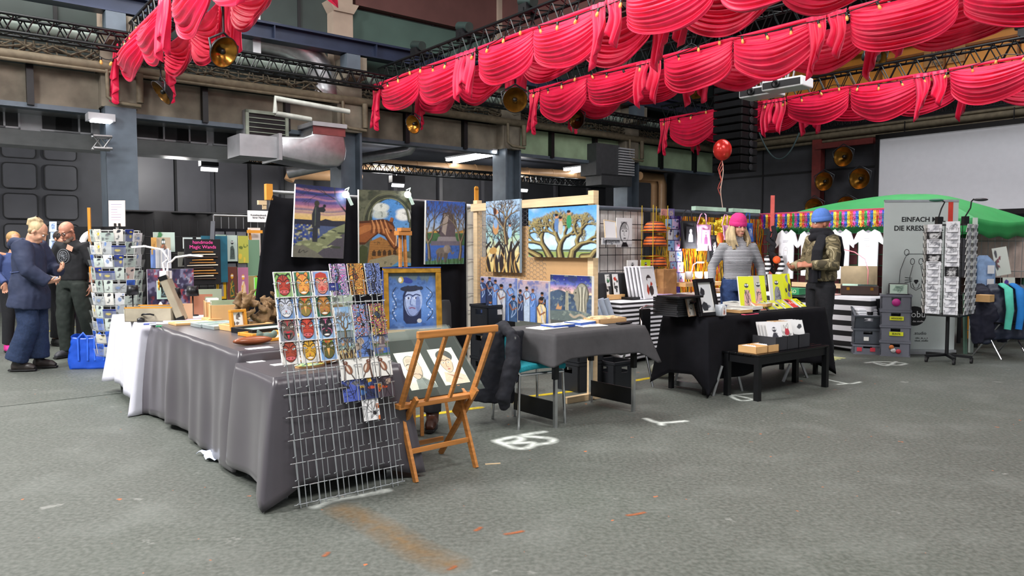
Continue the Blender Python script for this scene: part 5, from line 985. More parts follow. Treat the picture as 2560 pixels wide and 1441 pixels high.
def shoe(t, a, f, m, msole, name='shoe', s=1, hi=0):
    f = Vector(f); f.z = 0; f.normalize(); a = Vector(a); g = Vector((a.x, a.y, a.z-.08)); b = MB()
    b.tube([a+Vector((0, 0, .03+hi)), a, a-f*.01-Vector((0, 0, .045))], [.052+hi*.1, .05, .048], 12); b.tube([g-f*.055+Vector((0, 0, .05)), g+f*.04+Vector((0, 0, .055)), g+f*.13*s+Vector((0, 0, .045)), g+f*.18*s+Vector((0, 0, .03))], [.04, .045, .046, .028], 12, ry=[.045, .052, .042, .02])
    o = b.build(name, m, t); rm(o, .008, 3)
    b = MB(); b.tube([g-f*.09+Vector((0, 0, .012)), g-f*.02+Vector((0, 0, .012)), g+f*.1*s+Vector((0, 0, .012)), g+f*.19*s+Vector((0, 0, .012))], [.03, .04, .05, .03], 12, ry=[.012]*4); b.build('sole', msole, o); return o
M_rub = mat('black_rubber', '18181a', .7); M_denim = mat('dark_denim', '1e2f4e', .85, var=.2, scale=60, bump=.2); M_blkden = mat('black_jeans', '1b1c21', .85, var=.2, scale=60)
def stand(H=1.0): return dict(pelvis=(0, 0, .95), waist=(0, 0, 1.08), chest=(0, 0, 1.28), neck=(0, 0, 1.47), head=(0, -.02, 1.60), sh_l=(.18, 0, 1.40), sh_r=(-.18, 0, 1.40), hip_l=(.09, 0, .9), hip_r=(-.09, 0, .9), kn_l=(.1, -.02, .5), kn_r=(-.1, -.02, .5), an_l=(.11, .02, .085), an_r=(-.11, .02, .085))
V = Vector
# bald man
J = stand(); J.update(head=(0, -.075, 1.575), neck=(0, -.02, 1.46), head_rot=(.55, 0, -.05), el_l=(.3, .05, 1.13), wr_l=(.27, -.02, .92), hand_l=((-.1, -.1, -1), (-.6, -.5, 0), .5), el_r=(-.29, -.03, 1.17), wr_r=(-.26, -.2, 1.02), hand_r=((.1, -1, 0), (1, 0, 0), .7), kn_l=(.2, -.02, .5), an_l=(.27, .0, .085), hip_r=(-.1, 0, .9), kn_r=(-.12, -.03, .5), an_r=(-.13, .0, .085), foot_r=(0, -.15, -.05), foot_l=(.04, -.15, -.05))
t, j, T = person('bald bearded person in black t-shirt and glasses looking down, beside the card tower', G(190, 895), math.radians(-14), J, 'c78c74', haircol='6a5648', scale=1.02)
M_tee = mat('black_tshirt', '15161a', .85, var=.15, scale=14); M_trou = mat('dark_green_trousers', '232b26', .8, var=.2, scale=20)
o = garment('t_shirt', M_tee, t, [([j['pelvis']+V((0, 0, .02)), j['waist'], j['chest'], V((0, 0, 1.40)), V((0, -.02, 1.465))], [.185, .185, .185, .16, .075], [.135, .14, .13, .095, .07])]+[([j['chest']+V((s*.1, 0, .08)), j[k1]+V((0, 0, .0)), lerp(j[k1], j[k2], .85)], [.09, .085, .082], [.08, .08, .08]) for s, k1, k2 in ((1, 'sh_l', 'el_l'), (-1, 'sh_r', 'el_r'))]); folds(o)
o = garment('trousers', M_trou, t, [([j['pelvis']+V((0, 0, .08)), j['pelvis'], j['pelvis']-V((0, 0, .08))], [.165, .178, .165], [.12, .13, .125])]+[([j['hip_'+s]+V((0, 0, .02)), lerp(j['hip_'+s], j['kn_'+s], .5), j['kn_'+s], lerp(j['kn_'+s], j['an_'+s], .6), j['an_'+s]+V((0, 0, .0))], [.115, .105, .09, .085, .08], [.115, .11, .1, .09, .08]) for s in 'lr']); folds(o, .018, .1)
for s in 'lr': shoe(t, j['an_'+s], J['foot_'+s], mat('grey_shoe', '3a3b42', .6), M_rub)
b = MB(); ring = [V((.085*math.cos(a), -.141, 1.27+.085*math.sin(a))) for a in [2*PI*k/30 for k in range(30)]]; b.tube(ring, .004, 5, closed=True); b.tube([V((p.x*.72, p.y-.003, 1.27+(p.z-1.27)*.72)) for p in ring], .003, 5, closed=True)
for k in range(7): b.tube([V((.06*math.cos(k*.9), -.146, 1.27+.06*math.sin(k*.9))), V((.02*math.sin(k), -.15, 1.27)), V((.06*math.cos(k*.9+2.2), -.146, 1.27+.06*math.sin(k*.9+2.2)))], .003, 4)
b.build('shirt_print', mat('grey_print', '7c8086', .8), t)
b = MB(); [b.ball((0, 0, 0), (.05, .03, .04), 12, T@Matrix.Translation(p)) for p in ((0, -.07, -.1),)]; b.ball((0, 0, 0), (.064, .06, .042), 12, T@Matrix.Translation((0, -.03, -.085))); o = b.build('beard', mat('grey_brown_beard', '77675c', .9, bump=.4, scale=60), t); rm(o, .008, 1)
def glasses(t, T):
    b = MB()
    for s in (-1, 1): b.tube([T@V((s*.034+.025*math.cos(a), -.098, .004+.018*math.sin(a))) for a in [2*PI*k/14 for k in range(14)]], .003, 5, closed=True); b.tube([T@V((s*.058, -.096, .01)), T@V((s*.084, 0, .01))], .003, 5)
    b.tube([T@V((-.01, -.1, .006)), T@V((.01, -.1, .006))], .003, 5); b.build('glasses', M_black, t)
glasses(t, T)
b = MB(); b.box(-.045, 0, -.03, .045, .004, .03, Matrix.Translation((.1, -.145, 1.37))@Matrix.Rotation(.4, 4, 'Y')); b.build('name_badge', mat('badge', 'd9a890', .6), t)
b = MB(); b.tube([j['wr_l']+V((.005, .0, .03)), j['wr_l']+V((0, 0, .01))], .031, 12); b.build('wristband', M_black, t)
# woman in navy coat
J = stand(); J.update(head=(.0, -.1, 1.535), neck=(0, -.03, 1.43), head_rot=(.62, 0, .1), chest=(0, 0, 1.26), sh_l=(.18, -.02, 1.37), sh_r=(-.18, -.02, 1.37), el_l=(.24, -.12, 1.12), wr_l=(.15, -.24, 1.1), hand_l=((-.45, -.7, .5), (-.5, .3, .3), 1.0), el_r=(-.24, -.1, 1.12), wr_r=(-.15, -.26, .98), hand_r=((.4, -.8, .2), (.3, .3, .8), 1.0), an_l=(.1, -.02, .085), an_r=(-.11, .1, .085))
t, j, T = person('person with pinned-up blonde hair, navy hooded coat and wide jeans, looking down', G(82, 925), math.radians(97), J, 'd3a184', haircol='b39a72', scale=1.03)
M_coat = mat('navy_coat', '27304a', .8, var=.14, scale=8, bump=.15)
o = garment('coat', M_coat, t, [([V((0, .02, .70)), j['pelvis']-V((0, 0, .1)), j['pelvis']+V((0, .02, 0)), j['waist'], j['chest'], V((0, -.01, 1.37)), V((0, -.02, 1.43))], [.26, .245, .225, .2, .205, .18, .09], [.2, .19, .175, .155, .16, .13, .08])]+[([j['chest']+V((s*.1, 0, .05)), j[k1], lerp(j[k1], j[k2], .6), j[k2], j[k3]], [.11, .105, .095, .088, .07], None) for s, k1, k2, k3 in ((1, 'sh_l', 'el_l', 'wr_l'), (-1, 'sh_r', 'el_r', 'wr_r'))]+[([V((-.1, .09, 1.41)), V((0, .15, 1.39)), V((.1, .09, 1.41))], [.06, .075, .06], [.05, .06, .05]), ([V((-.11, 0, 1.42)), V((-.1, .1, 1.43)), V((0, .14, 1.43)), V((.1, .1, 1.43)), V((.11, 0, 1.42))], .045, None)]); folds(o, .02, .12)
b = MB(); b.tube([V((.2*math.cos(a), .155*math.sin(a)+.01, 1.1+.01*math.sin(a*2))) for a in [2*PI*k/30 for k in range(30)]], .006, 6, closed=True); b.build('waist_cord', mat('cord_blue', '44507a', .8), t)
o = garment('jeans', M_denim, t, [([j['pelvis']+V((0, 0, .02)), j['pelvis']-V((0, 0, .1))], [.17, .17], [.13, .13])]+[([j['hip_'+s], lerp(j['hip_'+s], j['kn_'+s], .5), j['kn_'+s], j['an_'+s]+V((0, .01, .04))], [.115, .11, .105, .115], [.12, .115, .11, .115]) for s in 'lr']); folds(o, .02, .1)
for s in 'lr': shoe(t, j['an_'+s], (0, -1, 0), mat('dark_brown_shoe', '2a2422', .5), M_rub)
M_blond = mat('blonde_hair', 'b7a27c', .6, var=.3, scale=30, stretch=(1, 1, .15))
b = MB(); b.ball((0, 0, 0), (.084, .09, .08), 16, T@Matrix.Translation((0, .03, .042))); b.ball((0, 0, 0), (.082, .04, .05), 12, T@Matrix.Translation((0, .05, -.01)))
for k in range(5): b.tube([T@V((-.03+k*.015, .1, .02)), T@V((-.035+k*.018, .12, .07)), T@V((-.03+k*.015, .085, .115)), T@V((-.04+k*.02, .03, .12))], [.03, .032, .028, .012], 8)
o = b.build('hair', M_blond, t); rm(o, .008, 1)
b = MB(); b.ball((0, 0, 0), (.04, .02, .03), 10, T@Matrix.Translation((0, .1, .12))); b.build('hair_clip', M_black, t)
# woman with pink beanie
J = stand(); J.update(head_rot=(.05, 0, .35), sh_l=(.165, 0, 1.37), sh_r=(-.165, 0, 1.37), el_l=(.27, .03, 1.13), wr_l=(.3, -.06, .9), hand_l=((.0, -.2, -1), (-1, 0, 0), .4), el_r=(-.29, .02, 1.13), wr_r=(-.32, -.14, .9), hand_r=((.25, -.35, -1), (1, -.2, 0), .25))
t, j, T = person('person in bright pink beanie and striped turtleneck standing behind the black cloth table', (2.74, 9.0, 0), math.radians(-6), J, 'cf9a80', haircol='a88a5e', scale=1.03)
Ms = mat('striped_knit', 'dcdce2', .9)
def stripes(m, sc, c1, c2, ax=2, duty=.5):
    nt = m.node_tree; N, K = nt.nodes, nt.links; b = N['Principled BSDF']; tc = N.new('ShaderNodeTexCoord'); sp = N.new('ShaderNodeSeparateXYZ'); K.new(tc.outputs['Object'], sp.inputs[0])
    q = N.new('ShaderNodeMath'); q.operation = 'MULTIPLY'; q.inputs[1].default_value = sc; K.new(sp.outputs[ax], q.inputs[0]); f = N.new('ShaderNodeMath'); f.operation = 'FRACT'; K.new(q.outputs[0], f.inputs[0])
    g = N.new('ShaderNodeMath'); g.operation = 'GREATER_THAN'; g.inputs[1].default_value = duty; K.new(f.outputs[0], g.inputs[0]); x = N.new('ShaderNodeMix'); x.data_type = 'RGBA'; x.inputs[6].default_value = (*rgb(c1), 1); x.inputs[7].default_value = (*rgb(c2), 1); K.new(g.outputs[0], x.inputs[0]); K.new(x.outputs[2], b.inputs['Base Color']); return m
stripes(Ms, 60, '24252c', 'd6d6dc')
o = garment('striped_jumper', Ms, t, [([j['pelvis']+V((0, 0, .04)), j['waist'], V((0, -.02, 1.2)), j['chest']+V((0, -.01, .02)), V((0, 0, 1.40)), V((0, 0, 1.455)), V((0, -.005, 1.51))], [.17, .155, .165, .165, .12, .066, .062], [.13, .125, .145, .14, .09, .068, .064])]+[([j['chest']+V((s*.1, 0, .08)), j[k1], lerp(j[k1], j[k2], .5), j[k2], j[k3]], [.07, .066, .06, .053, .04], None) for s, k1, k2, k3 in ((1, 'sh_l', 'el_l', 'wr_l'), (-1, 'sh_r', 'el_r', 'wr_r'))]+[([V((s*.075, -.1, 1.23)), V((s*.075, -.12, 1.24))], [.065, .05], None) for s in (-1, 1)])
M_bjean = mat('blue_jeans', '28406e', .85, var=.2, scale=50)
o = garment('jeans', M_bjean, t, [([j['pelvis']+V((0, 0, .1)), j['pelvis'], j['pelvis']-V((0, 0, .1))], [.155, .185, .18], [.115, .13, .13])]+[([j['hip_'+s], lerp(j['hip_'+s], j['kn_'+s], .5), j['kn_'+s], j['an_'+s]+V((0, .0, .03))], [.105, .095, .07, .06], None) for s in 'lr']); folds(o, .01, .08)
for s in 'lr': shoe(t, j['an_'+s], (0, -1, 0), mat('dark_brown_shoe', '2a2422', .5), M_rub)
def beanie(m, t, T, lo=.0, band=True):
    b = MB(); b.lathe([(.088, lo), (.093, lo+.03), (.09, lo+.07), (.072, lo+.115), (.04, lo+.142), (.001, lo+.15)], 24, T@Matrix.Translation((0, .012, .02))@Matrix.Rotation(.12, 4, 'X')@Matrix.Diagonal((1, 1.13, 1, 1))); o = sol(b.build('beanie', m, t), .008)
    b = MB(); b.lathe([(.09, lo-.005), (.097, lo+.01), (.096, lo+.045), (.09, lo+.05)], 24, T@Matrix.Translation((0, .012, .02))@Matrix.Rotation(.12, 4, 'X')@Matrix.Diagonal((1, 1.13, 1, 1))); sol(b.build('folded_brim', m, o), .006); return o
beanie(mat('pink_knit', 'd8337f', .9, var=.1, scale=40, bump=.3), t, T)
b = MB(); r = random.Random(2)
for s in (-1, 1):
    for k in range(9): x = s*(.06+.012*(k % 4)); y = -.03+.015*k*.9; b.tube([T@V((s*.07, y*.8, .03)), T@V((x+s*.02, y-.01, -.06)), T@V((x+s*.03+r.uniform(-.01, .01), y-.05, -.15)), T@V((x+s*.01+r.uniform(-.02, .02), y-.08, -.22-r.random()*.07))], [.016, .019, .018, .007], 8)
o = b.build('long_hair', M_blond, t); rm(o, .008, 1)
b = MB(); b.tube([j['wr_r']+V((.003, 0, .05)), j['wr_r']+V((0, -.01, .02))], .036, 12); b.build('black_cuff', M_black, t)
# man with blue beanie
J = stand(); J.update(head_rot=(.0, 0, -.15), el_l=(.27, -.02, 1.14), wr_l=(.17, -.27, 1.13), hand_l=((-.6, -.8, .1), (-.5, .5, -.5), 1.0), el_r=(-.27, -.02, 1.14), wr_r=(-.15, -.28, 1.1), hand_r=((.6, -.8, .1), (.5, .5, .5), 1.0))
t, j, T = person('person in blue beanie, black scarf and camouflage sweater seen from the side', (3.74, 8.95, 0), math.radians(-78), J, 'b9795f', haircol='4a3428', scale=1.055)
M_camo = mat('camouflage_fleece', '6b6248', .9, var=.2, scale=6); 
def camo(m):
    nt = m.node_tree; N, K = nt.nodes, nt.links; b = N['Principled BSDF']; tc = N.new('ShaderNodeTexCoord'); n = N.new('ShaderNodeTexNoise'); n.inputs['Scale'].default_value = 8; n.inputs['Detail'].default_value = 1; n.inputs['Distortion'].default_value = 1.2; K.new(tc.outputs['Object'], n.inputs[0])
    r = N.new('ShaderNodeValToRGB'); r.color_ramp.interpolation = 'CONSTANT'; e = r.color_ramp.elements; e[0].color = (*rgb('4a4433'), 1); e[1].position = .43; e[1].color = (*rgb('7d7255'), 1)
    for p, c in ((.53, '5f573f'), (.6, 'a89c7c')): q = e.new(p); q.color = (*rgb(c), 1)
    K.new(n.outputs[0], r.inputs[0]); K.new(r.outputs[0], b.inputs['Base Color'])
camo(M_camo)
o = garment('camouflage_sweater', M_camo, t, [([j['pelvis']+V((0, 0, .0)), j['waist'], j['chest'], V((0, 0, 1.40)), V((0, 0, 1.46))], [.195, .2, .2, .17, .09], [.15, .155, .155, .11, .08])]+[([j['chest']+V((s*.1, 0, .07)), j[k1], lerp(j[k1], j[k2], .5), j[k2], lerp(j[k2], j[k3], .9)], [.1, .095, .085, .08, .055], None) for s, k1, k2, k3 in ((1, 'sh_l', 'el_l', 'wr_l'), (-1, 'sh_r', 'el_r', 'wr_r'))]); folds(o, .02, .1)
o = garment('trousers', M_blkden, t, [([j['pelvis']+V((0, 0, .05)), j['pelvis']-V((0, 0, .1))], [.17, .175], [.13, .13])]+[([j['hip_'+s], lerp(j['hip_'+s], j['kn_'+s], .5), j['kn_'+s], j['an_'+s]+V((0, .0, .03))], [.11, .1, .09, .08], None) for s in 'lr']); folds(o, .015, .1)
for s in 'lr': shoe(t, j['an_'+s], (0, -1, 0), mat('teal_shoe', '2d7f86', .6), M_rub)
M_scarf = mat('black_scarf', '17181f', .95, bump=.4, scale=30)
b = MB(); b.tube([V((.1*math.cos(a), .09*math.sin(a)-.01, 1.46+.02*math.sin(a+1))) for a in [2*PI*k/16 for k in range(16)]], .05, 10, closed=True, ry=.05); b.tube([V((.09*math.cos(a), .085*math.sin(a)-.02, 1.52)) for a in [2*PI*k/16 for k in range(16)]], .035, 10, closed=True)
b.tube([V((.13, -.08, 1.46)), V((.17, -.17, 1.3)), V((.15, -.17, 1.1)), V((.14, -.16, .98))], [.06, .07, .07, .06], 12, ry=[.03, .03, .025, .02]); b.tube([V((.12, .02, 1.47)), V((.16, .1, 1.44)), V((.15, .15, 1.28)), V((.13, .16, 1.12))], [.05, .07, .07, .06], 12, ry=[.03, .03, .025, .02])
o = b.build('scarf', M_scarf, t); rm(o, .01, 3)
b = MB(); b.box(.1, -.24, .93, .2, -.17, 1.12); bev(b.build('chest_bag', M_scarf, t), .02, 3)
beanie(mat('sky_blue_knit', '5d86d6', .9, var=.06, scale=40, bump=.25), t, T, .01)
# seated sellers whose bodies are mostly hidden behind the goods
def seated(label, loc, rz, top, trous, shoecol, skin='c08b70', lean=.1):
    J = dict(pelvis=(0, 0, .5), waist=(0, -.03, .62), chest=(0, -.1-lean, .82), neck=(0, -.13-lean, .98), head=(0, -.19-lean, 1.09), head_rot=(.5, 0, 0), sh_l=(.17, -.1-lean, .93), sh_r=(-.17, -.1-lean, .93), el_l=(.19, -.22-lean, .72), el_r=(-.19, -.22-lean, .72), wr_l=(.1, -.42, .68), wr_r=(-.1, -.42, .68), hand_l=((-.3, -1, 0), (0, 0, -1), .4), hand_r=((.3, -1, 0), (0, 0, -1), .4),
             hip_l=(.09, -.02, .48), hip_r=(-.09, -.02, .48), kn_l=(.12, -.42, .5), kn_r=(-.12, -.42, .5), an_l=(.12, -.42, .09), an_r=(-.12, -.46, .09))
    t, j, T = person(label, loc, rz, J, skin, haircol='2a2422'); b = MB(); b.ball((0, 0, 0), (.086, .095, .085), 14, T@Matrix.Translation((0, .03, .04))); o = b.build('hair', mat('dark_hair', '241e1c', .6, bump=.4, scale=50), t)
    garment('sweater', top, t, [([j['pelvis'], j['waist'], j['chest'], V((0, -.12-lean, .95))], [.17, .17, .18, .1], [.14, .13, .14, .09])]+[([j['chest']+V((s*.08, 0, .06)), j['sh_'+q], j['el_'+q], lerp(j['el_'+q], j['wr_'+q], .9)], [.08, .08, .07, .05], None) for s, q in ((1, 'l'), (-1, 'r'))])
    garment('trousers', trous, t, [([j['pelvis']+V((0, .02, .02)), j['hip_'+q], j['kn_'+q], j['an_'+q]+V((0, 0, .04))], [.12, .11, .085, .07], None) for q in 'lr'])
    for q in 'lr': shoe(t, j['an_'+q], (0, -1, 0), shoecol, M_rub, hi=.14 if 'boots' in label else .02)
    return t
p = G(1062, 1078); seated('person in brown leather buckle boots sitting hidden behind the portrait prints', (p.x-.07, p.y+.5, 0), .0, M_tee, M_blkden, mat('brown_leather', '4a2c20', .45, var=.2, scale=15), lean=.0)
p = G(1412, 915); seated('person in orange sneakers and black sleeves sitting behind the chicken-wire frame', (p.x+.3, p.y+.35, 0), -.2, M_tee, M_blkden, mat('orange_sneaker', 'e8762c', .5, col2='f2e6e0', scale=25), lean=.0)
# ================= BACKDROP WALL WITH PAINTINGS, WOODEN FRAME =================
bW = (V((-2.25, 7.0, 0))-P1).dot(B); a0W = (V((-2.25, 7.0, 0))-P1).dot(A); a1W = onB(1168, 600, b=bW); a1W = (a1W-P1).dot(A)
def hangpic(c, x0, x1, yt, yb, label, a=None, b=None, roll=0, tilt=.0, thick=.03, edge='f0efe9', group=None, name='painting'):
    xm = (x0+x1)/2; l = onB(x0, (yt+yb)/2, a=a, b=b); r_ = onB(x1, (yt+yb)/2, a=a, b=b); bo = onB(xm, yb, a=a, b=b); to = onB(xm, yt, a=a, b=b)
    c.w = (r_-l).length; c.h = (to-bo).length; t = print_card(name, c, label, name.split('_')[-1], thick, edge, group); put(t, bo, ANG if a is None else ANG-PI/2, tilt, roll); return t
bd = thing('backdrop_stand', 'tall black cloth backdrop wall behind the satin tables, clamped to a rail', 'partition', R(a0W, bW), ANG); WL = a1W-a0W
b = MB()
def bfn(u, v):
    x = u*WL; z = 1.9-(1.88)*v; left = max(0, 1-u*6); return V((x-left*.32*v**.8, .03*math.sin(x*9)*v+.015*math.sin(x*23+v*3)+.06*left*math.sin(v*9)*v, z-.06*left*abs(math.sin(u*14))))
b.grid(bfn, 90, 26); sol(b.build('black_drape', M_bcloth, bd), .006)
b = MB(); b.tube([(-.02, .05, 1.93), (WL, .05, 1.9)], .018, 8); [b.tube([(x, .06, 0), (x, .06, 1.92)], .018, 8) for x in (0, WL*.5, WL)]; b.build('rail', M_trs, bd)
b = MB(); b.box(-.06, .0, 1.85, -.0, .06, 2.0); b.build('post_top', M_orw, bd); b = MB(); b.box(-.15, -.03, 1.80, -.07, .0, 1.84); b.box(-.1, -.02, 1.76, -.07, .01, 1.84); b.build('clamp', M_pine, bd)
c1 = art_dusk(); hangpic(c1, 733, 860, 466, 645, 'painting of a cloaked figure on a stone quay at dusk, on the black backdrop', b=bW-.1, roll=.04, tilt=-.05)
hangpic(art_horse(), 900, 1029, 477, 668, 'painting of a brown horse under a stone arch, on the black backdrop', b=bW-.1, roll=-.02, tilt=-.05)
hangpic(art_elephant(), 1064, 1161, 504, 661, 'painting of bare trees, a stone monument and a small elephant, on the black backdrop', b=bW-.1, tilt=-.04)
for px, py, s in ((868, 487, 'lit, between the dusk and horse paintings'), (1022, 487, 'behind the top corner of the horse painting')):
    p = onB(px, py, b=bW-.18); t = thing('clip_lamp', 'small white clip lamp '+s, 'lamp', p, ANG); b = MB(); b.bar((0, 0, .0), (.05, .0, -.1), .035, .02); b.tube([(-.0, .0, .02), (.02, 0, .07), (.0, .05, .05)], .006, 6); b.build('clip', mat('mint_white_plastic', 'cfe6da', .4), t)
    b = MB(); b.ball((-.02, -.01, 0), .035, 12); b.build('bulb', mat('white_glow', 'ffffff', .4, var=0, emit=6), t)
# studio easel head between the paintings (mast and clamp seen over the horse painting)
p = onB(1013, 665, b=bW-.8); t = thing('wooden_easel', 'narrow wooden easel whose clamp and twin rails cover the corner of the horse painting', 'easel', (p.x, p.y, 0), ANG); zt = onB(1013, 578, b=bW-.8).z; b = MB()
for s in (-1, 1): b.bar((s*.06, 0, 0), (s*.022, .05, zt-.02), .022, .03)
b.build('mast', M_wood, t); b = MB(); b.box(-.07, -.01, zt-.04, .07, .08, zt+.0); b.box(-.05, -.02, zt, .05, .06, zt+.03); b.build('clamp', M_wood, t)
# white sheeted grid next to the backdrop
aF = (V((.73, 6.76, 0))-P1).dot(A); bF = (V((.73, 6.76, 0))-P1).dot(B)
g = thing('grid_panel', 'narrow wire grid with pale cloth between the black backdrop and the wooden frame', 'partition', R(a1W+.01, bW+.02), ANG); wg = .42; b = MB()
for k in range(5): b.tube([(k*wg/4, 0, .0), (k*wg/4, 0, 1.86)], .004, 5)
for k in range(10): b.tube([(0, 0, .1+k*.195), (wg, 0, .1+k*.195)], .004, 5)
b.build('wire_grid', M_wire, g); b = MB(); b.grid(lambda u, v: V((u*wg, .05+.015*math.sin(u*20), 1.88-1.8*v)), 20, 8); b.build('pale_sheet', mat('pale_sheet', 'd8d3c6', .9), g); b = MB(); b.tube([(-.1, .03, 1.88), (wg+.1, .03, 1.87)], .02, 8); b.build('top_bar', M_white, g)
# wooden frame with chicken wire (plane a = aF, from its near post to its far post)
bL = (onB(1192, 700, a=aF)-P1).dot(B); FL = bL-bF; wf = thing('wooden_frame_stand', 'freestanding pale wooden frame with chicken wire carrying five paintings', 'partition', R(aF, bL), ANG-PI/2)
def xq(x, y0, z0, x1, y1, z1): return x
for x in (0, FL): b = MB(); b.box(x-.035, -.02, 0.02, x+.035, .045, 1.92); b.build('post', M_pine, wf)
b = MB(); b.box(-.05, -.045, 1.8, FL+.06, -.0, 1.88); b.build('top_beam', M_pine, wf)
for x in (0, FL): b = MB(); b.box(x-.05, -.3, 0, x+.0, .3, .055); b.build('foot', M_pine, wf)
b = MB(); b.box(FL*.25, .0, 1.0, FL-.05, .01, 1.62); b.box(.05, .02, .95, FL*.5, .03, 1.3); b.build('brown_card_backing', mat('kraft_board', 'b99367', .8, var=.06), wf)
b = MB(); hx = .05
for i in range(int((FL-.1)/(hx*1.5))+1):
    for k in range(int(1.0/(hx*.87))):
        x = .05+i*hx*1.5*.66; z = .88+k*hx*.87+(hx*.43 if i % 2 else 0)
        if z > 1.8: continue
        P_ = [V((x+hx*.5*math.cos(q*PI/3), -.006, z+hx*.5*math.sin(q*PI/3))) for q in range(4)]; b.tube(P_, .0016, 3, cap=False)
b.build('chicken_wire', M_wire, wf)
aP = aF-.07
hangpic(art_oldtree(), 1214, 1298, 501, 681, 'tall painting of entwined old trees with a seated girl, on the wooden frame', a=aP, edge='9db8d0')
hangpic(art_tree(1.2, .85, 130, ('bfe0f2', '4d9ada'), '7a6a44', 'a89a62', '98a860', 11, 7, .12, 5, ((.62, .5, '2f8a5a'), (.44, .46, '5a7aa8'), (.5, .42, 'b8b0a0')), .12), 1317, 1486, 518, 644, 'wide painting of a gnarled tree on bright blue sky, on the wooden frame', a=aP)
fgA = [(.06, 1.0, 1, '33426a', '1c1a20'), (.26, 1.05, .95, '2c3350', '18161a'), (.42, .98, .9, '5a7cb8', '201c22'), (.58, .86, 1.15, 'c4c2c4', '1a1614'), (.82, .9, .9, '6a90cc', '2a2420'), (.28, .45, 1.0, '7fa2d8', '2a3a50'), (.9, .6, 1.1, '3a5478', '1c2a3a')]
fgB = [(.08, .85, 1.2, '27324e', '181414'), (.3, .95, 1.1, 'a9b8cc', '1a1616'), (.5, .9, 1, '5a80c0', '5a3a2c'), (.8, .82, 1.1, '20242e', '141214'), (.78, .65, 1.5, 'd8bf8c', '1a1412')]
hangpic(art_crowd(80, 1, 1.1, 1, fgA), 1200, 1292, 694, 800, 'painting of a robed crowd in blue tones, standing on the black crates', a=aP-.04)
hangpic(art_crowd(70, 1, 1.2, 2, fgB), 1294, 1370, 702, 806, 'painting of figures with a man in a cream jacket, next to the robed crowd', a=aP-.07)
hangpic(art_stones(), 1374, 1477, 689, 804, 'painting of a carved stone head by dark hills, leaning at the near post', a=aP-.05)
# tall clamp stick behind
b = MB(); p = onB(1191, 530, b=bW+.1); b.box(-.025, -.01, 0, .025, .01, onB(1191, 467, b=bW+.1).z-.02); b.tube([(-.0, -.01, onB(1191, 467, b=bW+.1).z-.02), (0, .01, onB(1191, 467, b=bW+.1).z-.02)], .025, 14); b.build('orange_lath', M_orw, label='upright orange lath sticking up behind the pale sheet', cat='lath', loc=(p.x, p.y, 0), rz=ANG)
# crates
M_crate = mat('black_crate_plastic', '1d1f23', .45, var=.1)
def crate(label, loc, rz, w, d, h, m, cat='crate', group=None, hole=True, open_=False, wall=.015, name='crate'):
    t = thing(name, label, cat, loc, rz, group); b = MB(); b.box(-w/2, -d/2, 0, w/2, d/2, .015)
    for s in (-1, 1): 
        b.box(-w/2, s*d/2-(wall if s > 0 else 0), .015, w/2, s*d/2+(0 if s > 0 else wall), h*.62); b.box(-w/2, s*d/2-(wall if s > 0 else 0), h*.82, w/2, s*d/2+(0 if s > 0 else wall), h)
        for x0, x1 in ((-w/2, -w*.16), (w*.16, w/2)): b.box(x0, s*d/2-(wall if s > 0 else 0), h*.62, x1, s*d/2+(0 if s > 0 else wall), h*.82)
        b.box(s*w/2-(wall if s > 0 else 0), -d/2, .015, s*w/2+(0 if s > 0 else wall), d/2, h*.62); b.box(s*w/2-(wall if s > 0 else 0), -d/2, h*.82, s*w/2+(0 if s > 0 else wall), d/2, h)
        for y0, y1 in ((-d/2, -d*.2), (d*.2, d/2)): b.box(s*w/2-(wall if s > 0 else 0), y0, h*.62, s*w/2+(0 if s > 0 else wall), y1, h*.82)
    b.box(-w/2-.008, -d/2-.008, h-.02, w/2+.008, d/2+.008, h-.008) if 0 else None
    b.build('crate_shell', m, t)
    r_ = MB()
    for s in (-1, 1): r_.box(-w/2-.007, s*(d/2+.003)-.005, h-.025, w/2+.007, s*(d/2+.003)+.005, h); r_.box(s*(w/2+.003)-.005, -d/2, h-.025, s*(w/2+.003)+.005, d/2, h)
    r_.build('rim', m, t); return t
p = onB(1232, 860, a=aF-.12); 
for k in range(3): crate(('lowest black crate of the stack carrying the robed crowd painting', 'middle black crate of the stack carrying the robed crowd painting', 'top black crate directly under the robed crowd painting')[k], V((p.x, p.y, k*.272)), ANG, .36, .3, .27, M_crate, group='black crates under the paintings')
p = G(1462, 985)
for k in range(2): crate(('lower black crate standing between the wooden foot and the small table', 'upper black crate between the wooden foot and the small table')[k], V((p.x-.02, p.y+.25, k*.29)), ANG, .34, .3, .285, M_crate, group='black crates behind the small table')
p = G(1545, 985)
crate('black crate at the far table legs under the grey cotton cloth', V((p.x, p.y+.3, 0)), ANG, .3, .3, .285, M_crate, group='black crates behind the small table')
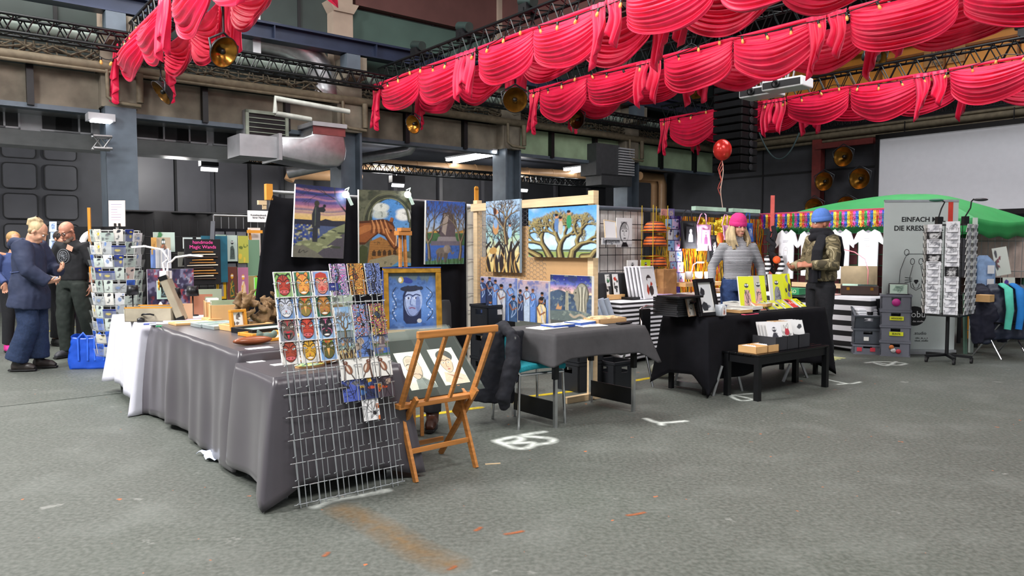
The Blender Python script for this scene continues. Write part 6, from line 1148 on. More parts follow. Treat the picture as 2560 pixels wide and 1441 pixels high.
# small table, cloth
fx = [G(1388, 1070), G(1290, 1040), G(1583, 1030), G(1495, 1008)]; e = (fx[2]-fx[0]); rzt = math.atan2(e.y, e.x); TLn = e.length; TWd = (fx[1]-fx[0]).length
st = thing('small_table', 'small table with telescopic silver-tipped legs under the grey cotton cloth', 'table', fx[0], rzt); b = MB(); b.box(-.05, -.05, .715, TLn+.06, TWd+.05, .738); bev(b.build('table_top', M_white, st), .004)
for x in (0, TLn):
    for y in (0, TWd): b = MB(); b.box(x-.02, y-.02, .38, x+.02, y+.02, .715); lg = b.build('leg', M_black, st); b = MB(); b.box(x-.013, y-.013, 0, x+.013, y+.013, .38); b.build('telescopic_foot', M_chrome, lg)
    b = MB(); b.box(x-.008, .01, .06, x+.008, TWd-.01, .2); b.build('side_board', M_black, st); b = MB(); b.box(x-.008, .01, .64, x+.008, TWd-.01, .71); b.build('side_board', M_black, st)
cloth('tablecloth', 'grey cotton cloth with drooping corners over the small table near the sprayed B5', fx[0]+e.normalized()*-.06+B*-.06, rzt, TLn+.13, TWd+.11, .738, M_gcloth, [.2, .2, .3, .22], amp=.015, nf=8, flare=.03, corner=(.05, .1, .06, .08), seed=3, cdrop=[.24, .32, .4, .25], hemvar=.05)
def leaflet(label, px, py, w, d, rz=0, top='e8e8f0', h=.004, name='leaflet', z=.746, art=None, edge=None, cat='leaflet'):
    t = thing(name, label, cat, G(px, py, z), rzt+rz); b = MB(); b.box(-w/2, -d/2, 0, w/2, d/2, h); b.build('paper_block', mat('edge_'+(edge or 'f0efe9'), edge or 'f0efe9', .7, var=.04), t)
    if art: lay(art, t, w, d, h)
    return t
pa = lambda s, a='3a5a9c': art_line(.2, .2, 24, 'e6e8ee', a, 'd8c070', s, 'abstract')
leaflet('blue-edged stack of prints lying at the near end of the small table', 1395, 817, .24, .16, 0, h=.02, edge='2c4a94', art=pa(1), cat='print'); leaflet('deckled white sheets lying under the blue-edged stack', 1368, 820, .3, .2, .1, art=pa(2, 'b0b4c0'))
leaflet('fan of blue and white booklets in the middle of the small table', 1453, 811, .26, .17, .2, h=.025, edge='3a5aa0', art=pa(3)); leaflet('white sheet with blue drawing beside the booklets', 1478, 815, .24, .15, -.2, art=pa(4))
leaflet('blue booklet lying behind the fan of booklets', 1440, 806, .22, .12, .1, art=pa(6))
pz = thing('wooden_puzzle', 'flat wooden map-like puzzle in an open brown box on the small table', 'puzzle', G(1512, 806, .746), rzt); b = MB(); b.box(-.17, -.1, 0, .17, .1, .012); [b.box(*q) for q in ((-.17, -.1, .01, .17, -.09, .04), (-.17, .09, .01, .17, .1, .04), (-.17, -.1, .01, -.16, .1, .04), (.16, -.1, .01, .17, .1, .04))]; b.build('tray', mat('kraft_board', 'b99367'), pz)
r = random.Random(3); b = MB(); [b.box(x, y, .03, x+.05, y+.04, .045+r.random()*.01, Matrix.Rotation(r.uniform(-.2, .2), 4, 'Z')) for x in np.arange(-.15, .12, .055) for y in np.arange(-.085, .05, .045)]; b.build('puzzle_pieces', M_pine, pz)
slab('tape_holder', 'small black tray lying at the far corner of the small table', 'tray', 1560, 810, .746, .16, .06, .015, M_black, .1)
# chair with jacket
sc_ = G(1322, 912, .46); ch = thing('chair', 'chrome chair with a turquoise seat pushed under the small table', 'chair', (sc_.x, sc_.y, 0), ANG-.15); M_teal = mat('turquoise_fabric', '0f7f8c', .9, bump=.3, scale=60)
b = MB(); b.grid(lambda u, v: V(((u-.5)*.44, (v-.5)*.42, .45+.035*math.cos((u-.5)*2.6)*(1-.3*abs(v-.5))*1-.0)), 12, 12); o = sol(b.build('seat', M_teal, ch), .045); bev(o, .01)
for x, y in ((-.2, -.19), (.2, -.19), (-.2, .2), (.2, .2)): b = MB(); b.tube([(x, y, .44), (x*1.08, y*1.08, 0)], .012, 8); b.build('leg', M_chrome, ch)
b = MB(); [b.tube([(-.21, y, .45), (-.23, y, .55), (-.24, y, .72)], .011, 8) for y in (-.19, .19)]; b.tube([(-.24, -.2, .47), (-.2, -.2, .42), (.2, -.2, .42)], .012, 8); b.build('back_frame', M_chrome, ch)
b = MB(); b.box(-.25, -.19, .5, -.23, .19, .72); bev(b.build('backrest', M_teal, ch), .008)
jk = thing('jacket', 'dark navy jacket hung over the back of the turquoise chair', 'jacket', (sc_.x, sc_.y, 0), ANG-.15); b = MB()
b.tube([(-.27, -.2, .86), (-.28, 0, .93), (-.27, .2, .86)], [.05, .06, .05], 12); 
for s in (-1, 1): b.tube([(-.27, s*.18, .86), (-.31, s*.24, .6), (-.4, s*.22, .3), (-.36, s*.2, .2)], [.06, .08, .07, .05], 12)
b.tube([(-.29, 0, .88), (-.33, 0, .6), (-.36, 0, .35), (-.38, 0, .22)], [.2, .22, .2, .22], 16, ry=[.05, .07, .08, .06]); b.tube([(-.24, 0, .86), (-.2, .0, .6), (-.19, 0, .52)], [.19, .19, .17], 14, ry=[.03, .03, .03])
jk.scale = (.85, .8, .84); o = b.build('coat_body', mat('dark_navy_jacket', '10121c', .85, var=.2, scale=10), jk); rm(o, .012, 4); folds(o, .03, .09)
bgp = G(1245, 985); b = MB(); b.ball((0, 0, .17), (.2, .15, .17), 16); o = b.build('bag_body', mat('dark_blue_nylon', '161c33', .8), label='dark blue bag slumped on the floor below the hanging jacket', cat='bag', loc=(bgp.x, bgp.y, 0)); rm(o, .015, 2); folds(o, .06, .12); o.name = 'floor_bag'
# ================= BLACK CLOTH TABLE AND BENCH =================
c0 = G(1768, 795, .745); c1_ = G(2062, 769, .745); e = c1_-c0; rzb = math.atan2(e.y, e.x); BLn = e.length; c2 = G(1643, 786, .745); EB = V((-math.sin(rzb), math.cos(rzb), 0)); BWd = abs((c2-c0).dot(EB))
table('trestle table hidden under the black cloth, silver feet showing at the hem', V((c0.x, c0.y, 0)), rzb, BLn, BWd, .74, M_white, M_black)
cloth('tablecloth', 'black cotton cloth with long hanging corners over the table behind the low bench', V((c0.x, c0.y, 0)), rzb, BLn, BWd, .74, M_bcloth, [.56, .6, .5, .57], amp=.03, nf=9, flare=.02, corner=(.07, .1, .05, .1), seed=12, cdrop=[.735, .7, .5, .68], hemvar=.05)
for k, (xa, ya, xb, yb) in enumerate(((1683, 967, 1702, 905), (1782, 990, 1800, 930), (1855, 978, 1843, 930), (1958, 955, 1972, 920), (2018, 945, 2006, 915))):
    pA = G(xa, ya); d = ray(xb, yb); q = pA+(V((0, 0, CH))+d*((pA.y)/d.y)-pA)*1.25; b = MB(); b.bar(pA, q, .03, .02); b.build('trestle_strut', M_trs, label=('silver trestle foot at the near hem corner of the black cloth', 'silver trestle foot by the long hanging corner', 'silver trestle foot between the bench legs', 'silver trestle foot behind the bench', 'silver trestle foot near the far bench leg')[k], cat='trestle', group='trestle feet under the black cloth')
b = MB(); b.bar(G(1690, 958, .04), G(1760, 968, .04), .03, .05); b.build('trestle_bar', M_trs, label='silver cross bar lying low between the trestle feet', cat='trestle')
q = [G(1893, 1003), G(2062, 968), G(1826, 988)]; e2 = q[1]-q[0]; rzq = math.atan2(e2.y, e2.x); QL = e2.length; QW = .33
bn = thing('bench', 'low black wooden bench with a slatted top in front of the black cloth table', 'bench', q[0], rzq); b = MB(); [b.box(-.03, y, .405, QL+.03, y+.075, .425) for y in (-.02, .06, .14, .22, .3)]; bev(b.build('seat_slats', mat('black_lacquer_wood', '101113', .22), bn), .004); b = MB(); b.box(0, -.01, .33, QL, .01, .405); b.box(0, QW-.01, .33, QL, QW+.01, .405); b.box(-.01, 0, .33, .01, QW, .405); b.box(QL-.01, 0, .33, QL+.01, QW, .405); b.build('apron', M_black, bn)
for x in (0, QL):
    for y in (0, QW): b = MB(); b.box(x-.025, y-.025, 0, x+.025, y+.025, .405); b.build('leg', M_black, bn)
def onbench(x, y, z=.427): return q[0]+V((math.cos(rzq), math.sin(rzq), 0))*x+V((-math.sin(rzq), math.cos(rzq), 0))*y+V((0, 0, z))
def openbox(label, loc, rz, w, d, h, m, name='box', cat='box', t_=.006, group=None):
    t = thing(name, label, cat, loc, rz, group); b = MB(); b.box(-w/2, -d/2, 0, w/2, d/2, t_)
    for s in (-1, 1): b.box(-w/2, s*(d/2-t_/2)-t_/2, 0, w/2, s*(d/2-t_/2)+t_/2, h); b.box(s*(w/2-t_/2)-t_/2, -d/2, 0, s*(w/2-t_/2)+t_/2, d/2, h)
    b.build('box_shell', m, t); return t
for k, x in enumerate((.09, .27)):
    openbox(('plywood box of white cards at the near end of the bench', 'second plywood box of white cards on the bench')[k], onbench(x, .12), rzq, .17, .2, .065, M_ply, group='plywood boxes on the bench')
    for j in range(5): t = print_card('card', Canvas(.1, .07, 4, 'eef0f4'), 'white card, %s row of the %s plywood box on the bench' % ('first second third fourth fifth'.split()[j], ('near', 'far')[k]), 'card', .003, group='white cards in the plywood boxes'); put(t, onbench(x-.02, .07+j*.022, .437), rzq, .75)
M_grey = mat('anthracite_box', '2b2c31', .7)
arts = [('ebebee', '3a3a44', None, 'figure', 'print of a figure in sunglasses drawn in grey'), ('f0efec', '303034', 'c23a4a', 'scribble', 'print with black lines and a red spot'), ('f0f1f0', '4a4c50', '5f9a8c', 'abstract', 'print with a teal patch')]
for k, x in enumerate((.42, .6, .8)):
    openbox(('dark box holding the sunglasses prints on the bench', 'dark box in the middle of the bench', 'dark box at the far end of the bench')[k], onbench(x, .16), rzq, .19, .26, .13, M_grey, group='dark print boxes on the bench')
    bg, ink, ac, kd, nm = arts[k]
    for j in range(4):
        c = art_line(.17, .25, 40 if j == 0 else 6, bg if j == 0 or k != 1 else 'c9a274', ink, ac, k+2, kd) if j == 0 else Canvas(.17, .25, 4, 'e8e8ea' if k != 1 else 'c9a274')
        t = print_card('art_print', c, nm+', front of its dark box' if j == 0 else ('', 'second', 'third', 'rearmost')[j]+' sheet behind the '+nm, 'print', .005, 'e4e2dc' if j < 2 or k != 1 else 'c9a274', group='prints in the dark boxes'); put(t, onbench(x-.0, .075+j*.035, .445), rzq-.3, .32)
# goods on the black table
def TB(px, py): return G(px, py, .752)
for k in range(9): 
    t = thing('flat_frame', 'flat black frame in the stack beside the leaning print, %s from below' % ('first second third fourth fifth sixth seventh eighth ninth'.split()[k]), 'frame', G(1692, 788, .752)+V((0, 0, k*.02)), rzb+random.Random(k).uniform(-.03, .03), 'stacked black frames'); b = MB(); b.box(-.17, -.15, 0, .17, .15, .017); b.build('frame_block', mat('matt_black_frame', '26272b', .6), t)
for k in range(2): slab('black_frame', ('thin black frame lying on the nine-high stack', 'wide black frame lying behind the leaning framed print')[k], 'frame', (1700, 1735)[k], (744, 757)[k], (.935, .87)[k], .34, .28, .02, M_black, rzb-ANG, group='stacked black frames')
t = framed('framed_print', art_line(.17, .25, 40, 'd8dadc', '2c2e34', '6a6e76', 21, 'abstract'), 'black framed black-and-white print leaning beside the frame stack', 'frame', .035, .03, M_black, .02); put(t, TB(1772, 791), rzb, .25)
t = framed('framed_print', art_line(.1, .16, 30, 'a8a49c', '1c1c20', '5a5854', 23, 'abstract'), 'small bronze-edged framed print at the near edge of the black cloth table', 'frame', .008, .015, mat('bronze_frame', '8a7460', .4)); put(t, TB(1730, 792), rzb+.15, .25)
mg = thing('mug', 'clear printed glass mug at the edge of the black cloth table', 'mug', TB(1800, 790), rzb); b = MB(); b.lathe([(.001, .0), (.045, 0), (.048, .01), (.048, .11), (.044, .11), (.044, .012), (.001, .01)], 22); b.build('glass', mat('clear_glass', 'dfe6ee', .08, alpha=.5), mg); b = MB(); b.tube([(.046, 0, .09), (.085, 0, .08), (.085, 0, .035), (.046, 0, .02)], .007, 8); b.build('handle', mat('clear_glass', 'dfe6ee'), mg)
art_line(.06, .09, 24, 'e4e4e6', '33343a', 'd8a090', 3, 'figure').build('printed_motif', mg, M=Matrix.Translation((0, -.049, .008)))
for k, (px, py, w, d, s) in enumerate(((1835, 780, .2, .3, 'wooden edged print block at the front'), (1862, 775, .2, .3, 'print with green scribble beside it'), (1850, 768, .22, .3, 'large print behind'), (1890, 773, .2, .28, 'print at the foot of the yellow girl panels'))):
    t = thing('print_block', 'flat lying '+s+', on the black cloth table', 'print', TB(px, py)+V((0, 0, .012*k)), rzb+.1*k, 'flat print blocks'); b = MB(); b.box(-w/2, -d/2, 0, w/2, d/2, .03); b.build('block', M_ply if k in (0, 3) else mat('edge_f0efe9', 'f0efe9'), t); lay(art_line(w, d, 34, 'e2e4dc', '50564c', '8a9a7c' if k else 'a89a90', 30+k, 'figure' if k in (1, 3) else 'abstract'), t, w, d, .03)
yb = [(1868, 777, 'figure', 'd8dc20', 'girl in huge sunglasses'), (1897, 773, 'figure', 'b8b4a8', 'stooping pink figure'), (1943, 765, 'figure', 'd2d820', 'short-haired person in round sunglasses'), (1968, 762, 'abstract', 'dce000', 'narrow profile figure')]
for k, (px, py, kd, bg, s) in enumerate(yb):
    c = art_line(.17 if k != 3 else .1, .36, 50, bg, '3a3a44', 'd8a8a0' if k < 2 else '8a8a90', 50+k, kd); 
    if k == 1: c.poly([(.7, 0), (1, 0), (1, 3), (.6, 3)], 'd2dc10')
    if k == 2: c.poly([(0, 0), (.18, 0), (.3, 3), (0, 3)], 'cfd0c8')
    t = print_card('canvas_print', c, 'yellow-green canvas of a '+s+' standing on the black cloth table', 'canvas', .025, group='yellow canvases'); put(t, TB(px+4, py-2), .12, .28)
for k, px in enumerate((1910, 1932, 1952, 1972, 1990, 2010)):
    t = thing('small_canvas', 'small propped canvas, '+('orange one beside the flat prints', 'yellow one with dark figure', 'yellow one next to the last canvas', 'yellow and black one', 'red and black one', 'yellow one at the far table end')[k], 'canvas', TB(px, 776-(px-1910)*.09), rzb, 'small canvases along the table edge'); c = art_line(.1, .15, 26, ('e08a70', 'd8dc40', 'dfe050', 'd8d830', 'd8403c', 'e0e020')[k], '2a2a30', ('e8e0d8', 'f0f0f0')[k % 2], 70+k, 'abstract')
    M_ = Matrix.Rotation(-1.0, 4, 'X'); b = MB(); b.box(-.05, 0, 0, .05, .018, .15, M_); b.build('canvas_block', mat('edge_f0efe9', 'f0efe9'), t); c.w, c.h = .1, .15; c.build('picture', t, M=M_, th=.001)
slab('leaflet', 'pink and yellow strip of stickers lying at the front of the black cloth table', 'sticker', 1875, 787, .752, .22, .05, .008, mat('pink_strip', 'd8486a', .6), rzb-ANG, art_line(.2, .05, 20, 'd8486a', 'e0c030', 'f0a040', 3, 'abstract'))
fc = G(1632, 968); fd = thing('folding_chair', 'folded black chair with chrome legs leaning at the near end of the black cloth table', 'chair', fc, ANG); b = MB(); b.tube([(0, 0, 0), (-.05, .1, .5), (-.02, .16, .78), (.12, .2, .8), (.3, .22, .78)], .012, 8); b.tube([(.0, .5, 0), (.0, .3, .5)], .012, 8); b.build('leg_frame', M_chrome, fd); b = MB(); b.box(-.04, .12, .45, .1, .16, .78); bev(b.build('backrest', M_black, fd), .01)
b = MB(); p = G(1668, 950); b.ball((0, 0, .09), (.16, .12, .09), 14); o = b.build('plastic_sack', mat('grey_film', 'b9bdb0', .25, alpha=.7), label='clear plastic sack lying under the near end of the black cloth', cat='bag', loc=(p.x, p.y+.15, 0)); folds(o, .05, .08)
# ================= CORNER STALL WITH FOIL CURTAIN AND T-SHIRTS =================
bG, aG = -7.48, 8.0
def gridp(label, a0, b0, ln, rz, z0=.0, z1=1.93, step=.13, rows=9, off=0):
    g = thing('grid_panel', label, 'partition', R(a0, b0), rz); b = MB(); n = int(ln/step)
    for k in range(n+1): b.tube([(k*ln/n, 0, z0), (k*ln/n, 0, z1)], .005, 4)
    for k in range(rows): b.tube([(0, 0, z0+.05+k*(z1-z0-.05)/rows), (ln, 0, z0+.05+k*(z1-z0-.05)/rows)], .005, 4)
    b.build('wire_grid', M_black, g); return g
def PA(px, py, off=.05): p = onB(px, py, b=bG-off); return p
def PBn(px, py, off=.08): return onB(px, py, a=aG-off)
def aof(px, off=0): return (onB(px, 600, b=bG-off)-P1).dot(A)
g1 = gridp('tall wire grid with a white sheet at the black-and-white print shelf', aof(1500), bG, aof(1612)-aof(1500), ANG); lw = aof(1612)-aof(1500)
b = MB(); b.grid(lambda u, v: V((u*lw*1.04, .06+.02*math.sin(u*14)*v, 1.9-(1.7)*v-.3*max(0, u-.8)*v)), 24, 8); b.build('white_sheet', mat('white_sheet', 'd9d5d2', .9), g1); b = MB(); b.tube([(-.1, 0, 1.93), (lw, 0, 1.93)], .03, 10); b.build('top_bar', M_steel, g1)
g2 = gridp('wire grid wall carrying the gold foil curtain', aof(1625), bG, aG-aof(1625), ANG); gl_ = aG-aof(1625); b = MB(); b.tube([(-.2, 0, 1.93), (gl_, 0, 1.93)], .03, 10); b.build('top_bar', M_steel, g2)
b = MB(); [b.box(x, -.03, 1.96, x+.75, .05, 2.02) for x in (gl_*.36, gl_*.7)]; b.build('light_strip', mat('mint_strip', 'bfe0cc', .4), g2)
def foil(name, c, m=.9): return mat(name, c, .22, m*.6, var=.25, scale=18, bump=.5)
fc_ = [('gold_foil', 'e0a81c'), ('orange_foil', 'd9641e'), ('yellow_foil', 'f0c838'), ('red_foil_strip', 'c8341e'), ('violet_foil', '3a2a7c'), ('olive_foil', 'b8a020'), ('magenta_foil', 'b81e8c'), ('blue_foil', '1f3fb4'), ('green_foil', '1e7c3c')]
ft = thing('foil_curtain', 'shiny gold, orange and violet foil strip curtain on the grid wall', 'curtain', PA(1640, 600, .03)*1, ANG); ft.location.z = 0; r = random.Random(8); L2 = (PA(1905, 600, .03)-PA(1640, 600, .03)).length
for q in range(9):
    b = MB(); n = 0
    for k in range(170):
        u = k/170; want = 5 if u < .06 else (0 if u < .1 else (4 if u < .2 else (r.choice((0, 2, 0, 1)) if u < .85 else r.choice((1, 3, 2))))); want = want if r.random() < .9 else r.choice((0, 6, 1))
        if want != q: continue
        x = u*L2; ph = r.uniform(0, 6); z1 = .55+r.random()*.2
        b.add([(x+i*.017+.012*math.sin(j*.9+ph), -.02+.015*math.sin(j*1.7+ph), 1.86-j*(1.86-z1)/10) for j in range(11) for i in (0, 1)], [(2*j, 2*j+1, 2*j+3, 2*j+2) for j in range(10)])
    if b.v: tag(b.build('foil_strips', foil(*fc_[q]), ft), kind='stuff')
b = MB(); b.grid(lambda u, v: V((L2*(.36+.34*u), -.06-.03*math.sin(u*40)-.03*math.sin(v*8), 1.84-.2*v-.06*math.sin(u*PI*2))), 60, 8); b.build('crumpled_valance', foil('bright_gold_foil', 'ffd23c'), ft)
# shelf with prints on white grid
M_bw = 'scribble'
sh = thing('wire_shelf', 'black wire shelf on the white sheeted grid', 'shelf', PA(1545, 620, .1), ANG); b = MB(); sw_ = aof(1592)-aof(1502); [b.bar((-sw_/2, y, z), (sw_/2, y, z), .008) for y, z in ((-.12, 0), (.02, 0), (-.12, .1))]; [b.bar((x, -.12, 0), (x, -.12, .1), .008) for x in (-sw_/2, sw_/2)]; b.box(-sw_/2, -.12, -.004, sw_/2, .02, 0); b.build('shelf_frame', M_black, sh)
hangpic(art_line(.2, .3, 44, 'f0f0f2', '1c1c22', None, 3, 'face'), 1541, 1580, 545, 618, 'large black and white ink portrait on the wire shelf', b=bG-.14, name='art_print', thick=.01)
t = framed('framed_sign', Canvas(.2, .24, 6, 'f4f4f6'), 'blank white sign in a thin wooden frame on the wire shelf', 'sign', .01, .01, M_pine); put(t, PA(1527, 600, .16), ANG, .2, .1); t = print_card('sign', Canvas(.34, .09, 8, 'd8dade'), 'grey plate reading Instagram below the framed sign', 'sign', .01); put(t, PA(1528, 612, .2), ANG); text('lettering', 'Instagram', .08, mat('grey_letter', '6a6c74'), t, (0, -.003, .045))
# hats in hanging tray
hn = thing('hanging_net', 'tall hanging net holder with striped woven hats', 'holder', PA(1637, 560, .2), ANG); zt = hn.location.z; b = MB(); [b.tube([(x, y, .25), (x, y, -.85)], .006, 5) for x in (-.15, .15) for y in (-.1, .1)]; [b.box(-.16, -.12, z, .16, .12, z+.01) for z in (-.1, -.45, -.85)]; b.build('net_frame', mat('yellow_net', 'b89a20', .7), hn)
for k, (py, s) in enumerate(((578, 'topmost'), (612, 'middle'), (662, 'lowest, with a pink top'))):
    t = thing('woven_hat', 'orange and red striped woven hat, '+s+' in the hanging net', 'hat', PA(1637, py, .2), ANG, 'striped hats'); b = MB(); b.lathe([(.001, .13), (.1, .12), (.14, .07), (.16, 0), (.15, -.02)], 20, M=Matrix.Translation((0, 0, 0))); m_ = mat('hat_stripes', 'd85a20'); sol(b.build('hat_body', m_, t), .01)
stripes(MATS['hat_stripes'], 24, 'd8641e', '3a1c20', 2, .62)
# cards strings, tote bags
for k in range(12):
    i, jj = k % 2, k//2; c = art_line(.13, .2, 22, ('8fb4e0', 'c8b0d8', 'd8dce4', 'a0a8d0')[k % 4], '3a3a5a', ('d8a030', '4a7ab8', 'd06090')[k % 3], 90+k, 'abstract'); hangpic(c, 1664+i*17+jj*3, 1679+i*17+jj*3, 548+jj*27, 573+jj*27, 'small bright illustrated card, row %s of the card string, %s' % (('one', 'two', 'three', 'four', 'five', 'six')[jj], ('beside the hats', 'beside the tote bags')[i]), b=bG-.2, name='hanging_card', thick=.003, group='card string')
for k, (x0, x1, y0, y1, c, ink, s) in enumerate(((1652, 1668, 523, 547, 'e8a090', '3a3060', 'pink card clipped on the bar'), (1671, 1686, 522, 546, '7a70b0', 'e0d0a0', 'violet card clipped on the bar'))): hangpic(art_line(.1, .15, 20, c, ink, None, 5+k), x0, x1, y0, y1, s, b=bG-.05, name='hanging_card', thick=.003)
def bag(x0, x1, y0, y1, col, ink, s, txt=None, name='tote_bag'):
    l = PA(x0, (y0+y1)/2, .25); r_ = PA(x1, (y0+y1)/2, .25); w = (r_-l).length; bo = PA((x0+x1)/2, y1, .25); h = PA((x0+x1)/2, y0, .25).z-bo.z; t = thing(name, s, 'bag', bo, ANG); b = MB(); b.grid(lambda u, v: V(((u-.5)*w, -.02-.02*math.sin(u*9+v*3), v*h)), 10, 10); sol(b.build('cloth_panel', mat('tote_'+col, col, .9), t), .012)
    b = MB(); [b.tube([(x-.03, 0, h), (x*.6, 0, h+.14), (x*.3, 0, h+.16)], .008, 5) for x in (-w*.3, w*.3)]; b.build('strap', mat('tote_'+col, col), t); art_line(w*.5, h*.6, 26, col, ink, None, int(x0), 'figure' if x0 < 1740 else 'scribble').build('print', t, M=Matrix.Translation((0, -.052, h*.2))); return t
bag(1697, 1741, 553, 622, '1b1b20', 'b8b8c0', 'black tote bag with a white drawing hanging beside the pink one'); bag(1738, 1776, 562, 627, 'd89ac0', '7a4a70', 'pink tote bag with a fine drawing, hanging next to the black one'); bag(1764, 1792, 588, 655, '141418', 'e8e8ec', 'black tote bag with a white dome drawing behind the seller'); bag(1803, 1824, 564, 600, 'd89ac0', '7a4a70', 'second pink tote bag half hidden by the beanie'); bag(1858, 1880, 558, 605, '1e4a96', 'c8d0e0', 'blue tote bag hanging at the shoulder of the striped jumper')
tg = thing('price_tag', 'round orange paper tag hanging beside the pink tote bags', 'tag', PA(1800, 596, .4), ANG); b = MB(); b.lathe([(.001, 0), (.085, 0), (.085, .006), (.001, .006)], 22, Matrix.Rotation(PI/2, 4, 'X')); b.build('disc', mat('orange_card', 'e85a1c', .6), tg)
# striped table 1 with goods
s0 = G(1552, 757, .745); s0.z = 0; SL = 2.5; M_st1 = mat('striped_cloth', 'dddddd', .85); stripes(M_st1, 19, 'e8e8ee', '17171b', 2, .5)
table('table hidden under the finely striped cloth', s0, ANG, SL, .8, .74, M_white, M_black)
cloth('tablecloth', 'fine black-and-white striped cloth over the table behind the wooden frame', s0, ANG, SL, .8, .74, M_st1, [.68, .68, .68, .62], amp=.02, nf=9, flare=.05, corner=(.1, .05, .05, .1), seed=21)
def ST(x, y, z=.75): return s0+A*x+B*y+V((0, 0, z))
for k in range(5): t = framed('framed_print', art_line(.26, .38, 44 if k == 0 else 6, 'f2f2f4', '3a3030', 'b8402c', 41, 'abstract') if k == 0 else Canvas(.26, .38, 3, 'ececf0'), 'white framed print of a red spiky figure, first in its row' if k == 0 else 'white frame standing behind the red spiky figure print, '+('', 'next to it', 'second behind it', 'third behind it', 'last of the row')[k], 'frame', .02, .02, mat('white_frame', 'e8e8ee', .5), group='white frames on the striped table'); put(t, ST(.72-k*.035, .16+k*.03), ANG+.1, .2)
for k, (px0, px1, y0, y1, bg, s) in enumerate(((1568, 1594, 651, 688, 'f0f0f0', 'print of a hooded head in red standing behind the white frames'), (1602, 1626, 650, 683, 'c8d818', 'lime print of a hooded head in orange'))):
    c = art_line(.3, .4, 40, bg, '20242c', 'e8503c', 61+k, 'figure'); hangpic(c, px0, px1, y0, y1, s, b=(s0-P1).dot(B)+.55, name='art_print', thick=.01)
ob = thing('display_box', 'black fabric box standing open behind the flat album', 'box', ST(.42, .4), ANG); b = MB(); b.box(-.17, 0, 0, .17, .3, .33); bev(b.build('box_body', M_grey, ob), .01)
slab('album', 'open black-edged print album lying on the striped cloth', 'album', 1588, 747, .752, .42, .24, .03, M_black, .1, art_line(.3, .2, 24, 'e6e2d2', '5a5a44', '8a8a60', 7))
slab('card_stand', 'two-tier wooden card stand at the near end of the striped table', 'stand', 1528, 748, .752, .3, .2, .06, M_ply, 0); slab('card_stand_tier', 'upper wooden shelf of the card stand', 'stand', 1528, 722, .78, .34, .12, .02, M_ply, 0)
for k, (px, py, z_, ac, s) in enumerate(((1522, 716, .95, '4a8a5a', 'card with a green figure on the upper wooden shelf'), (1540, 715, .95, 'c8402c', 'card with a red figure on the upper wooden shelf'), (1518, 744, .82, '2a2a2a', 'grey photo card on the lower wooden shelf'), (1543, 743, .82, '3a3a3a', 'face photo card on the lower wooden shelf'))):
    t = print_card('postcard', art_line(.1, .15, 26, 'f0f0ee', '404040', ac, 33+k, 'abstract'), s, 'postcard', .004); put(t, D(px, py, 9.3), ANG, .15)
for k, (px, py, s) in enumerate(((1512, 795, 'nearest'), (1528, 795, 'middle'), (1541, 790, 'furthest'))): p = D(px, 800, 8.7); b = MB(); b.tube([(p.x, p.y, .42), (p.x-.13, p.y, .8)], .04, 12); b.build('paper_roll', mat('pale_blue_roll', 'b4c0d2', .5), label=s+' of the pale blue poster rolls leaning at the striped cloth', cat='roll', group='poster rolls')
for k in range(3): 
    t = thing('cup', ('white mug nearest to the card string', 'white mug in the middle of the wooden shelf', 'white mug next to the striped sleeve')[k], 'mug', PA(1722+k*24, 699, .35), ANG, 'white mugs'); b = MB(); b.lathe([(.001, 0), (.05, 0), (.055, .11), (.05, .11), (.046, .01)], 18); b.build('cup_body', M_white, t); b = MB(); b.tube([(.05, 0, .09), (.085, 0, .07), (.08, 0, .035), (.05, 0, .025)], .008, 6); b.build('handle', M_white, t)
p = PA(1745, 706, .45); b = MB(); b.box(-.4, -.1, -.05, .45, .2, .0); b.build('mug_shelf', M_ply, label='wooden shelf under the white mugs', cat='shelf', loc=p, rz=ANG)
kb = thing('paper_bag', 'crumpled brown paper bag standing below the card string', 'bag', PA(1664, 735, .35), ANG); b = MB(); b.box(-.14, -.08, 0, .14, .08, .34); o = b.build('bag_body', mat('brown_paper', 'a6784a', .8), kb); q = o.modifiers.new('s', 'SUBSURF'); q.levels = q.render_levels = 3; q.subdivision_type = 'SIMPLE'; folds(o, .06, .12)
for k, (px, py, w, d, m_, s) in enumerate(((1650, 740, .3, .2, 'c8b0e0', 'folded lilac cloth beside the white frames'), (1668, 727, .26, .18, 'b07a60', 'brown box with white cards beside the lilac cloth'), (1700, 744, .5, .16, 'e8e0d4', 'spread of pale leaflets in front of the paper bag'), (1745, 738, .5, .16, 'dcd2c8', 'row of small cards before the mug shelf'), (1780, 730, .3, .2, 'e0b8a0', 'pile of peach coloured cloths beside the pink-sleeved hand'))):
    slab('folded_goods', s, 'goods', px, py, .752, w, d, .05 if k in (1, 4) else .025, mat('goods_'+m_, m_, .8, var=.2, scale=30), .0)
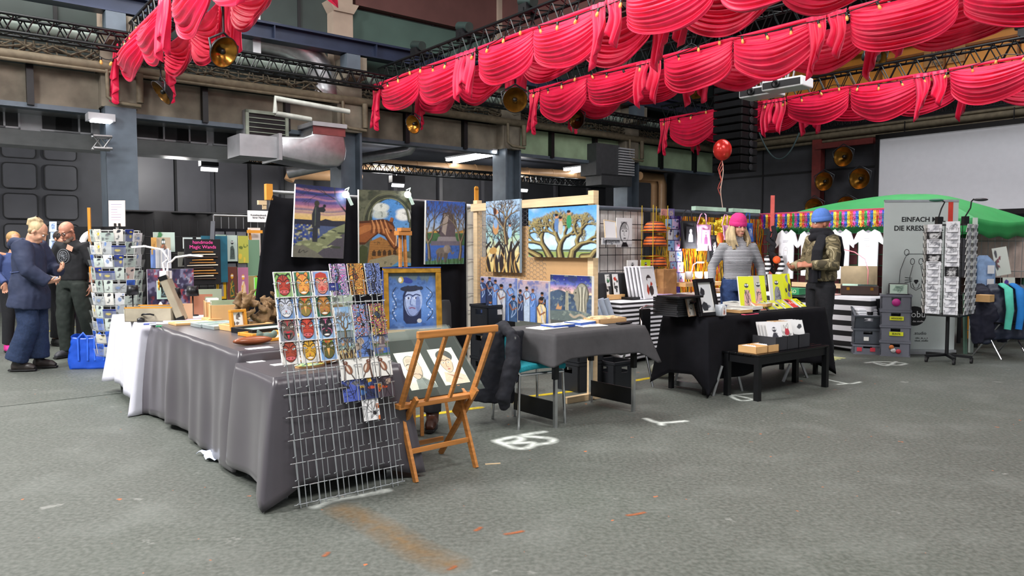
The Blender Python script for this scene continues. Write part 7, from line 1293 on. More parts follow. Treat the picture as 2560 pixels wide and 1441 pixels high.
# ---------- wing with tinsel garland, t-shirts ----------
def bof(px, off=0): return (onB(px, 600, a=aG-off)-P1).dot(B)
WB = bG-bof(2216); g3 = gridp('green and red wire fence wall behind the white t-shirts', aG, bG, WB, ANG-PI/2, rows=12); g3.children[0].data.materials[0] = mat('green_mesh', '1f5a3c', .6)
b = MB(); b.tube([(0, 0, 1.92), (WB, 0, 1.94)], .02, 8); b.build('top_bar', mat('red_bar', 'c8505a', .5), g3); b = MB(); b.grid(lambda u, v: V((u*WB, .04, 1.62-1.0*v)), 3, 3); b.build('brown_backing', mat('maroon_cloth', '4a2024', .9), g3)
gt = thing('tinsel_garland', 'rainbow foil fringe garland along the top of the t-shirt wall', 'garland', R(aG-.05, bG), ANG-PI/2); cols = [3, 6, 7, 2, 3, 8, 6, 7, 0]; r = random.Random(4)
for q in set(cols):
    b = MB()
    for k in range(96):
        if cols[(k//2) % 9] != q: continue
        x = (k+.5)/96*WB
        for i in range(4): xx = x+(i-1.5)*.006; ln = .2+r.random()*.04; b.add([(xx+(ii*.007)+.004*math.sin(j+i), -.01-.01*math.sin(j*1.3+i*2), 1.94-j*ln/5) for j in range(6) for ii in (0, 1)], [(2*j, 2*j+1, 2*j+3, 2*j+2) for j in range(5)])
    tag(b.build('tinsel', foil(*fc_[q]), gt), kind='stuff')
b = MB(); b.tube([(0, -.01, 1.95), (WB, -.01, 1.96)], .008, 6); b.build('string', mat('pink_cord', 'd84a6a'), gt)
b = MB(); p = PBn(1931, 530, .1); b.box(-.03, -.01, 0, .03, .01, PBn(1931, 489, .1).z); b.build('red_lath', mat('coral_lath', 'd8625a', .5), label='coral red lath sticking up above the garland', cat='lath', loc=(p.x, p.y, 0), rz=ANG-.6)
M_shirt = mat('white_tshirt', 'eef0f6', .9, var=.02)
def shirt(x0, x1, y0, y1, s, k):
    l = PBn(x0, (y0+y1)/2); r_ = PBn(x1, (y0+y1)/2); w = (r_-l).length; bo = PBn((x0+x1)/2, y1); h = PBn((x0+x1)/2, y0).z-bo.z; t = thing('t_shirt', s, 't-shirt', bo, ANG-PI/2, 'white t-shirts on the wall'); ww = w/2
    P_ = [(-ww*.66, 0), (ww*.66, 0), (ww*.68, h*.7), (ww*1.0, h*.62), (ww*1.05, h*.72), (ww*.78, h*.93), (ww*.4, h), (ww*.22, h*.95), (0, h*.92), (-ww*.22, h*.95), (-ww*.4, h), (-ww*.78, h*.93), (-ww*1.05, h*.72), (-ww*1.0, h*.62), (-ww*.68, h*.7)]
    b = MB(); b.prism(P_, -.02, .01); bev(b.build('shirt_body', M_shirt, t), .006)
    b = MB(); b.tube([(-ww*.4, -.0, h*.97), (0, 0, h+.04), (ww*.4, 0, h*.97)], .008, 6); b.tube([(0, 0, h+.04), (0, .02, h+.1), (0, .05, h+.12)], .005, 5); b.build('hanger', M_black, t)
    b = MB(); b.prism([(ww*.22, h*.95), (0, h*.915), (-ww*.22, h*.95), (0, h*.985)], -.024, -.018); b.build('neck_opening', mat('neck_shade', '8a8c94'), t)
    c = Canvas(ww*.8, h*.4, 34, 'eef0f6', 0); r = random.Random(k); H = c.asp; [c.line([(.15, H*.9-i*.09), (.2+r.uniform(.3, .6), H*.9-i*.09)], .025, '3a3c44', a=1) for i in range(3)]; c.curve([(.3, H*.1), (.25, H*.4), (.4, H*.55), (.6, H*.55), (.7, H*.35), (.6, H*.1)], .02, '3a3c44', a=1); [c.ell(x, H*.4, .04, .03, 'b8645a', a=1) for x in (.42, .58)]
    c.build('chest_print', t, m=vmat('shirt_ink', .8, True), M=Matrix.Translation((0, -.0, h*.42)), th=.0225, cut=True)
for k, (x0, x1, y0, y1, s) in enumerate(((1938, 1992, 575, 697, 'white t-shirt with a small standing figure, left of all' if 0 else 'white t-shirt hanging beside the black socks'), (1994, 2046, 578, 690, 'white t-shirt half hidden by the camouflage sweater'), (2066, 2132, 573, 698, 'white t-shirt with two lines of text over a bear face'), (2134, 2206, 574, 675, 'white t-shirt next to the tall banner'))): shirt(x0, x1, y0, y1, s, k)
sk = thing('socks_bunch', 'bunch of black and striped socks hanging on the corner of the t-shirt wall', 'socks', PBn(1927, 640, .25), ANG-.6); b = MB(); r = random.Random(6)
for k in range(7): z = .35-k*.09; b.tube([(r.uniform(-.05, .05), 0, z+.12), (r.uniform(-.07, .07), -.03, z), (r.uniform(-.1, .1), -.06, z-.1)], [.035, .04, .03], 8)
b.build('black_socks', mat('black_knit', '15151a', .9), sk); b = MB(); [b.tube([(x, -.1, .0), (x+.03, -.12, -.16), (x-.04, -.14, -.3)], [.04, .05, .05], 8) for x in (-.12, .1)]; m_ = mat('striped_sock', 'eeeeee'); b.build('striped_socks', m_, sk); stripes(m_, 14, 'e8e8ec', '15151a'); b = MB(); b.ball((.03, -.15, -.06), .06, 12); b.build('orange_pompom', mat('orange_card', 'e85a1c'), sk)
# table 2 with broad stripes
n2 = G(2176, 746, .735); n2.z = 0; T2 = 1.7; o2 = n2+B*T2; M_st2 = mat('broad_stripes', 'dddddd', .85); stripes(M_st2, 7.2, 'e6e6ec', '18181c', 2, .5)
table('table hidden under the broadly striped cloth', o2, ANG-PI/2, T2, .6, .73, M_white, M_black, inset=.1)
cloth('tablecloth', 'broad black-and-white striped cloth over the table below the t-shirts', o2, ANG-PI/2, T2, .6, .73, M_st2, [.68, .6, .6, .6], amp=.015, nf=6, flare=.02, corner=(.02, .03, 0, 0), seed=31)
def S2(px, py, z=.74): return G(px, py, z)
sc2 = thing('suitcase', 'open old brown suitcase full of cards on the broadly striped cloth', 'suitcase', S2(2148, 737), ANG-PI/2+.5); b = MB(); b.box(-.24, -.17, 0, .24, .17, .02); [b.box(*q) for q in ((-.24, -.17, 0, .24, -.155, .13), (-.24, .155, 0, .24, .17, .13), (-.24, -.17, 0, -.225, .17, .13), (.225, -.17, 0, .24, .17, .13))]; bev(b.build('case', mat('brown_leatherette', '3a2620', .5), sc2), .006)
b = MB(); b.box(-.24, .17, .12, .24, .19, .42, Matrix.Rotation(-.1, 4, 'X')); bev(b.build('lid', mat('tan_lining', '8a7a60', .8), sc2), .02); b = MB(); [b.box(x-.02, -.178, .07, x+.02, -.17, .11) for x in (-.15, .15)]; b.build('latch', M_brass, sc2)
for k in range(9):
    t = print_card('card', Canvas(.12, .1, 3, 'b9d6c4' if k < 5 else '3c4c48'), ('pale' if k < 5 else 'dark')+' green card filed %s in the brown suitcase' % 'first second third fourth fifth sixth seventh eighth ninth'.split()[k], 'card', .008, 'b9d6c4' if k < 5 else '3c4c48', group='cards in the suitcase'); put(t, sc2.location+(B*-1)*((k-4)*.045)+V((0, 0, .05)), ANG-PI/2+.5, .3)
gb = slab('game_box', 'green flat box with pale lettering on the broadly striped cloth', 'box', 1985, 736, .74, .3, .25, .09, mat('green_box', '1f8a56', .5), -PI/2+ANG*0); text('lettering', 'BINGO', .07, mat('pale_letter', 'd8e0b8'), gb, (0, -.127, .045))
b = MB(); b.box(-.7, 0, .8, .5, .02, .87); b.build('wood_rail', M_pine, label='pale wooden rail running behind the suitcase', cat='rail', loc=R(aG-.15, bof(2090, .15)), rz=ANG-PI/2)
slab('leaflet', 'red-patterned cards lying beside the suitcase', 'card', 2085, 738, .74, .3, .1, .01, mat('red_pattern_card', 'd8a8a0', .7, var=.3, scale=60), 0)
for (px, py, of, s) in ((2170, 690, .3, 'thin gooseneck lamp lighting the white t-shirts'), (1728, 690, .3, 'pink gooseneck lamp lighting the gold foil')):
    p = PBn(px, py, of) if px > 2000 else PA(px, py, of); t = thing('gooseneck_lamp', s, 'lamp', (p.x, p.y, .74), ANG-PI/2 if px > 2000 else ANG); b = MB(); b.lathe([(.001, 0), (.06, 0), (.06, .015), (.001, .02)], 16); b.tube([(0, 0, 0), (0, 0, .35), (-.05, .0, .5), (-.2, .0, .6), (-.38, 0, .64)] if px > 2000 else [(0, 0, 0), (0, 0, .3), (.04, 0, .42), (.16, 0, .46)], .007, 6); b.build('neck', mat('pink_metal', 'c8707a', .4), t); b = MB(); x_ = -.42 if px > 2000 else .2; b.cbox((x_, 0, .63 if px > 2000 else .45), (.12, .05, .015)); b.build('lamp_head', mat('white_glow', 'ffffff', .4, var=0, emit=6), t); area(t.matrix_world.translation+V((0, 0, 1.15-.74+.0))-(A if px > 2000 else -B)*.35+V((0,0,.1)) if 0 else p+V((0, 0, .25))-(A if px > 2000 else B)*.25, (PBn if px > 2000 else PA)(px-60 if px > 2000 else px+50, 620, 0), .3, .3, 3 if px > 2000 else 22)
# bag legs hanging at the end
b = MB(); [b.tube([(x, 0, .62), (x+.01, -.02, .4), (x, 0, .3)], [.04, .035, .02], 8) for x in (-.08, .08)]; b.build('hanging_socks', mat('black_knit', '15151a'), label='pair of black socks hanging off the end of the striped cloth', cat='socks', loc=n2+V((.07, .1, .1)))
# ---------- banner ----------
pb = D(2292, 889, 9.75); bn = thing('rollup_banner', 'tall grey roll-up banner with a bear drawing before the green pavilion', 'banner', (pb.x, pb.y, 0), -.07); BWd_ = .94; b = MB(); b.box(-BWd_/2, -.004, .05, BWd_/2, .004, 2.0); b.build('banner_sheet', mat('banner_grey', 'c3ccca', .6, var=.02), bn); MB().box(-BWd_/2-.02, -.06, 0, BWd_/2, .06, .06).build('casing', M_alu, bn); MB().box(-BWd_/2, -.012, 2.0, BWd_/2, .012, 2.03).build('top_clamp', M_alu, bn)
M_ink = mat('banner_ink', '15161a', .7); M_red = MATS['red_velvet']
text('lettering', 'EINFACH MAL', .088, M_ink, bn, (.03, -.006, 1.77), bold=.0015); text('lettering', 'DIE KRESSE HAL', .092, M_ink, bn, (-.03, -.006, 1.655), sx=.95, bold=.0015); text('lettering', '.studio', .06, M_ink, bn, (.03, -.006, .27))
text('lettering', 'obü_m_s_t\nobue_studio', .035, M_ink, bn, (.05, -.006, .19)); b = MB(); b.box(.34, -.008, 1.72, .4, -.005, 2.0); b.build('red_ribbon_print', mat('red_print', 'd03c2c', .6), bn)
b = MB(); q = lambda pts, r=.0035: b.tube([(-.04+(x+.04)*.76, -.006, z+.1) for x, z in pts], r, 4)
q([(-.33, .75), (-.31, 1.0), (-.24, 1.16), (-.2, 1.22), (.12, 1.22), (.17, 1.12)]); [q([(cx+.04*math.cos(a), 1.24+.04*math.sin(a)) for a in np.linspace(0, 2*PI, 16)]) for cx in (-.21, .13)]; [q([(cx+.035*math.cos(a), 1.12+.04*math.sin(a)) for a in np.linspace(0, 2*PI, 16)]) for cx in (-.11, .03)]
q([(-.1, 1.07), (-.15, .9), (-.12, .78), (-.04, .74), (.05, .78), (.08, .9), (.03, 1.07)]); q([(-.1, .83), (-.07, .77), (-.01, .77), (.02, .83)]); [q([(s*.08-.03, .86+k*.02), (s*.2-.03, .84+k*.035)]) for s in (-1, 1) for k in range(3)]; [q([(.1+.02*(k % 3), .8-.05*k), (.1+.02*(k % 3), .77-.05*k)]) for k in range(8)]; b.build('bear_drawing', M_ink, bn)
MB().prism([(-.06, .98), (-.02, .98), (-.01, .96), (-.04, .92), (-.07, .96)], -.01, -.004).build('bear_nose', M_ink, bn); b = MB(); b.prism([(-.17+.15*math.cos(a)+.12, .5+.13*math.sin(a)) for a in np.linspace(0, 2*PI, 24, endpoint=False)], -.008, -.004); b.build('black_blob_print', M_ink, bn); text('lettering', 'obü', .12, M_white, bn, (.0, -.01, .52)); text('lettering', 'das studio', .035, M_white, bn, (.0, -.01, .43))
# ---------- black card carousel ----------
def caster(mb, x, y): mb.tube([(x-.012, y, .028), (x+.012, y, .028)], .028, 12); mb.box(x-.015, y-.015, .03, x+.015, y+.015, .07)
pc = G(2366, 905); cr = thing('card_carousel', 'rotating black card tower full of white postcards on a five-star wheeled base', 'display rack', pc, -.85)
b = MB(); [b.bar((0, 0, .09), (.27*math.cos(a), .27*math.sin(a), .075), .04, .03) for a in [2*PI*k/5+.3 for k in range(5)]]; b.tube([(0, 0, .07), (0, 0, .58)], .022, 10); b.build('base', M_black, cr)
for k in range(5): b = MB(); caster(b, .26*math.cos(2*PI*k/5+.3), .26*math.sin(2*PI*k/5+.3)); b.build('wheel', M_rub, cr)
b = MB(); hz = 1.1; hw = .19
for x in (-hw, 0, hw):
    for y in (-hw, hw): b.tube([(x, y, .58), (x, y, .58+hz)], .004, 5); b.tube([(y, x, .58), (y, x, .58+hz)], .004, 5)
for z in (.58, .58+hz): [b.bar(p_, q_, .012) for p_, q_ in (((-hw, -hw, z), (hw, -hw, z)), ((hw, -hw, z), (hw, hw, z)), ((hw, hw, z), (-hw, hw, z)), ((-hw, hw, z), (-hw, -hw, z)))]
b.box(-hw, -hw, .57, hw, hw, .585); b.build('rack_frame', M_black, cr); CM = Matrix.Translation(pc)@Matrix.Rotation(-.85, 4, 'Z')
r = random.Random(9); plain = []
for f in range(3):
    FMx = Matrix.Rotation((0, PI/2, -PI/2)[f], 4, 'Z')
    for j in range(12):
        for i in range(2):
            dark = f == 0 and (i, j) in ((0, 10), (0, 7), (1, 5)); w_, h_ = (.17, .1) if (i == 0 or f) else (.15, .13)
            row = 'one two three four five six seven eight nine ten eleven twelve'.split()[j]; side = ('front', 'banner side', 'coat side')[f]
            lb = ('black' if dark else 'white')+' card, row %s up, %s column, %s of the black card tower' % (row, ('first', 'second')[i], side)
            if dark or (f == 0 and (j+i) % 3 == 0): t = print_card('postcard', art_line(w_, h_, 16, '141418' if dark else 'ecedf2', 'e8e8ea' if dark else '5a5c66', None, j*3+i, 'scribble'), lb, 'postcard', .004, group='postcards in the black card tower')
            elif not plain: t = print_card('postcard', art_line(.16, .1, 10, 'ecedf2', '8a8c96', None, 2), lb, 'postcard', .004, group='postcards in the black card tower'); plain.append(t)
            else: t = dup(plain[0], label=lb)
            if f: FX = Matrix.Translation((-.1+i*.2, -hw-.035, .6+j*.0895))@Matrix.Rotation(.2, 4, 'X')
            else: FX = Matrix.Translation((-.1+i*.2, -hw-.03, .6+j*.0895))@Matrix.Rotation(.12, 4, 'X')
            t.matrix_world = CM@FMx@FX
b = MB()
for f in range(3):
    FMx = Matrix.Rotation((0, PI/2, -PI/2)[f], 4, 'Z')
    for j in range(12):
        for i in range(2): x = -.1+i*.2; z = .6+j*.0895; b.tube([FMx@V(p_) for p_ in ((x-.085, -hw, z), (x-.085, -hw-.05, z), (x-.085, -hw-.05, z+.05), (x-.06, -hw-.05, z+.05), (x-.06, -hw-.05, z), (x+.06, -hw-.05, z), (x+.06, -hw-.05, z+.05), (x+.085, -hw-.05, z+.05), (x+.085, -hw-.05, z), (x+.085, -hw, z))], .0028, 4)
b.build('pocket_wires', M_black, cr)
for k, (px, py, s) in enumerate(((2336, 560, 'green-headed'), (2388, 562, 'black-headed'))):
    t = thing('clamp_lamp', s+' gooseneck clamp lamp on top of the black card tower', 'lamp', CM@V((-.12+.26*k, -.05+.1*k, .58+hz)), .05); b = MB(); b.box(-.03, -.03, 0, .03, .03, .1); b.tube([(0, 0, .1), (.03+.03*k, 0, .2), (.07, 0, .28), (-.0+.1*k, 0, .31)], .008, 6); b.build('neck', M_black, t); b = MB(); b.ball((-.05+.22*k, -.02, .3), (.09, .05, .02), 12); b.build('lamp_head', mat('green_lamp' if k == 0 else 'grey_lamp', '3a7a62' if k == 0 else '3a3c40', .4), t)
# ---------- grey crates ----------
M_eu = mat('grey_eurobox', '6d6f7a', .5, var=.06); M_eud = mat('dark_grey_eurobox', '4a4f58', .5)
pq = G(2252, 893); 
for k in range(4):
    t = crate(('lowest grey crate of the tall stack, with three round stickers', 'second grey crate of the tall stack from the floor, yellow tape', 'third grey crate of the tall stack, yellow tape', 'top grey crate of the tall stack, magenta sticker')[k], V((pq.x, pq.y+.17, k*.2)), -.42, .35, .3, .198, M_eu, group='grey crates in the tall stack'); b = MB()
    if k in (1, 2): b.box(-.07, -.16, .07, .09, -.152, .12); b.build('tape_label', mat('yellow_tape', 'dde12a', .5), t); text('lettering', 'BUNTE' if k == 1 else 'HOODIES', .03, M_ink, t, (.01, -.162, .095))
    elif k == 3: b.lathe([(.001, 0), (.05, 0), (.05, .004), (.001, .004)], 18, Matrix.Translation((0, -.155, .1))@Matrix.Rotation(PI/2, 4, 'X')); b.build('sticker', mat('magenta_sticker', 'c0308a', .5), t)
    else:
        for x, z, c_ in ((-.04, .12, 'd87a3c'), (-.02, .08, 'e4e0e0'), (.04, .07, 'c83a4a')): b = MB(); b.lathe([(.001, 0), (.03, 0), (.03, .004), (.001, .004)], 16, Matrix.Translation((x, -.155, z))@Matrix.Rotation(PI/2, 4, 'X')); b.build('sticker', mat('sticker_'+c_, c_, .5), t)
for k in range(3): t = framed('glazed_sheet', art_line(.2, .12, 16, 'c4dccc', '5a7a6a', None, k), ('first', 'second', 'third')[k]+' glass-fronted sheet sticking out of the top grey crate', 'print', .008, .004, M_grey, group='sheets in the top crate'); put(t, V((pq.x+.03*k, pq.y+.1+.07*k, .8)), -.42, .1)
pr_ = G(2182, 888)
for k in range(2):
    t = crate(('lowest grey crate beside the tall stack, red stickers', 'dark middle crate beside the tall stack, white label')[k], V((pr_.x, pr_.y+.2, k*.2 if k == 0 else .14)), .3*-1, .34, .32, .13 if k == 0 else .2, M_eu if k == 0 else M_eud, group='crates beside the tall stack'); b = MB()
    for x in ((-.1, .06) if k == 0 else (-.02,)): b.box(x-.03, -.168, .04, x+.03, -.16, .09)
    b.build('sticker', mat('sticker_c83a4a' if k == 0 else 'edge_f0efe9', 'c83a4a'), t)
t = crate('open tilted grey crate with folded white shirts on top', V((pr_.x, pr_.y+.22, .36)), -.25, .34, .3, .22, M_eud); t.rotation_euler[0] = .35
for k in range(4): o = MB().box(-.13, -.07, 0, .13, .09, .035).build('folded_shirt', M_shirt, label='folded white shirt in the tilted crate, layer %s' % ('one', 'two', 'three', 'four')[k], cat='shirt', group='folded shirts', loc=(pr_.x, pr_.y+.2+.01*k, .45+k*.034)); bev(o, .015, 3)
# ---------- green pavilion ----------
M_pav = mat('green_canopy_cloth', '2f9a52', .6, var=.08, scale=4, bump=.1); M_pav.node_tree.nodes['Principled BSDF'].inputs['Transmission Weight'].default_value = 0
pv = thing('pavilion', 'green folding pavilion with a peaked canopy behind the banner', 'pavilion', (0, 0, 0)); cn = [G(2413, 885)+A*.18, 0, 0, 0]; cn[0].z = 1.8; cn[1] = cn[0]+A*2.2+V((0, 0, .02)); cn[3] = cn[0]+B*3.0+V((0, 0, .08)); cn[2] = cn[1]+B*3.0; ap = (cn[0]+cn[2])/2; ap = D(2277, 486, ap.y)
b = MB()
for i in range(4):
    p, q_ = cn[i], cn[(i+1) % 4]; b.grid(lambda u, v: lerp(lerp(p, q_, u), ap, v)+V((0, 0, .14*math.sin(PI*v)*(.5+.5*math.sin(PI*u))-.05*math.sin(PI*u)*(1-v))), 10, 10)
b.build('canopy', M_pav, pv); b = MB()
for i in range(4):
    p, q_ = cn[i], cn[(i+1) % 4]; b.grid(lambda u, v: lerp(p, q_, u)+V((0, 0, -.22*v-.05*math.sin(PI*u)+.02*math.sin(u*20)*v)), 20, 3)
sol(b.build('valance', M_pav, pv), .004)
for i in range(4): b = MB(); lx, ly = cn[i].x-(.1 if i == 1 else 0), cn[i].y; b.box(lx-.02, ly-.02, 0, lx+.025, ly+.025, cn[i].z); b.build('leg', mat('pavilion_white_leg' if i != 1 else 'pavilion_green_leg', 'c8d4cc' if i != 1 else '2c5a44', .5), pv)
b = MB(); p = G(2413, 885); b.bar((0, 0, 0), (-.02, .02, .8), .035); b.build('prop_pole', mat('green_white_pole', '5a7a6a', .5), label='slanted green-grey pole standing right behind the black card tower', cat='pole', loc=p)
# stall things under the pavilion
gp = thing('fence_panel', 'silver wire fence panel with pale sheets under the pavilion', 'partition', D(2420, 620, 11.2)*1, -.25); gp.location.z = 0; b = MB(); [b.tube([(k*.09, 0, .1), (k*.09, 0, 1.78)], .005, 4) for k in range(14)]; [b.tube([(0, 0, z), (1.17, 0, z)], .006 if z < 1.7 else .015, 5) for z in (.15, .6, 1.05, 1.5, 1.75)]; b.build('wire_grid', M_wire, gp); b = MB(); b.grid(lambda u, v: V((.02+u*1.1, .1+.02*math.sin(u*20), 1.7-.75*v)), 16, 4); b.build('pale_sheet', mat('rosy_sheet', 'c8b4aa', .9), gp)
b = MB(); b.box(.1, .2, 0, .18, .24, 1.7); b.build('wood_post', M_orw, gp); b = MB(); b.grid(lambda u, v: V((u*1.2, .3, .95-.95*v)), 3, 3); b.build('dark_backing', mat('dark_brown_board', '3a2a24', .9), gp)
tb2 = D(2500, 745, 10.3); table('black table under the pavilion holding plush toys and cards', (tb2.x-.35, tb2.y, 0), -.1, 1.3, .6, .72, M_black, M_black)
pl_ = thing('poster_roll', 'upright denim-blue bolster with white tags standing under the pavilion', 'roll', D(2455, 800, 9.9), 0); pl_.location.z = .2; b = MB(); b.tube([(0, 0, .2), (0, .02, .6), (0, .02, 1.0), (.0, .02, 1.1)], [.15, .15, .14, .05], 18); b.build('roll_body', mat('washed_denim', '7f9ac0', .8, var=.2, scale=12), pl_); b = MB(); [b.box(-.04, -.16, z, .04, -.14, z+.11) for z in (.5, .68, .86)]; b.build('white_tags', M_white, pl_)
for k, (px0, px1, y0, y1, s) in enumerate(((2490, 2530, 618, 688, 'large leaflet with portrait photos clipped under the pavilion edge'), (2507, 2540, 694, 730, 'leaflet with a violet diamond below the portrait leaflet'))):
    c = art_line(.3, .4, 34, 'dfe4dc', '5a5a60', ('8a5a60', '5a3aa0')[k], 12+k, 'abstract'); l = D(px0, y1, 9.9); t = print_card('leaflet', c, s, 'leaflet', .004); c.w = .2; t.scale = ((px1-px0)/1850*9.9/.3, 1, (y1-y0)/1850*9.9/.4); put(t, D((px0+px1)/2, y1, 9.9), .1, .1, -.15*(1-k)); t.scale = ((px1-px0)/1850*9.9/.3, 1, (y1-y0)/1850*9.9/.4)
for k in range(6): slab('booklet', 'white booklet in the row under the pavilion, place %s' % ('one two three four five six'.split()[k]), 'booklet', 2475+k*9, 740, .73, .04, .15, .12, M_white, 0, group='white booklets'); 
slab('card_box', 'small wooden box of cards at the end of the pavilion table', 'box', 2462, 755, .72, .16, .16, .09, M_ply, 0)
gbw = thing('green_bowl', 'pale green plastic bowl below the diamond leaflet', 'bowl', D(2525, 740, 9.8)); b = MB(); b.lathe([(.03, -.06), (.1, -.03), (.14, .03), (.135, .03), (.09, -.02), (.001, -.04)], 18); b.build('bowl_body', mat('pale_green_plastic', '8ac8a0', .4), gbw)
# chair with winter coats
cp = G(2500, 892); cch = thing('folding_chair', 'folding chair with silver legs buried under dark coats near the pavilion', 'chair', cp, .3); b = MB(); [b.tube([(x, -.2, 0), (x, .1, .45), (x, .2, .85)], .012, 8) for x in (-.22, .22)]; [b.tube([(x, .22, 0), (x, -.15, .45)], .012, 8) for x in (-.2, .2)]; b.build('leg_frame', M_chrome, cch); b = MB(); b.box(-.22, -.2, .44, .22, .15, .46); b.box(-.22, .18, .65, .22, .21, .85); b.build('seat', M_black, cch)
def coat(label, loc, rz, m, seed, w=.24):
    t = thing('coat', label, 'coat', loc, rz); b = MB(); b.tube([(0, .12, .9), (0, 0, .82), (-.02, -.12, .55), (-.0, -.14, .25)], [w*.8, w, w*1.1, w], 16, ry=[.06, .08, .09, .07], up=(0, 0, 1)); [b.tube([(s*w, .05, .84), (s*w*1.3, -.08, .55), (s*w*1.2, -.12, .18)], [.07, .08, .06], 12) for s in (-1, 1)]
    o = b.build('coat_body', m, t); rm(o, .014, 3); folds(o, .07, .14); return t
coat('thick dark navy padded coat spread over the folding chair', V((cp.x+.12, cp.y, 0)), -.1, mat('navy_padded', '1b2338', .6, var=.2), 1, .3); coat('second dark blue coat hanging beside the padded coat', V((cp.x-.2, cp.y+.06, .0)), .25, mat('midnight_coat', '18192c', .8), 2, .16)
for k, (x, c_, s) in enumerate(((-.12, '58c8b0', 'mint green scarf draped over the dark coats'), (.02, '1f7ac8', 'bright blue scarf draped over the dark coats'))): b = MB(); b.tube([(x+.06, .1, .93), (x+.03, -.08, .88), (x-.02, -.2, .62), (x-.06, -.22, .38)], [.045, .05, .045, .04], 10, ry=[.02]*4); o = b.build('scarf', mat('scarf_'+c_, c_, .9, bump=.2), label=s, cat='scarf', loc=(cp.x+.08, cp.y-.05, 0)); o.name = 'draped_scarf'
# ================= LINEN TABLE, LEFT STALLS =================
ZL = .756
def LB(px, py, z=ZL): return G(px, py, z)
sc3 = thing('suitcase', 'closed pale canvas-covered case base with leather handle on the white linen cloth', 'suitcase', LB(388, 801), ANG-.6); b = MB()
for q_ in ((-.2, -.15, 0, .2, .15, .012), (-.2, -.15, 0, .2, -.138, .12), (-.2, .138, 0, .2, .15, .12), (-.2, -.15, 0, -.188, .15, .12), (.188, -.15, 0, .2, .15, .12)): b.box(*q_)
bev(b.build('case', mat('grey_canvas', 'a39a86', .8), sc3), .004); b = MB(); b.box(-.2, -.15, .118, .2, -.138, .128); b.box(-.2, .138, .118, .2, .15, .128); b.build('wood_rim', M_orw, sc3); b = MB(); b.tube([(-.05, -.155, .06), (-.03, -.18, .07), (.03, -.18, .07), (.05, -.155, .06)], .008, 6); b.build('handle', M_black, sc3)
t = thing('open_case', 'upright open case lid with black corners and an orange star on the white linen cloth', 'suitcase', LB(458, 800), .3); M_ = Matrix.Rotation(-.35, 4, 'Y'); b = MB(); b.box(-.03, -.15, 0, .03, .15, .42, M_); bev(b.build('lid_shell', mat('grey_canvas', 'a39a86'), t), .006); [MB().box(-.034, y-.02, z, .034, y+.02, z+.04, M_).build('corner_cap', M_black, t) for y in (-.132, .132) for z in (0, .385)]
for k, (c_, y, z, rr) in enumerate((('121216', .05, .34, .09), ('d8952a', -.04, .32, .05))): b = MB(); b.prism([((rr if i % 2 else rr*.45)*math.cos(PI*i/6), z+(rr if i % 2 else rr*.45)*math.sin(PI*i/6)) for i in range(12)], -.08-.01*k, -.07-.01*k, Matrix.Translation((-.1, y, 0))@Matrix.Rotation(-PI/2, 4, 'Z')); b.build('paper_star', mat('star_'+c_, c_, .6), t)
for k, (px, py, s) in enumerate(((438, 798, 'before the open case lid'), (483, 790, 'between the case lid and the plywood boxes'), (333, 786, 'standing behind the canvas case'))):
    t = thing('table_lamp', 'slim black table lamp with a cylinder shade '+s, 'lamp', LB(px, py), 0, 'black table lamps'); b = MB(); b.lathe([(.001, 0), (.05, 0), (.05, .01), (.006, .014), (.006, .2), (.001, .2)], 16); b.build('stem', M_black, t); b = MB(); b.lathe([(.055, .19), (.047, .28), (.001, .28)], 20); sol(b.build('lamp_shade', M_black, t), .003)
for k, (px, py, w, d, h, s) in enumerate(((530, 797, .12, .3, .16, 'tall narrow plywood box full of small prints'), (567, 803, .28, .2, .15, 'wide plywood box full of filed prints beside the driftwood'))):
    t = openbox(s+', on the white linen table', LB(px, py), ANG-.2, w, d, h, M_ply); r = random.Random(k); b = MB()
    for j in range(14): y = -d/2+.02+j*(d-.04)/14; b.cur = j % 3; b.box(-w/2+.012, y, .01, w/2-.012, y+.004, h*.95+r.uniform(.0, .05), Matrix.Rotation(0, 4, 'X'))
    b.build('filed_prints', [M_white, mat('sage_card', '9aa98a', .7), mat('blush_card', 'd8b8b0', .7)], t)
for k, (px, py, w, h, s, c_) in enumerate(((506, 778, .3, .22, 'green-grey board leaning behind the plywood boxes', '8a927a'), (493, 790, .2, .2, 'brown folder leaning beside the plywood boxes', '9a6248'), (452, 800, .12, .14, 'pale wooden panel behind the case lid', 'e0b896'))):
    t = print_card('board', Canvas(w, h, 4, c_), s, 'board', .01, c_); put(t, LB(px, py)+V((0, .1, 0)), ANG-.3, .2)
for k, (px, py, s) in enumerate(((462, 640, 'reaching toward the prints'), (520, 655, 'arching over the case lid'))):
    p = LB(458, 800)+V((-.13, -.06+.05*k, 0)); t = thing('desk_lamp', 'white gooseneck clip lamp '+s, 'lamp', p+V((0, 0, .41)), 0, 'white gooseneck lamps'); s_ = (-1, 1)[k]; b = MB(); b.tube([(0, 0, 0), (.01*s_, 0, .1), (.04, 0, .14-.03*k), (.03+.05*s_, 0, .22-.07*k), (.02+.2*s_, 0, .25-.08*k)], .009, 8); b.build('neck', M_white, t); b = MB(); b.bar((.02+.18*s_, 0, .25-.08*k), (.02+.3*s_, 0, .24-.08*k), .03, .015); b.build('lamp_head', M_white, t); b = MB(); b.box(-.03, -.03, -.04, .03, .03, .03); b.build('clip', M_white, t)
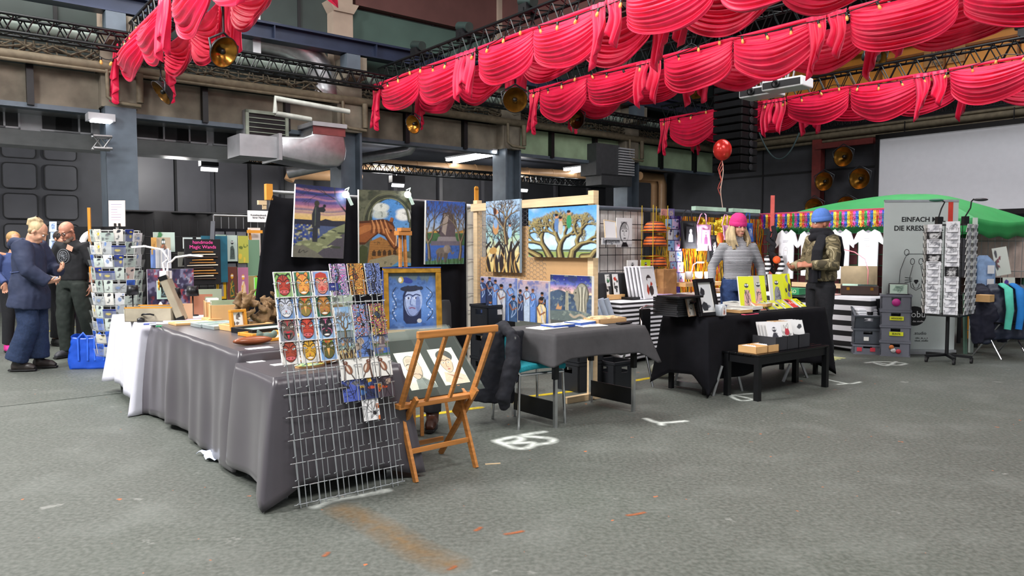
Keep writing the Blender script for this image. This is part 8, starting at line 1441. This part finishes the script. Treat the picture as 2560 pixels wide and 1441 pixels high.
for k, (px, py, rr, h, c_, s) in enumerate(((327-8, 791-2, .03, .07, 'e6e0c8', 'cream candle jar at the end of the white linen cloth'), (402, 780, .018, .1, 'f0f0f0', 'white glue bottle beside the canvas case'), (395, 783, .02, .04, 'e8d820', 'small yellow paint pot beside the glue bottle'), (352, 806, .03, .04, '141416', 'black tape roll at the front edge of the white linen cloth'))):
    t = thing('pot', s, 'jar', LB(px, py)); b = MB(); b.lathe([(.001, 0), (rr, 0), (rr, h*.8), (rr*.5, h*.9), (rr*.5, h), (.001, h)], 16); b.build('pot_body', mat('pot_'+c_, c_, .4), t)
for k, (px, py, w, d, c_, s) in enumerate(((400, 812, .16, .1, 'd8e0f0', 'clear plastic tray with cards near the satin cloth'), (375, 812, .1, .06, '6a78c8', 'blue-violet card lying in front of the canvas case'), (440, 806, .2, .1, 'e2e4ea', 'silver wire tray lying before the black lamp'), (497, 806-4, .3, .08, 'e8b8c8', 'pink and white printed strip behind the flat frames'), (398, 818, .05, .03, '3a9a6a', 'small green clip on the linen cloth'))):
    slab('tray', s, 'tray', px, py, ZL, w, d, .012, mat('tray_'+c_, c_, .4, var=.1, scale=40), -.2)
# blue shopping bag
sb = thing('shopping_bag', 'large crumpled blue woven plastic shopping bag on the floor beside the white linen cloth', 'bag', G(218, 925)+V((0, .2, 0)), .1); b = MB(); b.grid(lambda u, v: V(((.23+.02*math.sin(v*5))*max(-1, min(1, 1.5*math.cos(u*2*PI))), (.15)*max(-1, min(1, 1.5*math.sin(u*2*PI))), v*.38+.02*math.sin(u*15)*v)), 60, 16); b.box(-.22, -.14, 0, .22, .14, .02); o = folds(b.build('bag_body', mat('blue_woven_plastic', '1b4fc0', .35, var=.15, scale=8, bump=.3), sb), .04, .1); sol(o, .003)
b = MB(); [b.tube([(x-.05, -.16, .1), (x-.05, -.16, .36), (x, -.14, .42), (x+.05, -.15, .36), (x+.05, -.16, .1)], .012, 6, ry=.003) for x in (-.08, .1)]; b.build('handle', mat('blue_strap', '2a62d8', .5), sb)
# ---------- white wire card tower ----------
tc = G(303, 915); tw = thing('card_tower', 'tall white wire card tower with many clear sleeved cards beside the white linen cloth', 'display rack', tc, .1); TH_ = 1.6; b = MB(); b.tube([(0, 0, .05), (0, 0, TH_+.04)], .015, 8)
for k in range(16): a_ = 2*PI*k/16; rr = .24; b.tube([(rr*math.cos(a_), rr*math.sin(a_), .14), (rr*math.cos(a_), rr*math.sin(a_), TH_)], .003, 4)
for z in [.14+k*.146 for k in range(11)]: b.tube([(.24*math.cos(2*PI*k/24), .24*math.sin(2*PI*k/24), z) for k in range(24)], .003, 4, closed=True)
for z in (.14, TH_): [b.tube([(0, 0, z), (.24*math.cos(q_), .24*math.sin(q_), z)], .005, 4) for q_ in [2*PI*k/6 for k in range(6)]]
[b.bar((0, 0, .07), (.26*math.cos(q_), .26*math.sin(q_), .06), .03, .02) for q_ in [2*PI*k/5 for k in range(5)]]; b.build('wire_frame', mat('white_wire', 'ccd0d0', .4), tw)
for k in range(5): b = MB(); caster(b, .25*math.cos(2*PI*k/5), .25*math.sin(2*PI*k/5)); b.build('wheel', M_rub, tw)
r = random.Random(12); TMx = Matrix.Translation(tc)@Matrix.Rotation(.1, 4, 'Z'); cl = ['ded8c8', 'c8d4cc', 'e4e4e8', '3a62c0', 'c9b8b0', 'a8b8b0', '2a3a80', 'e6e2dc', 'b0b4b8']
sl = ['cream', 'sage', 'white', 'bright blue', 'dusty pink', 'grey-green', 'navy', 'ivory', 'silver grey']; proto_c = {}
for k in range(7):
    for j in range(10):
        ci = r.randrange(9) if (k, j) != (1, 7) else 3; wide = (j+k) % 3 == 0; w_, h_ = (.145, .1) if wide else (.1, .14); key = (ci, wide)
        if key not in proto_c: t = print_card('postcard', art_line(w_, h_, 20, cl[ci], '3a3c44', ('d8c030', 'c8604a', '6a8ac0')[ci % 3] if ci % 2 == 0 else None, ci+3*k, ('abstract', 'scribble')[k % 2]), 'postcard', 'postcard', .004, group='postcards in the white wire tower'); proto_c[key] = t
        else: t = dup(proto_c[key])
        t['label'] = sl[ci]+' postcard in row %s up, column %s of the white wire card tower' % ('one two three four five six seven eight nine ten'.split()[j], 'one two three four five six seven'.split()[k])
        th_ = -PI/2+(k-3)*PI/7.5; t.matrix_world = TMx@Matrix.Rotation(th_+PI/2, 4, 'Z')@Matrix.Translation((0, -.265, .16+j*.146))@Matrix.Rotation(.14, 4, 'X')
b = MB(); w_ = .17
for k in range(7):
    for j in range(10): M_ = Matrix.Rotation((k-3)*PI/7.5, 4, 'Z')@Matrix.Translation((0, -.25, .15+j*.146)); b.add([M_@V(p_) for p_ in ((-.075, -.03, .0), (.075, -.03, 0), (.08, -.055, .09), (-.08, -.055, .09))], [(0, 1, 2, 3)])
b.build('clear_pockets', mat('clear_pocket', 'd8dedc', .15, alpha=.22, spec=1), tw)
t = print_card('price_sign', art_line(.19, .3, 30, 'ead6cc', '3a4a90', None, 2, 'text'), 'pale pink handwritten price board clipped on top of the white wire tower', 'sign', .006); put(t, TMx@V((.04, -.1, TH_+.05)), .0, .03)
b = MB(); [b.box(x, -.015, -.0, x+.02, .01, .035) for x in (-.03, .02)]; b.build('clip', M_black, t)
# ---------- stall of framed art behind ----------
pS = D(480, 620, 9.4); bS = (pS-P1).dot(B); r_S = lambda px: (onB(px, 600, b=bS)-P1).dot(A)
bw2 = thing('backdrop_stand', 'wide black drape behind the framed art stall', 'partition', R(r_S(330), bS+1.3), ANG); wl_ = 4.2; b = MB(); b.grid(lambda u, v: V((u*wl_, .03*math.sin(u*30)+.02*math.sin(u*71+v*4), 1.9-1.9*v)), 120, 6); sol(b.build('black_drape', mat('deep_black_cloth', '0b0b0d', .95), bw2), .004); b = MB(); b.tube([(0, 0, 1.9), (wl_, 0, 1.9)], .02, 6); b.build('rail', M_black, bw2)
gridp('black wire grid wall behind the framed art', r_S(368), bS+.12, r_S(545)-r_S(368), ANG, z1=1.75, step=.1, rows=8)
table('black table carrying the framed art under the wire grid', R(r_S(370), bS-.55), ANG, r_S(640)-r_S(370), .6, .7, M_black, M_black)
b = MB(); b.box(0, -.01, .0, r_S(640)-r_S(370), .0, .68); b.build('table_skirt', M_bcloth, label='black cloth skirt hanging before the framed art table', cat='tablecloth', loc=R(r_S(370), bS-.56), rz=ANG)
HS = [(405, 640, 380, 430, 592, 'e0a860', 'wooden framed triptych of oval figures on the grid wall', 'f'), (0, 0, 457, 482, 592, 0, 0, 0)]
def hs(c, x0, x1, y0, y1, s, off=.1, n='art_print', th=.01, e='f0efe9', gr=None): return hangpic(c, x0, x1, y0, y1, s, b=bS-off, name=n, thick=th, edge=e, group=gr)
AL = art_line
hs(AL(.3, .2, 30, 'b9a890', '2a4a44', 'a86a50', 3, 'figure'), 391, 427, 594, 638, 'wooden board with three oval figures on the grid wall', .2, e='d8a860'); hs(AL(.1, .3, 14, 'd8a45a', '6a4420', None, 4), 379, 392, 594, 637, 'narrow golden wooden board beside the oval figures', .22, e='d8a860')
hs(AL(.3, .3, 26, 'c6dcd2', '2f5a48', '4a8a5a', 8, 'abstract'), 384, 438, 581, 630, 'pale green print with a dark arch behind the oval figures', .12)
hs(AL(.2, .3, 30, 'c8d6d4', '2c2a50', '3a3a80', 9, 'figure'), 458, 482, 594, 622, 'small print of a beetle-like violet jar on the grid wall', .12); hs(AL(.2, .3, 20, 'c8d6d4', '2c2a50', 'a8a050', 10, 'figure'), 492, 513, 594, 617, 'small print of a winged jar on the grid wall', .12)
hs(AL(.3, .3, 26, '8c8c84', '1a1a1c', None, 12, 'figure'), 446, 484, 630, 667, 'grey print of a black hat shape on the grid wall', .12)
bookc = ['6a88c8', 'e6e6ea', 'd8dae0', 'b8bcc4', 'eeeeee', 'c8ccd8', 'e8e8ee', 'a8acb8', 'f0f0f4', 'd0d0da']
for k in range(10):
    p = onB(385+k*4.4, 671, b=bS-.25); b = MB(); b.box(0, 0, 0, .018, .16, .22+.01*(k % 3)); b.build('booklet', mat('book_'+bookc[k], bookc[k], .6), label='thin booklet standing below the oval figures, '+('blue, beside the golden board' if k == 0 else 'pale spine, place %s in the row' % ('one two three four five six seven eight nine'.split()[k-1])), cat='booklet', group='booklets on the framed art table', loc=p, rz=ANG)
c = Canvas(.6, .45, 60, '3a3450'); c.noise('6a4a6a', .2, .5, .7, .8, 3); c.noise('8a8aa8', .15, .6, .7, .7, 5); c.noise('a83a3a', .1, .68, .74, .7, 8); c.noise('1c1a2c', .2, .6, .75, .8, 11); c.noise('b8b8c8', .08, .7, .76, .6, 15)
t = hs(c, 371, 487, 673, 768, 'large dark violet abstract painting behind the canvas case', .7, 'painting', .02, 'c8c8cc'); hs(AL(.2, .26, 26, 'b8d8cc', '6a8a90', '3a3a3a', 13, 'figure'), 393, 430, 702, 748, 'pale green portrait print standing before the dark violet painting', .85)
# wand display
wd = thing('wand_display', 'black framed display board with magic wands and pink lettering', 'display stand', onB(508, 712, b=bS-.4), ANG); sx = .42; b = MB(); b.box(-sx/2, -.02, 0, sx/2, .02, .56); b.box(-sx/2-.01, -.02, .0, sx/2+.1, .05, .58) if 0 else None; bev(b.build('board', mat('black_board', '141216', .5), wd), .004); b = MB(); b.box(-.0, .03, .02, sx/2+.1, .05, .6); b.build('teal_frame', mat('teal_frame', '1d5f74', .5), wd); b = MB(); b.bar((.12, 0, .55), (.15, .05, .78), .05, .03); b.build('top_post', mat('grey_post', '3a3c44'), wd)
text('lettering', 'handmade\nMagic Wands', .058, mat('pink_letter', 'e84a9a', .6, emit=.3), wd, (0, -.022, .49)); WMs = [mat('wand_'+c_, c_, .5) for c_ in ('a8702c', 'd8ccb8', '3a2418', 'c88a3a')]
for k in range(11): b = MB(); z = .4-k*.033; l = .13+.03*(k % 3); b.tube([(-l, -.03, z), (-l*.3, -.033, z+.003), (l*.9, -.03, z+.004*(k % 2))], [.004, .007, .009], 6); w_ = b.build('wand', WMs[k % 4], wd)
# hanging pockets with six art prints
hp = thing('hanging_organiser', 'black hanging organiser with two rows of three art pockets', 'display stand', onB(580, 762, b=bS-.3), ANG); l_ = (onB(622, 650, b=bS-.3)-onB(540, 650, b=bS-.3)).length; H_ = onB(580, 572, b=bS-.3).z-hp.location.z; b = MB(); b.box(-l_/2, 0, 0, l_/2, .02, H_); b.build('backing', M_bcloth, hp); [MB().box(-l_/2+i*l_/3+.01, -.004, z, -l_/2+(i+1)*l_/3-.01, 0, z+.08).build('grey_band', mat('grey_band', '55565c', .6), hp) for i in range(3) for z in (H_*.96-.08, H_*.46)]
pc6 = [('a8c0b0', '7a3a44', 'green-grey print of pale flowers'), ('b0c0b8', '2c2e30', 'grey print of a dark zebra'), ('a8a848', '5a6a2c', 'olive print with a round moon and red plants'), ('d8a818', '26262a', 'yellow print of a hooded grey figure'), ('6a3a30', 'd89a28', 'dark red print with a golden head'), ('a86a88', 'e0a030', 'pink and orange print of a glowing figure')]
for k, (bg, ink, s) in enumerate(pc6): i = k % 3; hs(AL(.2, .4, 34, bg, ink, ('8a5a60', '50605c', 'd0b040', '8a8a90', '3a5a3a', 'e0c8b0')[k], 40+k, 'abstract' if k in (0, 2) else 'figure'), 541+i*27.5, 566+i*28, (587, 666)[k//3]+i*1.5, (650, 748)[k//3]+i*4, s+' in the hanging organiser', .32, gr='prints in the hanging organiser')
# easels and boards next to the drape
for k, (x0, x1, y0, y1, c_, s, off) in enumerate(((622, 652, 570, 640, 'd8d0c8', 'pale canvas on a wooden easel behind the hanging organiser', -.3), (618, 650, 600, 690, '6a8a70', 'green canvas leaning at the wooden easel', -.1), (637, 650, 694, 752, '7ad84a', 'bright green narrow board at the edge of the black backdrop', .3), (622, 640, 690, 745, 'a89a60', 'olive brown canvas at the foot of the wooden easel', .1))): hs(Canvas(.2, .3, 8, c_), x0, x1, y0, y1, s, off, 'board', .02)
el_ = thing('wooden_easel', 'light wooden easel with crossed struts behind the hanging organiser', 'easel', R(r_S(632), bS+.2), ANG); b = MB(); [b.bar((s*.22, 0, 0), (s*.04, .05, 1.65), .025, .03) for s in (-1, 1)]; b.box(-.3, -.02, 1.6, .2, .02, 1.64); b.build('mast', M_orw, el_)
rs = thing('garment_rail', 'grey rail with a small white name card above the hanging organiser', 'rail', R(r_S(565), bS+.5), ANG); b = MB(); b.tube([(0, 0, 1.84), (1.1, 0, 1.84)], .015, 6); [b.tube([(x, 0, 0), (x, 0, 1.84)], .012, 6) for x in (0, 1.1)]; [b.tube([(x, 0, 1.84), (x, 0, 1.6)], .004, 4) for x in np.arange(.1, 1.1, .1)]; b.build('rail_tubes', M_trs, rs); b = MB(); b.box(.45, -.03, 1.76, .75, -.02, 1.92); b.build('name_card', M_white, rs); text('lettering', 'Kunsthandwerk\nfairer Markt', .035, M_ink, rs, (.6, -.033, 1.84))
# far-left background stall: round mirror poster, small stand, people
q_ = D(233, 610, 10.5); b = MB(); b.lathe([(.1, 0), (.19, 0), (.19, .02), (.1, .02), (.1, 0)], 28, Matrix.Rotation(PI/2, 4, 'X')); b.build('white_ring', M_white, label='white round ring print on a dark panel behind the card tower', cat='print', loc=q_)
b = MB(); b.box(-.3, 0, -1.25, .25, .03, .42); b.build('dark_panel', M_black, label='dark panel standing behind the white wire card tower', cat='panel', loc=(q_.x, q_.y+.03, 1.28+.0)) 
b = MB(); p = G(228, 800); b.box(-.02, -.01, 0, .02, .01, D(228, 548, p.y).z) ; b.build('orange_lath', M_orw, label='orange lath standing behind the bald person', cat='lath', loc=(D(228, 700, 10.3).x, 10.3, 0))
for k in range(6): t = print_card('postcard', AL(.1, .15, 12, 'c8dcf0', '3a5a9c', None, k), 'blue-white card on the small stand between the two visitors, %s' % ('top', 'second', 'third', 'fourth', 'fifth', 'lowest')[k], 'postcard', .004, group='cards between the visitors'); put(t, D(132+(k % 2)*3, 580+k*22, 10.8), .1, .1)
for k, (px, y_, c_, top, s) in enumerate(((152, 10.6, '2a211d', 'a8a8b0', 'dark-haired bearded person standing behind the bald person'), (36, 9.9, 'b08a5a', '3a4a78', 'light-haired person in pink shoes hidden behind the navy coat'))):
    J = stand(); J.update(el_l=(.24, -.02, 1.14), wr_l=(.18, -.18, 1.0), el_r=(-.24, -.02, 1.14), wr_r=(-.18, -.18, 1.0)); x_ = (px-1280)/F*y_
    t, j, T = person(s, (x_, y_, 0), (1.2, .9)[k], J, 'c08e74', haircol=c_, scale=(.955, .94)[k]); b = MB(); b.ball((0, 0, 0), (.087, .096, .088), 14, T@Matrix.Translation((0, .022, .04))); o = b.build('hair', mat('hair_'+c_, c_, .7, bump=.4, scale=50), t)
    garment('sweater', mat('top_'+top, top, .9), t, [([j['pelvis'], j['waist'], j['chest'], V((0, 0, 1.42))], [.17, .17, .18, .1], [.13, .13, .13, .09])]+[([j['chest']+V((s_*.08, 0, .06)), j['sh_'+q_], j['el_'+q_], j['wr_'+q_]], [.08, .08, .06, .045], None) for s_, q_ in ((1, 'l'), (-1, 'r'))])
    garment('trousers', M_blkden, t, [([j['pelvis']+V((0, 0, .04)), j['hip_'+q_], j['kn_'+q_], j['an_'+q_]+V((0, 0, .04))], [.15, .11, .08, .07], None) for q_ in 'lr'])
    for q_ in 'lr': shoe(t, j['an_'+q_], (0, -1, 0), mat('pink_shoe', 'e8389a', .6) if k else M_rub, M_rub)
# coloured poles of a toy rack behind the visitors
for k, (x0, y0, x1, y1, c_, s) in enumerate(((178, 770, 182, 860, '2a8a90', 'teal'), (190, 780, 200, 860, 'a84a8a', 'violet'), (236, 700, 250, 850, 'd8b030', 'yellow'), (228, 690, 236, 800, '2a9a8a', 'turquoise'))):
    p = G(x1, y1); d_ = D(x0, y0, p.y); b = MB(); b.bar((0, 0, 0), d_-p, .035, .02); b.build('painted_batten', mat('slat_'+c_, c_, .5), label=s+' painted wooden slat standing behind the bald person', cat='slat', group='painted slats behind the visitors', loc=p)
# ================= FLOOR MARKS =================
def mark(name, label, pts_list, wd=.05, col='dfe6df', amt=1.0, seed=0, z=.002, pad=.12, soft=.35, kind=None):
    P_ = [[G(x, y) for x, y in pts] for pts in pts_list]; al = [p for q in P_ for p in q]; x0 = min(p.x for p in al)-pad; x1 = max(p.x for p in al)+pad; y0 = min(p.y for p in al)-pad; y1 = max(p.y for p in al)+pad
    w = x1-x0; h = y1-y0; n = int(min(220, max(30, w/.012))); c = Canvas(w, h, n, col, 0)
    for q in P_: c.curve([((p.x-x0)/w, (p.y-y0)/w) for p in q], wd/w, col, a=1, soft=wd*soft/w*2, k=6)
    nz = tri_noise(c.ny, c.nx, 3, seed)*.6+tri_noise(c.ny, c.nx, 1.5, seed+1)*.4; c.im[..., 3] *= np.clip(amt*(.35+nz), 0, 1); c.im[..., 3][c.im[..., 3] < .04] = 0
    o = c.build(name, m=vmat('floor_spray', .8, True), M=Matrix.Translation((x0+w/2, y0, z))@Matrix.Rotation(-PI/2, 4, 'X'), cut=True); return tag(o, label, 'marking', kind=kind)
mark('spray_marking', 'sprayed white letters B5 on the floor before the small table', [[(1240, 1103), (1290, 1093), (1302, 1102), (1268, 1110), (1330, 1108), (1322, 1120), (1290, 1122), (1245, 1106)], [(1358, 1081), (1305, 1090), (1340, 1094), (1378, 1098), (1380, 1107), (1340, 1113)]], .05)
mark('spray_marking', 'sprayed white angle line on the floor right of the B5 letters', [[(1615, 1048), (1650, 1058), (1712, 1054)], [(1650, 1058), (1655, 1063)]], .045)
mark('spray_marking', 'sprayed white letters under the low bench', [[(1812, 985), (1850, 992), (1880, 1000), (1850, 1002), (1830, 990), (1880, 985)]], .035)
mark('spray_marking', 'sprayed white angle line at the far bench leg', [[(2060, 948), (2120, 960), (2150, 956)], [(2120, 960), (2095, 962)]], .035)
mark('spray_marking', 'sprayed white letters on the floor before the grey crates', [[(2165, 908), (2200, 905), (2262, 909), (2240, 914), (2185, 907), (2215, 915), (2240, 905)]], .04)
mark('spray_marking', 'white chalky smear on the floor under the wire card rack', [[(790, 1268), (830, 1252), (900, 1240), (965, 1228)]], .05, amt=.8)
for k, (pts, s) in enumerate((([(1020, 1045), (1200, 1020)], 'behind the print browser'), ([(1285, 997), (1425, 980)], 'under the small table'), ([(1545, 960), (1660, 940)], 'between the small table and the black cloth'), ([(115, 830), (185, 818)], 'between the two visitors'))): mark('tape_marking', 'worn yellow floor line '+s, [pts], .07, 'd8bc1e', .95, k+5, .0025, soft=.1)
mark('rust_stain', 'long orange rusty stain across the floor before the wire card rack', [[(860, 1275), (930, 1310), (985, 1340), (1050, 1380), (1120, 1410)]], .09, '8f6c3a', .5, 9, pad=.2, soft=.9)
for k, (x, y, w_) in enumerate(((1285, 1334, 40), (1590, 1287, 40), (1130, 1422, 12), (815, 1388, 8), (1195, 1325, 12))): mark('rust_stain', 'small orange paint chip mark on the open floor, '+('largest, beside the long stain', 'beyond the B5 letters', 'at the end of the long stain', 'before the satin cloth corner', 'between the long stain and the browser')[k], [[(x-w_/2, y+3), (x, y), (x+w_/2, y-4)]], .018, 'a85c30', .9, 20+k, pad=.06)
b = MB(); b.box(-.05, -.006, 0, .05, .006, .004); b.build('wood_splinter', M_pine, label='small pale wood splinter lying beside the print browser', cat='splinter', loc=G(1232, 1161), rz=.2)
c_ = MB(); p, q_ = G(0, 1018), G(320, 982); c_.bar(p+V((0, 0, .001)), q_+V((0, 0, .001)), .012, .002); c_.build('trim_6', mat('floor_joint', '2f332f', .9)); bpy.data.objects['trim_6']['kind'] = 'structure'
mk = G(2085, 905); b = MB(); [b.box(x*.11, -.15, 0, x*.11+.05, .15, .003) for x in range(5)]; b.build('striped_tape', mat('pale_yellow_tape', 'd8d890', .7), label='short pale yellow tape stripes on the floor behind the bench end', cat='marking', loc=mk+V((-.2, .1, 0)), rz=ANG)
